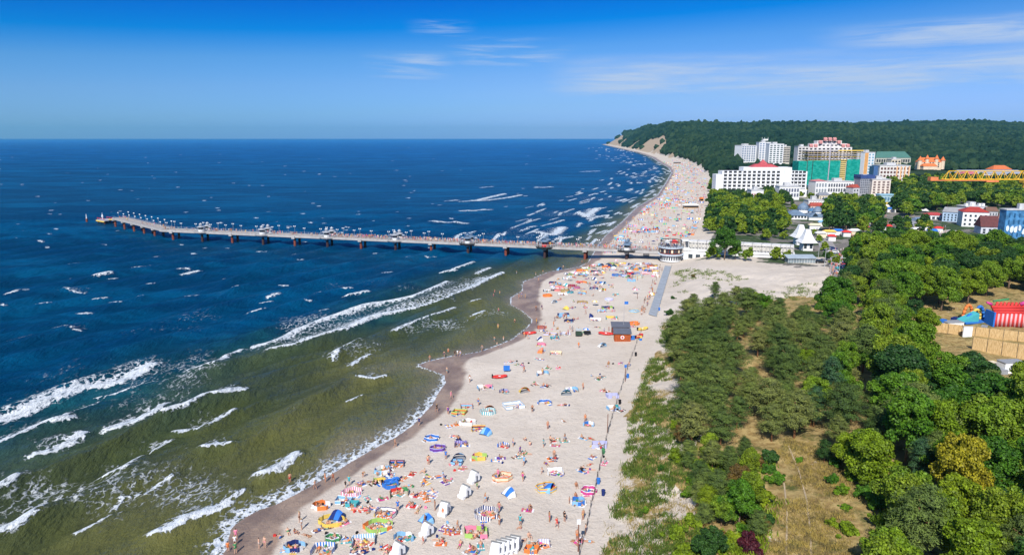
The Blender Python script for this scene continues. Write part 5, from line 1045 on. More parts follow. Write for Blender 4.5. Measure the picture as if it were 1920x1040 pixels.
# ------------------------------------------------------------------ tower crane at the right edge
def build_crane():
    D = 205; x0 = (1728 - 960) / F * D; z = zat(335, D); y = D * .99
    o = thing('tower_crane', 'yellow lattice crane jib with an orange tip reaching in from the right', 'crane', (x0, y, 0), -.03)
    YL = M((.72,.43,.03), .5, .4); ORG = M((.70,.22,.08), .6)
    def lattice(u0, u1, zb, ht, wd, mat, nm, step):
        m = MB()
        for s in (-wd, wd): m.tube((u0, s, zb), (u1, s, zb), .14, n=4)
        m.tube((u0 + step * .5, 0, zb + ht), (u1, 0, zb + ht), .14, n=4); n = int((u1 - u0) / step)
        for i in range(n):
            a = u0 + i * step
            for s in (-wd, wd):
                m.tube((a, s, zb), (a + step / 2, 0, zb + ht), .09, n=4); m.tube((a + step / 2, 0, zb + ht), (a + step, s, zb), .09, n=4)
            m.tube((a, -wd, zb), (a, wd, zb), .07, n=4)
        m.build(nm, [mat], o)
    lattice(4.0, 62, z, 2.4, .8, YL, 'jib', 2.6)
    m = MB(); m.box(0, 16, -.95, .95, z - .35, z - .18); m.box(0, 2.2, -.8, .8, z - .4, z + .7); m.box(16, 19.5, -.8, .8, z - .7, z - .2); m.build('tip_platform', [ORG], o)
    m = MB(); m.box(26.4, 29.5, -1, 1, z - .9, z - .3); m.box(27, 27.5, -.4, .4, z - 2.3, z - .9); m.box(28.6, 29.1, -.4, .4, z - 2.3, z - .9); m.build('trolley', [YL], o)
    m = MB(); m.box(61, 64, -1.2, 1.2, z - 3, z + 1); m.build('cab', [YL], o)
    m = MB(); [m.tube((62.5 + a, b, 0), (62.5 + a, b, z + 8), .15, n=4) for a in (-.9, .9) for b in (-.9, .9)]
    for i in range(16):
        zz = i * 3.2; m.tube((61.6, -.9, zz), (63.4, -.9, zz + 3.2), .08, n=4); m.tube((61.6, .9, zz + 3.2), (63.4, .9, zz), .08, n=4); m.tube((61.6, -.9, zz), (61.6, .9, zz + 3.2), .08, n=4); m.tube((63.4, .9, zz), (63.4, -.9, zz + 3.2), .08, n=4)
    m.build('mast', [YL], o)
build_crane()
# ------------------------------------------------------------------ inflatables, reed fences, cars
def build_park():
    v = g1(1888, 612); o = thing('inflatable_slide', 'big inflatable castle with red and white striped front and red roof', 'inflatable', (v.x - 3.4, v.y, v.z), -.05); o.scale = (.86, .86, .86)
    m = MB(); [m.tube((i * .62 + .3, 0, 0), (i * .62 + .3, 0, 4.0), .36, n=10, mi=i % 2) for i in range(14)]; m.build('striped_wall', [K('red'), M((.74,.36,.38), .5)], o, smooth=True)
    m = MB(); m.box(-.5, -.02, -.3, 4, 0, 4.4); m.box(8.8, 9.3, -.3, 4, 0, 4.4); m.build('side_wall', [K('blue')], o)
    m = MB(); [m.tube((-.2, .3 + k * .8, 4.3 + k * .62), (9.0, .3 + k * .8, 4.3 + k * .62), .45, n=10) for k in range(3)]; [m.tube((i * 1.1, 2.0, 5.2), (i * 1.1 + .5, 2.2, 7.0), .5, .35, n=8) for i in range(1, 9)]; m.build('roof_tubes', [K('red')], o, smooth=True)
    m = MB(); m.tube((8.0, 2, 6.4), (9.8, 1.6, 7.4), .55, .45, n=10); m.tube((0, 2.4, 6.2), (-1.6, 2.2, 6.9), .5, .3, n=8); m.build('horn', [K('magenta')], o, smooth=True); m = MB(); m.tube((0.6, 2.8, 7.1), (5.0, 2.8, 7.8), .3, n=8); m.build('trim_tube', [K('green')], o, smooth=True)
    v = g1(1832, 603); o = thing('inflatable_slide', 'low inflatable playground of blue, yellow and green arches', 'inflatable', (v.x, v.y, v.z), .2)
    for k, (c, dx, h) in enumerate((('blue', -2.2, 2.2), ('yellow', 0, 3.6), ('blue', 1.6, 4.4), ('green', 2.6, 3.0), ('orange', -.8, 4.6))):
        m = MB(); n = 9; pr = None
        for i in range(n + 1):
            a = pi * i / n; p = (dx + 1.4 * cos(a), k * .6, .3 + h * sin(a) * .8)
            if pr: m.tube(pr, p, .38, n=8)
            pr = p
        m.build('arch', [K(c)], o, smooth=True)
    m = MB(); m.add([(-5.5,-1,.6),(-1,-1.4,2.6),(-1,.6,2.9),(-5.5,.9,.9),(-5.5,-1,.1),(-1,-1.4,.1),(-1,.6,.1),(-5.5,.9,.1)], [(0,1,2,3),(4,7,6,5),(0,4,5,1),(1,5,6,2),(2,6,7,3),(3,7,4,0)]); m.build('slide', [K('teal')], o); m = MB(); m.box(-5, 3, -1.6, 3.2, 0, .45); m.build('base', [K('blue')], o)
    REED = NT('reed'); pos = REED.pos(); n = REED.noise(9, 3, .6, REED.map(pos, (1, 1, .12))); REED.bsdf(REED.mix(REED.rng(n, .3, .7), (.40,.26,.11), (.66,.47,.24)), .85, .1); REED = REED.m
    def fence(p0, p1, h, lab):
        a = g1(*p0); b = g1(*p1); zb = min(a.z, b.z); L_ = (b - a).to_2d().length; o = thing('reed_fence', lab, 'fence', (a.x, a.y, zb - .1), math.atan2(b.y - a.y, b.x - a.x))
        n = max(2, int(L_ / 2.6))
        for i in range(n): m = MB(); m.box(L_ * i / n + .05, L_ * (i + 1) / n - .05, -.04, .04, .1, h); m.build('panel', [REED], o)
        for i in range(n + 1): m = MB(); m.box(L_ * i / n - .045, L_ * i / n + .045, -.1, .1, -.3, h + .15); m.build('post', [M((.10,.08,.06), .8)], o)
    fence((1752, 622), (1935, 640), 2.6, 'upper long reed mat fence in front of the inflatables'); fence((1822, 654), (1935, 676), 3.4, 'lower tall reed mat fence with dark posts beside white wall')
    a = g1(1805, 632); o = thing('white_wall', 'short white plastered wall stub left of the lower reed fence', 'wall', (a.x, a.y, a.z)); m = MB(); m.box(0, 2.2, 0, .3, 0, 2.6); m.build('wall_panel', [WHITE], o); m = MB(); m.box(-.05, 2.25, -.05, .35, 2.6, 2.7); m.build('coping', [CONC], o)
    for i, (px, py, c) in enumerate(((1815,606,'white'),(1765,606,'blue'),(1790,602,'navy'),(1845,618,'grey'),(1880,700,'grey'),(1905,690,'white'),(1865,688,'cream'))):
        v = g1(px, py); o = thing('storage_crate', f'{c} crate or box ' + ['beside the low inflatable playground', 'behind the left end of the upper reed fence', 'behind the upper reed fence', 'between reed fence and striped slide', 'below the tall reed fence, left', 'below the tall reed fence, right', 'below the tall reed fence, farthest left'][i], 'crate', v, .3 * i, 'crates round the inflatables'); m = MB(); m.box(-1.1, 1.1, -.6, .6, .12, .95); m.box(-1.15, 1.15, -.65, .65, .95, 1.05); m.build('body', [K(c)], o); m = MB(); [m.box(x, x + .2, -.6, .6, 0, .12) for x in (-1, -.1, .8)]; m.build('skid', [K('brown')], o)
    # site cabins peeping through leaves at the right edge
    for px, py, lab, c in ((1900, 700, 'white container roof half hidden by trees at the right edge', 'white'), (1790, 612, 'low white counter in front of the inflatables', 'white')):
        v = g1(px, py); o = thing('site_cabin', lab, 'cabin', v, .1); block(o, 4.5, 2.3, 0, 2.2 if c and px > 1850 else 1.0, K(c), -2); m = MB(); m.box(-2.1, 2.6, -.1, 2.4, 2.22 if px > 1850 else 1.02, 2.32 if px > 1850 else 1.12); m.build('roof', [K('grey')], o)
def car_mesh():
    b = MB(); prof = [(-2.1,.35),(2.1,.35),(2.15,.7),(1.9,.88),(1.1,.95),(.45,1.42),(-1.2,1.45),(-1.85,1.0),(-2.15,.9)]
    n = len(prof); 
    for s0, s1 in ((-.85, .85),):
        vs = [(x, s0 * (1 if z < 1.0 else .84), z) for x, z in prof] + [(x, s1 * (1 if z < 1.0 else .84), z) for x, z in prof]
        b.add(vs, [tuple(range(n)), tuple(range(n, 2*n))[::-1]] + [(i, n+i, n+(i+1)%n, (i+1)%n) for i in range(n)])
    body = b.mesh('body', [WHITE]); g = MB()
    for s in (-1, 1): g.add([(.98,s*.835,.98),(.42,s*.735,1.36),(-1.15,s*.735,1.38),(-1.6,s*.83,1.0),(.98,s*.86,.98),(.42,s*.76,1.36),(-1.15,s*.76,1.38),(-1.6,s*.855,1.0)], [(0,1,2,3),(7,6,5,4),(0,4,5,1),(1,5,6,2),(2,6,7,3)])
    g.add([(1.12,-.70,.97),(1.12,.70,.97),(.47,.66,1.43),(.47,-.66,1.43)], [(0,1,2,3)]); g.add([(-1.86,-.7,1.01),(-1.86,.7,1.01),(-1.24,.66,1.46),(-1.24,-.66,1.46)], [(3,2,1,0)])
    w = MB(); w.tube((0, -.1, 0), (0, .1, 0), .33, n=12); rim = MB(); rim.tube((0, -.12, 0), (0, .12, 0), .18, n=8)
    return body, g.mesh('windows', [GLASS]), w.mesh('tyre', [DARK]), rim.mesh('rim', [STEEL])
CARM = car_mesh()
def car(v, rz, paint, lab, grp, nm='parked_car'):
    o = thing(nm, lab, 'car', v, rz, grp); link('body', CARM[0], o, mats=[M(COL[paint], .3, .6, .05)]); link('windows', CARM[1], o)
    for x in (-1.35, 1.35):
        for s in (-.78, .78): w = link('wheel', CARM[2], o, (x, s, .33)); link('rim', CARM[3], w)
    return o
def build_cars():
    r = random.Random(3); spots = [(1573,487,'black'),(1580,489,'white'),(1574,492,'red'),(1582,495,'sky'),(1576,498,'white'),(1584,501,'red'),(1578,505,'teal'),(1586,508,'black'),(1580,513,'white'),(1570,480,'grey'),(1562,474,'white'),(1560,468,'navy'),(1538,493,'black'),(1588,517,'red')]
    wh = ['at the far end of the row', 'under the first tree', 'in the upper row', 'in the middle of the row', 'behind the lamp posts', 'below the middle', 'near the sand lot', 'close to the trees', 'at the lower end', 'on the street side', 'by the hedge', 'beside the hedge top', 'next to the glass pavilion', 'nearest the wood']
    for (px, py, c), w in zip(spots, wh): v = g1(px, py); car(v, r.choice((0, pi)) + r.uniform(-.12, .12), c, f'{c} car parked {w} right of the open sand lot', 'cars parked beside the sand lot')
    for i, (px, py) in enumerate(((1556, 519), (1572, 523), (1546, 500), (1534, 486))):
        v = g1(px, py); o = thing('street_lamp', ['grey street lamp at the corner of the sand lot', 'grey street lamp nearest the wood edge', 'grey street lamp beside the parked cars', 'grey street lamp by the glass pavilion'][i], 'street lamp', v, 0, 'street lamps by the sand lot')
        m = MB(); m.tube((0, 0, 0), (0, 0, 7), .1, .06); m.tube((0, 0, 7), (1.2, 0, 7.3), .05); m.build('post', [STEEL], o); m = MB(); m.box(1.1, 1.8, -.12, .12, 7.2, 7.32); m.build('lamp_head', [STEEL], o)
build_park(); build_cars()
def strip(name, pxs, width, mat, dz, label, cat):
    m = MB(); pts = []
    for a, b in zip(pxs[:-1], pxs[1:]):
        for t in np.linspace(0, 1, 12, endpoint=False): pts.append(g1(a[0] + (b[0] - a[0]) * t, a[1] + (b[1] - a[1]) * t))
    pts.append(g1(*pxs[-1])); vs = []
    for i, p in enumerate(pts):
        d = (pts[min(i + 1, len(pts) - 1)] - pts[max(i - 1, 0)]); n = Vector((-d.y, d.x, 0)).normalized() * width / 2
        for q in (p - n, p + n): vs.append((q.x, q.y, max(float(terr(np.array([q.x]), np.array([q.y]))[0]), p.z) + dz))
    m.add(vs, [(2*i, 2*i+2, 2*i+3, 2*i+1)[::-1] for i in range(len(pts) - 1)]); return tagit(m.build(name, [mat]), label, cat, kind='structure')
strip('road', [(1600, 545), (1578, 510), (1562, 478), (1545, 452), (1520, 432)], 7, M((.30,.28,.27), .9, .2, .15, .4), .12, 'pale asphalt street running from the wood past the parked cars into town', 'road')
strip('sand_track', [(1470, 905), (1476, 960), (1474, 1045), (1470, 1100)], .22, M((.42,.33,.22), .9), .05, 'narrow pale wheel track on the left of the dry clearing', 'track')
strip('sand_track', [(1478, 835), (1497, 880), (1512, 935), (1520, 1000), (1522, 1100)], .22, M((.42,.33,.22), .9), .05, 'narrow pale wheel track on the right of the dry clearing', 'track')
strip('promenade_path', [(1530, 437), (1620, 437), (1700, 445), (1790, 432)], 6, M((.46,.41,.37), .9, .2, .2, .4), .15, 'light paved promenade through the town park', 'path')
# ------------------------------------------------------------------ people
SK = [M((.50,.26,.16), .6, .3, .08, 3), M((.40,.19,.105), .6, .3, .08, 3), M((.60,.36,.25), .6, .3, .08, 3)]
HAIR = {'brown': M((.06,.03,.015), .8), 'black': M((.012,.010,.010), .8), 'fair': M((.42,.28,.10), .8)}
def person_mesh(name, J, cloth, dress=False):
    """J: joint positions facing -Y. One skinned body; faces near the trunk or head take the clothing and hair slots."""
    E = [('pel','chest',.135,.155),('chest','neck',.155,.06),('neck','head',.06,.10),('head','crown',.105,.075)]
    for s in 'LR': E += [('chest','sh'+s,.12,.065),('sh'+s,'el'+s,.058,.045),('el'+s,'ha'+s,.042,.034),('ha'+s,'fi'+s,.038,.018),('pel','hp'+s,.13,.10),('hp'+s,'kn'+s,.095,.062),('kn'+s,'an'+s,.060,.038),('an'+s,'to'+s,.045,.03)]
    keys = ['pel'] + [e[1] for e in E]; idx = {k: i for i, k in enumerate(keys)}; rad = {'pel': .135}; rad.update({e[1]: e[3] for e in E})
    me = bpy.data.meshes.new('tmp'); me.from_pydata([J[k] for k in keys], [(idx[e[0]], idx[e[1]]) for e in E], []); ob = bpy.data.objects.new('tmp', me); C.objects.link(ob)
    md = ob.modifiers.new('s', 'SKIN'); md.use_smooth_shade = True
    for i, k in enumerate(keys): sv = me.skin_vertices[0].data[i]; sv.radius = (rad[k] * (1.15 if k in ('chest', 'pel') else 1), rad[k]); sv.use_root = (k == 'pel')
    sb = ob.modifiers.new('u', 'SUBSURF'); sb.levels = 1
    dg = bpy.context.evaluated_depsgraph_get(); out = bpy.data.meshes.new_from_object(ob.evaluated_get(dg)); out.name = name
    bpy.data.objects.remove(ob); bpy.data.meshes.remove(me)
    out.materials.clear(); [out.materials.append(m) for m in (SK[0], K('blue'), HAIR['brown'])]
    A = {k: Vector(J[k]) for k in keys}
    def dseg(p, a, b): d = b - a; t = max(0, min(1, (p - a).dot(d) / d.length_squared)); return (p - a - d * t).length, t
    for f in out.polygons:
        p = f.center; best = min(((dseg(p, A[e[0]], A[e[1]]), e) for e in E), key=lambda q: q[0][0]); (dd, t), e = best; mi = 0
        if e[1] in ('head', 'crown'):
            up = (A['crown'] - A['head']).normalized(); q = p - A['head']; face = Vector(J['face']); mi = 2 if (q.dot(face) < .03 or q.dot(up) > .12) else 0
            if e[1] == 'head' and t < .45: mi = 0
        elif cloth == 'trunks' and (e[1] in ('hpL', 'hpR') or (e[1] in ('knL', 'knR') and t < .45) or (e[1] == 'chest' and t < .25)): mi = 1
        elif cloth == 'bikini' and (e[1] in ('hpL', 'hpR') or (e[1] == 'chest' and (t < .12 or t > .72))): mi = 1
        elif cloth == 'suit' and (e[1] in ('hpL', 'hpR', 'chest') or (e[1] == 'neck' and t < .35)): mi = 1
        elif cloth == 'shirt' and (e[1] in ('hpL', 'hpR', 'chest', 'shL', 'shR') or (e[1] == 'neck' and t < .6) or (e[1][:2] == 'el' and t < .6)  or (e[1][:2] == 'kn' and t < .4)): mi = 1
        f.material_index = mi
    return out
def mir(d):
    o = {}
    for k, v in d.items():
        if k.endswith('*'): o[k[:-1] + 'L'] = v; o[k[:-1] + 'R'] = (-v[0], v[1], v[2])
        else: o[k] = v
    return o
ST = mir({'pel': (0,0,.95), 'chest': (0,.02,1.30), 'neck': (0,0,1.47), 'head': (0,-.01,1.58), 'crown': (0,0,1.70), 'face': (0,-1,0), 'sh*': (.19,.01,1.41), 'el*': (.25,.03,1.13), 'ha*': (.27,-.06,.88), 'fi*': (.26,-.10,.74), 'hp*': (.10,0,.88), 'kn*': (.11,-.02,.49), 'an*': (.12,.03,.08), 'to*': (.14,-.14,.03)})
WK = dict(ST); WK.update({'knL': (.10,-.20,.52), 'anL': (.10,-.24,.09), 'toL': (.11,-.42,.05), 'knR': (-.10,.06,.50), 'anR': (-.10,.30,.14), 'toR': (-.10,.18,.03), 'elL': (.24,.14,1.15), 'haL': (.26,.12,.92), 'fiL': (.25,.08,.79), 'elR': (-.24,-.10,1.15), 'haR': (-.25,-.28,.97), 'fiR': (-.24,-.36,.86)})
SI = mir({'pel': (0,.10,.12), 'chest': (0,.20,.46), 'neck': (0,.17,.63), 'head': (0,.13,.74), 'crown': (0,.14,.86), 'face': (0,-1,0), 'sh*': (.18,.18,.57), 'el*': (.25,.02,.36), 'ha*': (.16,-.24,.38), 'fi*': (.10,-.32,.36), 'hp*': (.11,.04,.13), 'kn*': (.15,-.34,.42), 'an*': (.14,-.62,.07), 'to*': (.15,-.80,.03)})
LG = mir({'pel': (0,.10,.12), 'chest': (0,.30,.42), 'neck': (0,.34,.58), 'head': (0,.32,.69), 'crown': (0,.34,.81), 'face': (0,-1,0), 'sh*': (.19,.32,.52), 'el*': (.27,.44,.28), 'ha*': (.28,.52,.05), 'fi*': (.28,.40,.03), 'hp*': (.11,.0,.12), 'kn*': (.13,-.42,.14), 'an*': (.15,-.84,.06), 'to*': (.17,-.92,.15)})
LB = mir({'pel': (0,0,.12), 'chest': (0,.36,.14), 'neck': (0,.55,.12), 'head': (0,.67,.12), 'crown': (0,.79,.12), 'face': (0,0,1), 'sh*': (.19,.48,.12), 'el*': (.34,.28,.07), 'ha*': (.30,.02,.06), 'fi*': (.27,-.12,.04), 'hp*': (.11,-.08,.11), 'kn*': (.15,-.47,.13), 'an*': (.17,-.88,.06), 'to*': (.20,-.95,.16)})
LF = mir({'pel': (0,0,.12), 'chest': (0,.36,.12), 'neck': (0,.55,.13), 'head': (0,.66,.14), 'crown': (0,.77,.16), 'face': (0,.3,-1), 'sh*': (.20,.48,.12), 'el*': (.36,.58,.06), 'ha*': (.16,.74,.05), 'fi*': (.04,.76,.05), 'hp*': (.10,-.08,.11), 'kn*': (.13,-.47,.08), 'an*': (.15,-.88,.06), 'to*': (.15,-1.0,.03)})
BE = mir({'pel': (0,.12,.86), 'chest': (0,-.18,1.05), 'neck': (0,-.34,1.08), 'head': (0,-.44,1.06), 'crown': (0,-.54,1.04), 'face': (0,-.5,-1), 'sh*': (.19,-.28,1.03), 'el*': (.20,-.30,.74), 'ha*': (.14,-.36,.50), 'fi*': (.12,-.38,.37), 'hp*': (.10,.10,.80), 'kn*': (.12,.0,.45), 'an*': (.13,.08,.08), 'to*': (.14,-.10,.03)})
POSES = {'standing': ST, 'walking': WK, 'sitting with raised knees': SI, 'sitting leaning back': LG, 'lying on the back': LB, 'lying face down': LF, 'bending down': BE}
PM = {(p, c): person_mesh('person', POSES[p], c) for p in POSES for c in ('trunks', 'bikini', 'suit', 'shirt')}
CN = {'trunks': 'swim trunks', 'bikini': 'bikini', 'suit': 'swimsuit', 'shirt': 'shirt'}
people = []; PC = ['red', 'blue', 'navy', 'black', 'teal', 'pink', 'orange', 'white', 'green', 'yellow', 'purple', 'magenta', 'sky', 'grey']
rp_ = random.Random(77)
def person(x, y, pose=None, cloth=None, col=None, rz=None, place='on the open sand', kid=False, z=None, hair=None):
    pose = pose or rp_.choice(['sitting with raised knees', 'sitting leaning back', 'lying on the back', 'lying face down', 'standing', 'lying on the back'])
    cloth = cloth or rp_.choice(['trunks', 'bikini', 'bikini', 'suit', 'trunks'] if pose.startswith('ly') else ['trunks', 'bikini', 'suit', 'shirt'])
    col = col or rp_.choice(PC); hair = hair or rp_.choice(['brown', 'black', 'fair']); sk = rp_.choice(SK)
    people.append(dict(x=x, y=y, pose=pose, cloth=cloth, col=col, rz=rp_.uniform(0, 2 * pi) if rz is None else rz, place=place, s=(.72 if kid else rp_.uniform(.94, 1.06)), z=z, hair=hair, sk=sk, kid=kid))
_terr1 = lambda x, y: float(terr(np.array([x]), np.array([y]))[0])
# ------------------------------------------------------------------ windbreaks
def wb_path(shape, w):
    r = w / 2
    if shape == 'arc': return [(r * cos(a), r * .7 * sin(a)) for a in np.linspace(-.35, pi + .35, 13)]
    if shape == 'oval': return [(r * cos(a), r * .72 * sin(a)) for a in np.linspace(.35, 2 * pi - .35, 17)]
    if shape == 'ring': return [(r * cos(a), r * .9 * sin(a)) for a in np.linspace(.25 - .9, 2 * pi - .25 - .9, 21)]
    if shape == 'U': return [(-r, -r * .75), (-r, -r*.2), (-r, r * .6), (-r*.33, r * .62), (r*.33, r * .6), (r, r * .6), (r, -r*.1), (r, -r * .7)]
    if shape == 'box': return [(-r * .2, -r * .7), (-r, -r * .7), (-r, r * .6), (0, r * .62), (r, r * .6), (r, -r * .7), (r * .5, -r * .7)]
    if shape == 'L': return [(-r, -r * .7), (-r, 0), (-r, r * .5), (0, r * .5), (r, r * .5)]
    return [(-r, 0), (-r * .5, r * .08), (0, 0), (r * .5, -r * .06), (r, 0)]
_wbm = {}
def wb_mesh(shape, w, pat, h=.72):
    k = (shape, round(w, 1), pat)
    if k in _wbm: return _wbm[k]
    P_ = [Vector((p[0] * (1 + .10 * sin(i * 2.3 + w * 7)), p[1] * (1 + .13 * sin(i * 1.7 + w * 5)), 0)) for i, p in enumerate(wb_path(shape, w))]; m = MB(); pl = MB(); cnt = 0
    for i, (a, b) in enumerate(zip(P_[:-1], P_[1:])):
        d = b - a; nrm = Vector((-d.y, d.x, 0)).normalized() * .012; nst = max(1, int(d.length / (.16 if pat == 'stripes' else .45))); sag = .05
        for j in range(nst):
            p = a + d * j / nst; q = a + d * (j + 1) / nst; lean = .06
            bands = {'stripes': [(0, 1, cnt % 2)], 'panels': [(0, 1, (cnt // 3) % 3)], 'bands': [(0, .3, 0), (.3, .62, 1), (.62, .8, 2), (.8, 1, 0)], 'trim': [(0, .16, 1), (.16, .84, 0), (.84, 1, 1)], 'plain': [(0, 1, 0)]}[pat]
            for z0, z1, mi in bands:
                hs = h * (1 - .12 * abs(sin(cnt * .9 + w))); z0, z1 = .03 + z0 * hs, .03 + z1 * hs
                vs = [p - nrm + Vector((0, 0, z0)), q - nrm + Vector((0, 0, z0)), q - nrm + Vector((0, 0, z1)), p - nrm + Vector((0, 0, z1)), p + nrm + Vector((0, 0, z0)), q + nrm + Vector((0, 0, z0)), q + nrm + Vector((0, 0, z1)), p + nrm + Vector((0, 0, z1))]
                m.add(vs, [(0,1,2,3),(7,6,5,4),(3,2,6,7),(0,4,5,1)], mi)
            cnt += 1
        if i % 2 == 0 or len(P_) < 9: pl.tube(a + Vector((0, 0, -.1)), a + Vector((0, 0, h + .22)), .018, n=4)
    pl.tube(P_[-1], P_[-1] + Vector((0, 0, h + .22)), .018, n=4)
    _wbm[k] = (m.mesh('fabric', [K('blue'), K('white'), K('sky')]), pl.mesh('poles', [M((.35,.22,.12), .8)])); return _wbm[k]
def windbreak(x, y, w, shape, pat, cols, label, rz=0.0, group='windbreaks set up on the beach'):
    o = thing('windbreak', label, 'windbreak', (x, y, _terr1(x, y)), rz, group); f, p = wb_mesh(shape, w, pat); c = list(cols) + [cols[-1]] * 3
    link('fabric', f, o, mats=[K(c[0]), K(c[1]), K(c[2])]); link('poles', p, o); return o
_tw = {}
towel_plan = []
def towel(*a): towel_plan.append(a)
def real_towel(x, y, c, rz, label, w=.95, l=1.85):
    k = round(w, 1)
    if k not in _tw:
        m = MB(); n = 6
        for i in range(n): m.box(-w/2, w/2, -l/2 + l*i/n, -l/2 + l*(i+1)/n, .015 + .01 * (i % 2), .045 + .01 * (i % 2), i % 2 if i in (1, 4, 5) else 0)
        _tw[k] = m.mesh('towel', [K('red'), K('white')])
    o = link('towel', _tw[k], None, (x, y, _terr1(x, y) + .02), rz, mats=[K(c), K('white' if c != 'white' else 'blue')]); tagit(o, label, 'towel', 'towels spread on the beach'); return o
def tent(x, y, c1, c2, rz, label, s=1.0):
    o = thing('beach_tent', label, 'beach tent', (x, y, _terr1(x, y)), rz, 'small pop up beach tents'); m = MB(); n = 8; mm = 5
    vs = []; 
    for i in range(n + 1):
        a = pi * i / n
        for j in range(mm + 1): b = (j / mm) * pi * .62; vs.append((1.15 * cos(a) * s * sin(pi * .5 + b * .0) * (1 - .12 * j / mm), (-.1 + 1.3 * (j / mm)) * s, .02 + 1.2 * s * sin(a) * cos(j / mm * pi * .42)))
    fs = []; mi = []
    m2 = MB()
    for i in range(n):
        for j in range(mm): m2.add([vs[i*(mm+1)+j], vs[(i+1)*(mm+1)+j], vs[(i+1)*(mm+1)+j+1], vs[i*(mm+1)+j+1]], [(0,1,2,3)], (i // 2) % 2)
    m2.build('canopy', [K(c1), K(c2)], o); m = MB(); m.box(-1.1 * s, 1.1 * s, -.3 * s, 1.1 * s, .01, .04); m.build('groundsheet', [K('grey')], o); return o
def parasol(x, y, c, label, c2='white'):
    o = thing('parasol', label, 'parasol', (x, y, _terr1(x, y)), 0, 'parasols on the beach'); m = MB(); m.tube((0, 0, -.1), (.12, 0, 2.0), .025, n=5); m.build('pole', [K('white')], o)
    m = MB(); n = 8; prof = [(1.05, 1.62), (.75, 1.86), (.02, 2.05)]
    for j in range(2):
        for k in range(n):
            a, b = 2*pi*k/n, 2*pi*(k+1)/n; (r0, z0), (r1, z1) = prof[j], prof[j+1]
            m.add([(.1+r0*cos(a), r0*sin(a), z0), (.1+r0*cos(b), r0*sin(b), z0), (.1+r1*cos(b), r1*sin(b), z1), (.1+r1*cos(a), r1*sin(a), z1)], [(0,1,2,3)], k % 2)
    m.build('canopy', [K(c), K(c2)], o); return o
def family(x, y, n, r, place, box=True):
    for k in range(n):
        a = rp_.uniform(0, 2 * pi); d = r * rp_.uniform(.15, .8); px_, py_ = x + d * cos(a), y + d * sin(a) * .8
        pose = rp_.choice(['lying on the back', 'lying face down', 'sitting leaning back', 'sitting with raised knees', 'lying on the back', 'sitting leaning back']); rz = rp_.uniform(0, 2 * pi); c = rp_.choice(PC)
        if rp_.random() < .7: towel(px_, py_, c, rz, f'{c} towel {place}' + rp_.choice([', under a sunbather', ', beside a bag', ', rumpled at one corner', ', laid flat']))
        person(px_, py_, pose, rz=rz, place=place, kid=rp_.random() < .15)
    for k in range(1 if rp_.random() < .75 else 0):
        c = rp_.choice(['navy', 'red', 'sky', 'pink', 'black', 'green']); q = MB(); a = rp_.uniform(0, 6)
        key = 'bag'
        if key not in _tw: q.box(-.2, .2, -.13, .13, 0, .26); q.tube((-.13, 0, .26), (0, 0, .42), .02, n=4); q.tube((0, 0, .42), (.13, 0, .26), .02, n=4); _tw[key] = q.mesh('beach_bag', [K('navy')])
        bx, by = x + r * .8 * cos(a), y + r * .6 * sin(a); o = link('beach_bag', _tw[key], None, (bx, by, _terr1(bx, by)), a, mats=[K(c)]); tagit(o, f'{c} beach bag {place}', 'bag', 'bags lying on the beach')
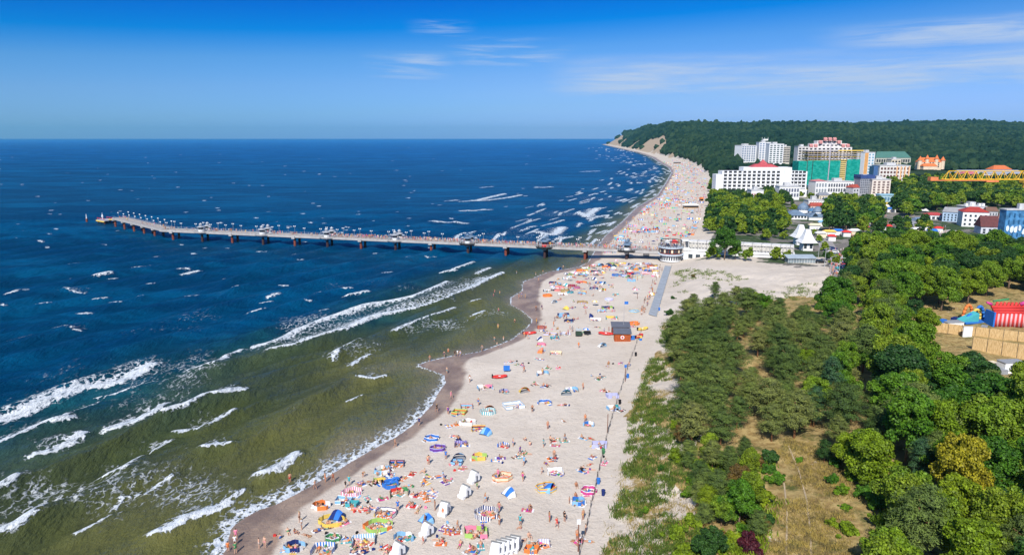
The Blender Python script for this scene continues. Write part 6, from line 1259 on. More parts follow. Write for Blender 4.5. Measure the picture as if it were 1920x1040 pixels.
WB = [ # px, py, width px, shape, pattern, colours, description
 (910,729,30,'U','panels',['sky','white','pink'],'blue and white windbreak with a pink top edge near the wet sand',3),(945,736,18,'arc','stripes',['navy','lavender'],'small dark blue and lavender windbreak below the red airbed',2),
 (962,762,40,'box','trim',['white','sky'],'square white and light blue windbreak in mid beach',3),(1021,757,28,'arc','trim',['blue','white'],'round blue and white windbreak right of the square white one',2),(1071,733,26,'U','panels',['teal','white','sky'],'teal and white panelled windbreak in the right half of the beach',2),
 (1148,744,23,'box','plain',['lavender'],'pale lavender rectangular windbreak by the fence line',0),(1150,767,24,'U','panels',['sky','white','teal'],'pale blue windbreak touching the fence posts',2),(862,775,28,'box','bands',['lime','red','yellow'],'rainbow banded box windbreak near the water',3),(875,765,24,'U','trim',['sky','orange'],'light blue windbreak with orange rim behind the rainbow one',1),
 (916,774,34,'oval','stripes',['teal','white'],'oval turquoise and white striped windbreak around an orange mat',2),(877,794,32,'oval','plain',['white'],'greyish white oval windbreak at the upper water side',3),(898,806,28,'U','bands',['yellow','navy','orange'],'yellow and navy windbreak with a blue tent in front',2),
 (810,824,31,'oval','trim',['blue','white'],'dark blue oval windbreak with white squares by the wet sand',3),(821,843,33,'oval','trim',['purple','lavender'],'purple rimmed oval windbreak below the dark blue one',2),(864,835,24,'U','stripes',['lavender','purple'],'mauve striped windbreak in the left middle of the beach',3),
 (944,838,24,'arc','stripes',['blue','white'],'blue white striped arc windbreak in the middle of the beach',2),(900,859,32,'oval','panels',['lime','yellow','magenta'],'lime, yellow and magenta oval windbreak',3),(857,869,24,'box','trim',['sky','navy'],'light blue box windbreak with navy canopy',2),
 (744,872,30,'U','bands',['navy','blue','orange'],'navy windbreak close to the wet sand edge',3),(718,884,34,'oval','panels',['sky','white','lavender'],'pale blue and white windbreak left of the navy one',3),(942,897,40,'oval','trim',['cream','orange'],'cream oval windbreak with orange edge',3),
 (1041,887,32,'U','plain',['white'],'plain white windbreak right of the cream one',3),(1025,917,44,'oval','bands',['yellow','sky','orange'],'large yellow oval windbreak with blue tent inside',3),(1104,923,32,'ring','trim',['magenta','white'],'pink windbreak with white dots by the fence',3),
 (1084,943,32,'oval','panels',['sky','blue','white'],'blue and white oval windbreak just below the pink dotted one',3),(1124,836,30,'box','plain',['lavender'],'lavender box windbreak beside the fence line',3),(1104,798,22,'arc','panels',['sky','white','blue'],'small light blue windbreak in the upper right beach',2),
 (912,966,50,'ring','stripes',['navy','white'],'large round navy and white striped windbreak',6),(892,1001,46,'box','panels',['lime','lime','pink'],'pale pink and lime windbreak at the lower middle',5),(709,989,58,'oval','panels',['lime','lime','orange'],'long lime and orange windbreak full of people',7),
 (757,1011,40,'arc','panels',['sky','white','sky'],'round light blue and white windbreak behind a beach chair',3),(682,1016,46,'U','stripes',['sky','white'],'blue and white striped windbreak at the bottom left',6),(725,964,38,'U','trim',['white','navy'],'white windbreak with navy edge',5),
 (733,912,34,'oval','plain',['blue'],'plain blue oval windbreak among the left groups',2),(748,926,36,'U','panels',['cream','red','green'],'multicoloured windbreak right of the plain blue one',6),(712,905,26,'L','panels',['lime','yellow','lime'],'lime L shaped windbreak in the left groups',2),
 (660,926,40,'oval','stripes',['pink','white'],'pink and white striped oval windbreak at the wet sand',4),(645,941,32,'box','trim',['sky','white'],'light blue rectangular windbreak below the pink one',2),(661,948,24,'box','plain',['teal'],'teal box windbreak with a sitting couple',2),
 (603,951,38,'oval','panels',['white','orange','orange'],'white and orange windbreak at the left beach edge',4),(622,980,54,'oval','plain',['yellow'],'wide yellow oval windbreak with blue tent',4),(624,1012,32,'oval','trim',['green','white'],'green and white windbreak below the yellow one',3),
 (607,1031,44,'U','stripes',['blue','white'],'blue windbreak with white dots at the bottom edge',4),(552,1028,44,'oval','panels',['sky','navy','white'],'light blue and navy windbreak at the lower left corner',4),(997,1033,26,'box','plain',['orange'],'orange windbreak at the bottom right of the beach',2),(1020,1022,24,'U','stripes',['lavender','white'],'lavender striped windbreak at the bottom right',2),
 (1017,702,24,'U','panels',['sky','white','sky'],'light blue and white windbreak above the mid beach',1),(1042,664,24,'U','plain',['cream'],'greyish cream windbreak left of the lifeguard hut',3),(1015,648,18,'arc','plain',['pink'],'small pink windbreak near the red boat',2),(1128,585,18,'U','trim',['sky','white'],'light blue windbreak above the lifeguard hut',2),(960,1062,40,'U','stripes',['red','white'],'red striped windbreak cut by the bottom edge',2)]
occupied = []
def pw(px, py): x, y, z = G(np.array([px], float), np.array([py], float)); return float(x[0]), float(y[0])
def ppm(px, py): x, y = pw(px, py); return F / (y * cos(PT) + H * sin(PT))
def build_beach():
    for px, py, w, shp, pat, cols, lab, n in WB:
        x, y = pw(px, py); wm = w / ppm(px, py) * .9; windbreak(x, y, round(wm, 1), shp, pat, cols, lab, rp_.uniform(-.25, .25)); occupied.append((x, y, wm))
        nm = lab.split(' windbreak')[0]; family(x, y, n, wm * .5, f'in the {nm} windbreak'[:70])
    for px, py, c1, c2, rz, lab in [(913,812,'blue','sky',2.6,'blue pop up tent in front of the yellow and navy windbreak'),(958,926,'blue','white',2.2,'blue and white pointed beach tent left of the large yellow oval windbreak'),(1034,919,'blue','sky',1.2,'bright blue tent inside the large yellow oval windbreak'),
        (634,969,'blue','navy',2.8,'blue tent inside the wide yellow windbreak'),(803,976,'blue','sky',2.4,'blue tent right behind a covered beach chair'),(861,861,'navy','sky',0,'navy tent in the light blue box windbreak'),(984,735,'orange','yellow',.4,'orange beach tent below the blue board'),
        (1017,660,'salmon','orange',1.4,'salmon coloured dome tent near the grey cream windbreak'),(1131,650,'sky','white',.6,'pale blue tent in front of the lifeguard hut'),(1062,740,'sky','teal',0,'light teal tent left of the panelled windbreak'),(918,770,'orange','orange',.2,'orange mat tent inside the turquoise oval windbreak'),(1050,506,'blue','sky',1,'blue tent near the pier at the water side'),(1128,499,'blue','navy',0,'blue tent below the pier'),(1140,498,'sky','blue',0,'light blue tent below the pier')]:
        x, y = pw(px, py); tent(x, y, c1, c2, rz, lab)
    # lone sunbathers, walkers and waders read off the photograph
    for px, py, pose, col, cl, pl in [(443,1011,'standing','pink','shirt','at the waterline, bottom left'),(441,1022,'standing','white','shirt','behind the green shirt at the waterline'),(442,1037,'standing','green','shirt','at the waterline, lower left corner'),(428,1034,'standing','orange','shirt','wading at the lower left corner'),
        (486,1027,'standing','white','trunks','on the wet sand, left of a pair'),(497,1026,'standing','pink','bikini','on the wet sand, right of a pair'),(544,903,'standing','red','trunks','wading in the foam'),(610,903,'standing','orange','trunks','in the shallow foam'),(625,903,'walking','red','bikini','on the wet sand by the foam'),(591,917,'walking','white','bikini','at the foam edge'),
        (741,838,'walking','black','bikini','on the wet sand halfway'),(786,797,'walking','navy','shirt','on the wet sand with a long shadow'),(819,772,'walking','black','shirt','on the wet sand near the bay'),(840,775,'walking','red','trunks','at the dry sand edge'),(846,747,'walking','sky','shirt','on the wet sand of the spit'),(681,894,'bending down','black','trunks','at the dry sand edge on the left'),
        (802,870,'standing','red','trunks','left of the light blue box windbreak'),(836,860,'standing','blue','shirt','beside a wind screen in the left middle'),(831,899,'standing','sky','shirt','above the covered chairs'),(962,836,'standing','blue','trunks','beside the blue arc windbreak'),(1027,804,'standing','red','bikini','alone in the middle of the beach'),(1055,792,'sitting with raised knees','white','shirt','alone right of the middle'),
        (998,772,'standing','black','trunks','alone above the middle'),(1093,730,'standing','red','shirt','right of the teal panelled windbreak'),(1032,832,'standing','black','trunks','left of a sitting circle'),(1019,838,'standing','teal','shirt','left of the black clad man'),(1039,859,'standing','black','bikini','above the white windbreak'),(1093,974,'standing','yellow','bikini','by the tall post on the right'),(1082,1012,'standing','orange','trunks','at the foot of the tall brown post'),
        (566,992,'standing','white','shirt','at the left of the dry sand'),(562,978,'standing','brown','trunks','near the left dry sand edge'),(1085,652,'walking','black','shirt','left of the hut'),(905,1000,'standing','purple','shirt','right of the lime and pink windbreak'),(1378-280,1000,'standing','navy','trunks','below the tall post'),(806,677,'walking','red','trunks','on the sand spit'),(833,669,'walking','orange','bikini','on the spit shore'),
        (838,700,'standing','red','trunks','in the tiny bay'),(904,658,'walking','red','bikini','at the curved waterline'),(932,652,'walking','navy','trunks','wading near the red boat'),(927,640,'standing','orange','trunks','wading left of the red boat'),(983,632,'walking','navy','shirt','left of the red boat'),(990,636,'walking','black','bikini','below the red boat'),(978,556,'walking','red','bikini','in the wet bay'),(985,560,'standing','orange','trunks','in the wet bay, right'),
        (973,560,'standing','pink','bikini','in the wet bay, left'),(1010,528,'walking','white','bikini','at the upper wet bay'),(1005,582,'walking','blue','trunks','on the bay shore'),(1016,580,'standing','navy','shirt','at the dry edge of the bay'),(1006,606,'standing','blue','trunks','at the lower bay shore'),(1040,602,'standing','black','shirt','in a loose group above the jeep'),(1056,597,'standing','pink','bikini','in a loose group above the jeep'),(1062,600,'standing','black','trunks','right in a loose group above the jeep'),
        (1065,628,'standing','black','shirt','left of the jeep'),(1050,630,'standing','black','trunks','farther left of the jeep'),(1073,622,'standing','navy','shirt','just left of the jeep'),(1038,612,'standing','black','shirt','beyond the left of the jeep'),(853,668,'walking','black','shirt','on the lower spit in a cluster'),(858,667,'standing','white','shirt','on the lower spit in a cluster'),(863,668,'walking','black','bikini','on the lower spit in a cluster'),(1195,525,'standing','red','bikini','near the boardwalk foot')]:
        x, y = pw(px, py); person(x, y, pose, cl, col, None, pl)
    # sunbathing groups
    r = random.Random(21)
    G2 = [(800,926,6,'left row of six sunbathers'),(775,953,3,'pair below the row of six'),(700,935,2,'group left'),(846,990,4,'four people beside the striped ring'),(820,1015,2,'lone pair at the bottom'),(832,1013,2,'second pair at the bottom'),(880,1030,5,'circle at the bottom edge'),(985,958,2,'pair right of the striped ring'),(987,857,4,'scattered clothes group'),(948,862,2,'pair above the cream oval'),
        (840,798,2,'pair near the sand pit'),(860,820,3,'group by the sand pit'),(1050,828,4,'sitting circle'),(1035,866,3,'group above the white windbreak'),(1107,878,4,'row by the fence'),(1126,862,2,'couple at the fence'),(1108,821,2,'small pair by the fence'),(1056,760,2,'couple right of the round blue windbreak'),(1128,733,2,'pair near the lavender box'),(1112,711,2,'couple above'),(1140,684,2,'couple right'),(1173,683,2,'group right by the fence'),
        (1015,660,2,'dome tent pair'),(980,683,3,'trio on the left'),(1037,690,2,'pair with magenta mat'),(960,680,3,'row of mats'),(1004,673,2,'pair'),(1120,705,2,'couple'),(1165,768,1,'one by the fence'),(1010,720,2,'pair under light blue windbreak'),(1030,725,2,'pair'),(540,1001,3,'trio at the left'),(645,985,2,'couple left'),(660,1008,2,'pair'),(590,1003,2,'pair'),(700,955,3,'trio'),(780,905,3,'trio'),(765,890,2,'mat pair'),
        (672,1035,4,'group bottom'),(720,1035,3,'group bottom'),(985,1020,2,'pair bottom'),(1090,1010,3,'group at the post'),(840,905,2,'couple above chairs'),(870,880,2,'pair'),(690,905,3,'cluster'),(735,893,2,'pair'),(676,952,2,'pair'),(817,893,2,'pair')]
    for px, py, n, lb in G2:
        x, y = pw(px, py); occupied.append((x, y, 2.2)); family(x, y, n, 1.5 + .25 * n, 'in the ' + lb if n > 2 else 'with the ' + lb if 'pair' in lb or 'couple' in lb else 'in the ' + lb)
    # mid distance scatter, up to the pier
    mid = [(1015,655),(1000,630),(1020,600),(1020,560),(1020,535),(1060,508),(1120,492),(1235,492),(1225,560),(1205,600),(1190,640),(1180,600),(1130,610),(1080,640)]
    xs, ys, _ = G(np.array([p[0] for p in mid], float), np.array([p[1] for p in mid], float)); k = 0
    while k < 215:
        x = r.uniform(xs.min(), xs.max()); y = r.uniform(ys.min(), ys.max()); px, py = proj(x, y, 1.5)
        if not inpoly(px, py, mid): continue
        dens = 1.0 if (py < 545 and px < 1150) or py < 520 else .30
        if r.random() > dens: k += .15; continue
        k += 1; c = r.choice(['blue','sky','white','teal','red','orange','navy','lavender','lime','yellow','sky','blue','pink']); rgn = ('near the pier' if py < 510 else 'in the crowded far bay' if py < 550 else 'above the hut'); sd = ' on the water side' if px < 1080 else ' in the middle' if px < 1150 else ' near the boardwalk'
        u = r.random()
        if u < .36: c2 = r.choice(['white','navy','yellow']); windbreak(x, y, round(r.choice([2.2, 2.8, 3.4]), 1), r.choice(['arc','U','oval','box']), r.choice(['panels','trim','stripes','plain']), [c, c2], f'{c} and {c2} windbreak {rgn}{sd}', r.uniform(-.4, .4)); family(x, y, 2, 1.2, f'by a {c} windbreak {rgn}')
        elif u < .46: tent(x, y, c, r.choice(['white', c]), r.uniform(0, 6), f'{c} pop up tent {rgn}{sd}', .9)
        elif u < .52: parasol(x, y, c, f'{c} and white parasol {rgn}{sd}')
        else: family(x, y, r.choice([1, 2, 3]), 1.3, f'{rgn}{sd}')
    for k in range(80):                 # people on foot across the near beach
        px = r.uniform(640, 1170); py = r.uniform(540, 1030)
        x, y = pw(px, py)
        if float(sdist(WET, np.array([x]), np.array([y]))[0]) < 1 or float(sdist(DUNE, np.array([x]), np.array([y]))[0]) > -1.5: continue
        person(x, y, r.choice(['standing', 'walking', 'walking', 'sitting with raised knees']), place='crossing the open sand ' + ('low in the picture' if py > 850 else 'in the middle' if py > 680 else 'towards the pier'), kid=r.random() < .3)
    for k in range(34):
        f = r.random(); x, y = pw(1216 + 36 * f + r.uniform(-9, 0), 592 - 92 * f); person(x - 1.5, y, r.choice(['standing', 'walking', 'sitting with raised knees']), place='beside the grey boardwalk')
    for k in range(14):                 # bathers in the shallows
        y = r.uniform(150, 330); x = float(xof(SHORE, y)) - r.uniform(1, 12); person(x, y, 'standing', 'trunks', None, None, 'bathing in the shallows', z=-.55)
build_beach()
def flush_towels():
    towel_plan.sort(key=lambda a: a[1]); [real_towel(*a) for a in towel_plan[:296]]
    m = MB(); cs = sorted(set(a[2] for a in towel_plan))
    for x, y, c, rz, _ in towel_plan[296:]:
        z = _terr1(x, y) + .02; m.box(-.47, .47, -.92, .92, .015, .05, cs.index(c), Matrix.Translation((x, y, z)) @ Matrix.Rotation(rz, 4, 'Z'))
    if m.v: tagit(m.build('distant_towels', [K(c) for c in cs]), 'small distant towels on the sand near the pier', 'towels', kind='stuff')
flush_towels()
crowdlow = []
def build_people():
    for p in people:
        z = _terr1(p['x'], p['y']) if p['z'] is None else p['z']; p['zz'] = max(z, -.5)
    def size(p): return 1 / (p['y'])
    people.sort(key=lambda p: p['y']); near = people[:296]; rest = people[296:]; used = {}
    for p in near:
        o = link('person', PM[(p['pose'], p['cloth'])], None, (p['x'], p['y'], p['zz'] + (.02 if 'ly' in p['pose'][:2] or 'sit' in p['pose'] else 0)), p['rz'], p['s'], [p['sk'], K(p['col']), HAIR[p['hair']]])
        lab = ('child' if p['kid'] else 'person') + f" {p['pose']} in {p['col']} {CN[p['cloth']]} {p['place']}"
        lab = ' '.join(lab.split()[:16])
        if lab in used: lab = ' '.join((('child' if p['kid'] else p['hair'] + ' haired person') + f" {p['pose']} in {p['col']} {CN[p['cloth']]} {p['place']}").split()[:16])
        used[lab] = 1; tagit(o, lab, 'person', 'people on the beach')
    crowdlow.extend(rest); print('people', len(people))
build_people()
def build_crowd():
    """everyone past the nearest three hundred: on the pier, on the far beach"""
    r = np.random.default_rng(31); rr = random.Random(31); buf = {}
    def lowmesh(me):
        co = np.array([v.co[:] for v in me.vertices]); fs = [tuple(p.vertices) for p in me.polygons]; mi = [p.material_index for p in me.polygons]; return co, fs, mi
    src = {}
    for p in ('standing', 'walking', 'sitting with raised knees', 'lying on the back'):
        for c in ('trunks', 'shirt', 'suit'):
            ob = bpy.data.objects.new('t', PM[(p, c)]); C.objects.link(ob); d = ob.modifiers.new('d', 'DECIMATE'); d.ratio = .16
            me = bpy.data.meshes.new_from_object(ob.evaluated_get(bpy.context.evaluated_depsgraph_get())); bpy.data.objects.remove(ob)
            me.calc_loop_triangles(); co = np.array([v.co[:] for v in me.vertices]); tr = np.array([t.vertices[:] for t in me.loop_triangles]); mi = np.array([t.material_index for t in me.loop_triangles]); src[(p, c)] = (co, tr, mi)
    V = []; Fc = []; MI = []; base = 0; cols = ['white','white','red','blue','navy','black','sky','pink','teal','orange','yellow','lavender','magenta','grey']
    mats = SK + [K(c) for c in cols] + list(HAIR.values())
    def add(x, y, z, pose, cloth, s, rz):
        nonlocal base
        co, tr, mi = src[(pose, cloth)]; c, sn = cos(rz), sin(rz); q = co * s; V.append(np.stack([q[:, 0] * c - q[:, 1] * sn + x, q[:, 0] * sn + q[:, 1] * c + y, q[:, 2] + z], 1)); Fc.append(tr + base); base += len(co)
        lut = np.array([rr.randrange(3), 3 + rr.randrange(len(cols)), 3 + len(cols) + rr.randrange(3)]); MI.append(lut[mi])
    for p in crowdlow: add(p['x'], p['y'], p['zz'], p['pose'] if (p['pose'], 'suit') in src else 'lying on the back' if p['pose'].startswith('ly') else 'sitting with raised knees', p['cloth'] if p['cloth'] in ('trunks', 'shirt') else 'suit', p['s'], p['rz'])
    for x, y, z in crowd_pts: add(x, y, z, rr.choice(['standing', 'walking']), rr.choice(['shirt', 'shirt', 'suit']), rr.uniform(.9, 1.05), rr.uniform(0, 6.3))
    # far beach
    n = 0
    while n < 1900:
        y = 325 * math.exp(rr.random() ** 1.25 * 1.55); xs = float(xof(WET, y)); xd = float(xof(DUNE, y)); f = rr.random() ** (.8)
        x = xs - 2 + (xd - xs + 1) * f; n += 1
        cl = float(fbm(np.array([x * .035]), np.array([y * .02]), 2)[0])
        if cl < .32 and rr.random() < .7: continue
        add(x, y, _terr1(x, y), rr.choice(['standing', 'walking', 'sitting with raised knees', 'lying on the back', 'lying on the back']), rr.choice(['trunks', 'shirt', 'suit']), rr.uniform(.9, 1.05), rr.uniform(0, 6.3))
    b = g1(1257, 489)
    for k in range(26): a = rr.uniform(0, 6.3); d = rr.uniform(1, 4.7); add(b.x + d * cos(a), b.y + d * sin(a), b.z + 6.45, 'standing', 'shirt', 1, a)
    for k in range(240):           # strollers in the town streets
        px, py = rr.choice([(rr.uniform(1525, 1700), rr.uniform(432, 446)), (rr.uniform(1555, 1590), rr.uniform(470, 520)), (rr.uniform(1700, 1790), rr.uniform(428, 452)), (rr.uniform(1600, 1680), rr.uniform(395, 445))]); v = g1(px, py); add(v.x, v.y, v.z, 'walking', 'shirt', 1, rr.uniform(0, 6))
    me = npmesh('crowd', np.vstack(V), np.vstack(Fc), mats, True, midx=np.concatenate(MI)); tagit(link('crowd', me), 'distant crowd of people on the pier, in the town and on the far beach', 'crowd', kind='stuff'); print('crowd faces', base)
    # far windbreaks, parasols and towels: merged beyond the individually built ones
    m = MB(); mc = ['blue','sky','white','red','orange','teal','navy','lime','yellow','pink','white','sky']
    n = 0
    while n < 950:
        y = 325 * math.exp(rr.random() ** 1.15 * 1.6); xs = float(xof(WET, y)); xd = float(xof(DUNE, y)); x = xs + 1 + (xd - xs - 2) * rr.random() ** .9; n += 1
        cl = float(fbm(np.array([x * .035]), np.array([y * .02]), 2)[0])
        if cl < .36 and rr.random() < .8: continue
        z = _terr1(x, y); ci = rr.randrange(len(mc)); u = rr.random(); w = rr.uniform(1.0, 1.9)
        if u < .5:
            pth = wb_path(rr.choice(['arc', 'U', 'line', 'L']), 2 * w); ca, sa = cos(rr.uniform(-.5, .5)), sin(rr.uniform(-.5, .5))
            for i, (a, b2) in enumerate(zip(pth[:-1], pth[1:])): 
                p = (x + a[0] * ca - a[1] * sa, y + a[0] * sa + a[1] * ca); q = (x + b2[0] * ca - b2[1] * sa, y + b2[0] * sa + b2[1] * ca); m.add([(p[0], p[1], z), (q[0], q[1], z), (q[0], q[1], z + .95), (p[0], p[1], z + .95), (p[0], p[1] + .05, z), (q[0], q[1] + .05, z), (q[0], q[1] + .05, z + .95), (p[0], p[1] + .05, z + .95)], [(0,1,2,3),(7,6,5,4),(3,2,6,7)], ci if i % 2 else (ci + 2) % len(mc))
        elif u < .72: m.lathe([(1.1, z + 1.6), (.7, z + 1.85), (.03, z + 2.05)], 7, ci, (x, y)); m.tube((x, y, z), (x, y, z + 1.8), .03, n=3, mi=2)
        else: m.box(x - .9, x + .9, y - .5, y + .5, z + .01, z + .06 + .5 * (u > .9), ci)
    m.build('distant_windbreaks', [K(c) for c in mc]); tagit(bpy.data.objects['distant_windbreaks'], 'distant jumble of colourful windbreaks and parasols on the far beach', 'windbreaks', kind='stuff')
build_crowd()
# ------------------------------------------------------------------ beach furniture
def build_furniture():
    W_ = M((.74,.745,.75), .55, .3, .13, 2.2)  # grey noise in the white paints soft fold shading on the covers
    sh = MB(); prof = [(-.55, .25), (.62, .25), (.70, 1.05), (.55, 1.58), (.2, 1.78), (-.25, 1.66), (-.42, 1.2), (-.55, .75)]; n = len(prof)
    sh.add([(x, -.70 + .085 * z, z) for x, z in prof] + [(x, .70 - .085 * z, z) for x, z in prof], [tuple(range(n)), tuple(range(n, 2*n))[::-1]] + [(i, n+i, n+(i+1)%n, (i+1)%n) for i in range(n)]); shell = sh.mesh('cover', [W_])
    st_ = MB(); st_.box(-1.0, -.56, -.62, .62, .05, .55); seat = st_.mesh('footrest_cover', [W_]); bs = MB(); bs.box(-.5, .6, -.6, .6, 0, .24); base = bs.mesh('base', [M((.35,.30,.25), .8)])
    sl_ = MB(); sl_.box(-.12, .06, -.05, .05, -.2, .95); sl_.box(-.60, .55, -.05, .05, .05, .10); seam = sl_.mesh('cover_seam', [M((.10,.11,.14), .6)]); rd = MB(); rd.box(-.14, .16, -.74, .74, -.02, .06); ridge = rd.mesh('hood_ridge', [M((.25,.25,.24), .6)])
    def chair(px, py, rz, lab):
        x, y = pw(px, py); o = thing('covered_beach_chair', lab, 'beach chair', (x, y, _terr1(x, y) - .03), rz, 'white covered hooded beach chairs')
        s = 1.02; link('cover', shell, o, sc_=s); link('footrest_cover', seat, o, sc_=s); link('base', base, o, sc_=s); link('cover_seam', seam, o, (.0, -.70 * s, .3), 0, s); link('hood_ridge', ridge, o, (.2 * s, 0, 1.76 * s), 0, s)
    for px, py, rz, lab in [(889,902,.8,'white covered beach chair, topmost of the staggered row'),(872,930,.85,'white covered beach chair, second from the top of the row'),(834,962,1.15,'upright white covered beach chair in the middle of the row'),(801,1002,.8,'white covered beach chair in front of a blue tent'),(747,1040,.85,'white covered beach chair before the round light blue windbreak')]: chair(px, py, rz, lab)
    for i in range(5): chair(930 + i * 9, 1040 - i * 3, 1.25, 'white covered beach chair, ' + ['leftmost', 'second', 'third', 'fourth', 'rightmost'][i] + ' in the packed row of five at the bottom')
    # lifeguard hut: two cabins
    b = g1(1152, 640); REDB = M((.36,.085,.025), .75, .2, .25, 1.5); RF = M((.11,.12,.15), .6, .3, .1, 1)
    for dx, dy, w, d, lab in ((0, 0, 4.3, 2.6, 'front red brown wooden lifeguard cabin with round white emblem'), (.3, 6.6, 4.8, 2.6, 'rear dark roofed lifeguard cabin behind the red brown one')):
        o = thing('lifeguard_hut', lab, 'cabin', (b.x + dx, b.y + dy, b.z), -.06, 'lifeguard cabins on the beach'); block(o, w, d, 0, 2.3, REDB if dy == 0 else M((.20,.05,.03), .7)); m = MB(); m.add([(-.25,-.35,2.3),(w+.25,-.35,2.3),(w+.25,d+.3,3.0),(-.25,d+.3,3.0),(-.25,-.35,2.2),(w+.25,-.35,2.2),(w+.25,d+.3,2.9),(-.25,d+.3,2.9)], [(0,1,2,3),(7,6,5,4),(0,4,5,1),(2,6,7,3),(0,3,7,4),(1,5,6,2)]); m.build('roof', [RF], o)
        m = MB(); [m.box(x_, x_ + .05, -.05, -.01, .1, 2.2) for x_ in np.arange(.3, w, .5)]; m.build('batten', [M((.25,.05,.02), .7)], o)
        if dy == 0:
            m = MB(); m.tube((2.1, -.1, 1.2), (2.1, -.02, 1.2), .5, n=16); e = m.build('emblem', [WHITE], o); m = MB(); m.box(1.98, 2.22, -.13, -.105, .85, 1.55); m.box(1.75, 2.45, -.13, -.105, 1.08, 1.32); m.build('emblem_cross', [K('red')], e)
        else: m = MB(); m.box(.3, 4.2, -1.3, -.1, .6, .75); m.box(.5, 4.0, -.06, -.01, .9, 2.0); m.build('counter', [K('cream')], o)
    p = g1(1183, 598); o = thing('flagpole', 'thin white flagpole with a blue flag behind the lifeguard cabins', 'flagpole', (b.x + 3.6, b.y + 7.6, b.z)); m = MB(); m.tube((0, 0, 0), (0, 0, 9.5), .07, .04); m.build('pole', [M((.40,.40,.42), .5)], o)
    m = MB(); m.box(.05, 1.1, -.02, .02, 8.4, 9.2); m.build('flag', [K('blue')], o)
    def boat(px, py, L_, w, rz, c, lab, nm='rescue_boat', cat='boat'):
        v = g1(px, py); o = thing(nm, lab, cat, v, rz); m = MB(); n = 14; prev = None; ring = [(L_/2 * (cos(a) if cos(a) < 0 else cos(a) ** .8 if cos(a) > 0 else 0), w/2 * sin(a) * (1 if cos(a) < .2 else .8), .32 + (.18 if cos(a) > .6 else 0)) for a in np.linspace(.0, 2 * pi, n + 1)]
        for a, b_ in zip(ring[:-1], ring[1:]): m.tube(a, b_, .22, n=7, cap=False)
        m.build('tube', [K(c)], o, smooth=True); m = MB(); m.box(-L_/2 * .85, L_/2 * .6, -w/2 * .8, w/2 * .8, .1, .22); m.build('floor', [K('grey')], o); m = MB(); m.box(-.25, .25, -w/2 + .1, w/2 - .1, .3, .42); m.build('thwart', [K('white')], o)
        m = MB(); m.box(-L_/2 - .25, -L_/2 + .05, -.2, .2, .1, .9); m.build('outboard', [K('black')], o)
    boat(993, 626, 3.6, 1.5, .05, 'red', 'orange red rubber boat drawn up at the waterline'); boat(1136, 627, 3.9, 1.7, 3.0, 'red', 'red rescue boat left of the lifeguard cabins'); boat(1198, 632, 3.6, 1.3, .9, 'red', 'red boat leaning right of the lifeguard cabins'); boat(1205, 618, 3.2, 1.3, .4, 'yellow', 'yellow kayak behind the red boat right of the cabins', 'kayak', 'kayak')
    boat(937, 708, 3.2, 1.2, .1, 'red', 'long red airbed with two people left of mid beach', 'inflatable_boat', 'inflatable boat'); boat(733, 905, 2.6, 1.2, .5, 'blue', 'blue rubber dinghy among the left groups', 'inflatable_boat', 'inflatable boat')
    x, y = pw(950, 697); o = thing('deck_board', 'square blue board standing on legs above the red airbed', 'board', (x, y, _terr1(x, y))); m = MB(); m.box(-.75, .75, -.05, .05, .35, 1.6); m.build('panel', [K('blue')], o); m = MB(); [m.tube((s * .6, 0, 0), (s * .6, 0, .4), .04) for s in (-1, 1)]; m.build('legs', [K('grey')], o)
    # jeep and trailer
    v = g1(1085, 628); o = thing('jeep', 'dark green open jeep parked in the middle of the beach', 'jeep', v, 1.5); GRN = M((.03,.055,.035), .5)
    m = MB(); m.box(-1.8, 1.8, -.8, .8, .45, 1.05); m.box(-1.75, .5, -.78, .78, 1.05, 1.7); m.build('body', [GRN], o); m = MB(); m.box(-1.8, .55, -.82, .82, 1.7, 1.85); m.build('roof_rack', [M((.5,.52,.5), .6)], o); m = MB(); m.box(.5, .56, -.7, .7, 1.08, 1.62); [m.box(-1.5, .3, s * .79 - .02, s * .79 + .02, 1.15, 1.6) for s in (-1, 1)]; m.build('windows', [GLASS], o)
    for xx in (-1.1, 1.15):
        for s in (-.78, .78): link('wheel', CARM[2], o, (xx, s, .38), sc_=1.15)
    v = g1(1101, 627); o = thing('trailer', 'small black trailer beside the green jeep', 'trailer', v, .1); m = MB(); m.box(-.9, .9, -.6, .6, .45, .95); m.build('bed', [K('black')], o); m = MB(); m.tube((.9, 0, .5), (2.0, 0, .45), .05); m.build('drawbar', [STEEL], o); [link('wheel', CARM[2], o, (0, s, .33)) for s in (-.65, .65)]
    # grey boardwalk, a raised ramp of planks
    c = [(1216,590),(1231,594),(1259,500),(1247,499)]; w4 = [g1(*q) for q in c]; o = thing('boardwalk', 'sloping grey plank boardwalk leading along the dune to the pier', 'boardwalk', (0, 0, 0)); m = MB(); n = 60; W4 = w4
    for i in range(n):
        f0, f1 = i / n, (i + .93) / n; pts = [W4[0].lerp(W4[3], f0), W4[1].lerp(W4[2], f0), W4[1].lerp(W4[2], f1), W4[0].lerp(W4[3], f1)]; zz = [max(w4[0].z, _terr1(q.x, q.y)) + .22 for q in pts]; z_ = max(zz); m.add([(q.x, q.y, z_) for q in pts] + [(q.x, q.y, z_ - .12) for q in pts], [(0,1,2,3),(7,6,5,4),(0,4,5,1),(1,5,6,2),(2,6,7,3),(3,7,4,0)])
    m.build('planks', [M((.30,.33,.37), .75)], o); m = MB()
    for i in range(16): q = W4[1].lerp(W4[2], i / 15); z_ = _terr1(q.x, q.y); m.tube((q.x + .1, q.y, z_ - .3), (q.x + .1, q.y, z_ + 1.2), .05, n=5); 
    m.build('railing_posts', [M((.2,.2,.2), .7)], o)
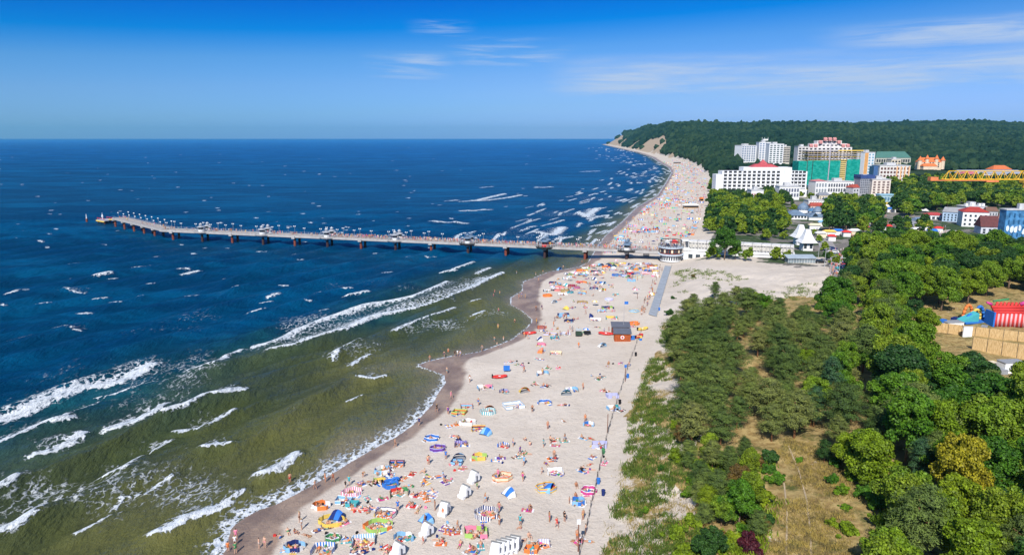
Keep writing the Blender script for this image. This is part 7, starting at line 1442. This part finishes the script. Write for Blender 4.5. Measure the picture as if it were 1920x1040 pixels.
    # rope fence at the dune foot
    fp = [(1083,1060),(1092,1020),(1101,985),(1108,950),(1114,925),(1121,895),(1127,868),(1133,842),(1140,812),(1147,785),(1156,757),(1164,731),(1172,706),(1181,680),(1190,655),(1198,632),(1207,612)]
    o = thing('rope_fence', 'low rope fence on thin dark posts along the foot of the dune', 'fence', (0, 0, 0)); pts = []
    for a, b_ in zip(fp[:-1], fp[1:]):
        for t in (0, .5): v = g1(a[0] + (b_[0] - a[0]) * t, a[1] + (b_[1] - a[1]) * t); pts.append(v)
    rr = random.Random(2); tops = []; ropes = MB()
    for v in pts: t = v + Vector((rr.uniform(-.12, .12), rr.uniform(-.12, .12), 1.15)); tops.append(t); m = MB(); m.tube(v - Vector((0, 0, .3)), t, .055, n=6); m.build('post', [M((.09,.07,.06), .8)], o)
    for a, b_ in zip(tops[:-1], tops[1:]):
        for dz in (-.1, -.5):
            mid = (a + b_) / 2 + Vector((0, 0, dz - .15)); ropes.tube(a + Vector((0, 0, dz)), mid, .018, n=3, cap=False); ropes.tube(mid, b_ + Vector((0, 0, dz)), .018, n=3, cap=False)
    ropes.build('rope', [M((.14,.13,.12), .8)], o)
    for px, py, h, box, lab in [(1084,1033,4.3,'grey','tall brown post with a lamp box near the bottom of the fence'),(1139,810,3.6,None,'tall brown post beside the upper fence'),(1172,715,3.6,'blue','tall thin post with blue sign near the lavender box windbreak'),(1195,560,2.0,None,'short sign post below the boardwalk foot')]:
        v = g1(px, py); o = thing('beach_post', lab, 'post', v); m = MB(); m.tube((0, 0, -.3), (0, 0, h), .085, .07, 7); m.build('pole', [M((.20,.085,.05), .8)], o)
        if box: m = MB(); m.box(-.25, .25, -.12, .12, h - .3, h + .3); m.build('box', [K('white' if box == 'grey' else box)], o)
    for i, (px, py, c) in enumerate([(1122,906,'blue'),(1177,708,'blue'),(1131,850,'green'),(1162,757,'black'),(1192,667,'black'),(1131,928,'navy'),(1236,582,'blue')]):
        v = g1(px, py); o = thing('litter_bin', f'{c} litter bin at the dune fence ' + ['above the pink dotted windbreak', 'by the tall blue signed post', 'beside the lavender box windbreak', 'in the upper stretch', 'below the lifeguard cabins', 'right of the pink dotted windbreak', 'at the boardwalk foot'][i], 'litter bin', v, 0, 'litter bins along the fence')
        m = MB(); m.lathe([(.24, 0), (.30, .85)], 12); m.build('drum', [K(c)], o); m = MB(); m.lathe([(.32, .85), (.32, .92), (.1, 1.0)], 12); m.build('lid', [K(c)], o)
    # snack bar on the far beach
    for px, py, w, lab, c in [(1296,391,11,'white roofed beach bar with timber terrace on the far beach','white'),(1270,307,14,'dark beach shack near the far cliff','grey'),(1316,378,2.5,'small orange kiosk at the dune edge of the far beach','orange')]:
        v = g1(px, py); o = thing('beach_bar', lab, 'beach bar', v, 0); block(o, w, 4, 0, 2.4, M((.45,.30,.18), .8), -w / 2); m = MB(); m.gable(-w/2, w/2, -1, 4.5, 2.45, 1.2, 0, .7, .6); m.build('roof', [K(c)], o); m = MB(); m.box(-w/2 + .3, w/2 - .3, -.12, -.02, .9, 1.9); m.build('serving_hatch', [DARK], o)
build_furniture()
label_trees()
# ------------------------------------------------------------------ haze
def build_haze():
    t = NT('air'); pv = t.n('VolumePrincipled'); pv.inputs['Color'].default_value = (.27, .80, 1, 1); pv.inputs['Density'].default_value = 4.5e-5; pv.inputs['Anisotropy'].default_value = .2
    t.L(pv.outputs[0], t.out.inputs['Volume']); m = MB(); m.box(-14500, 14500, -200, 16100, -6, 260); tagit(m.build('haze', [t.m]), 'thin blue haze over sea and coast', 'haze', kind='stuff')
build_haze()
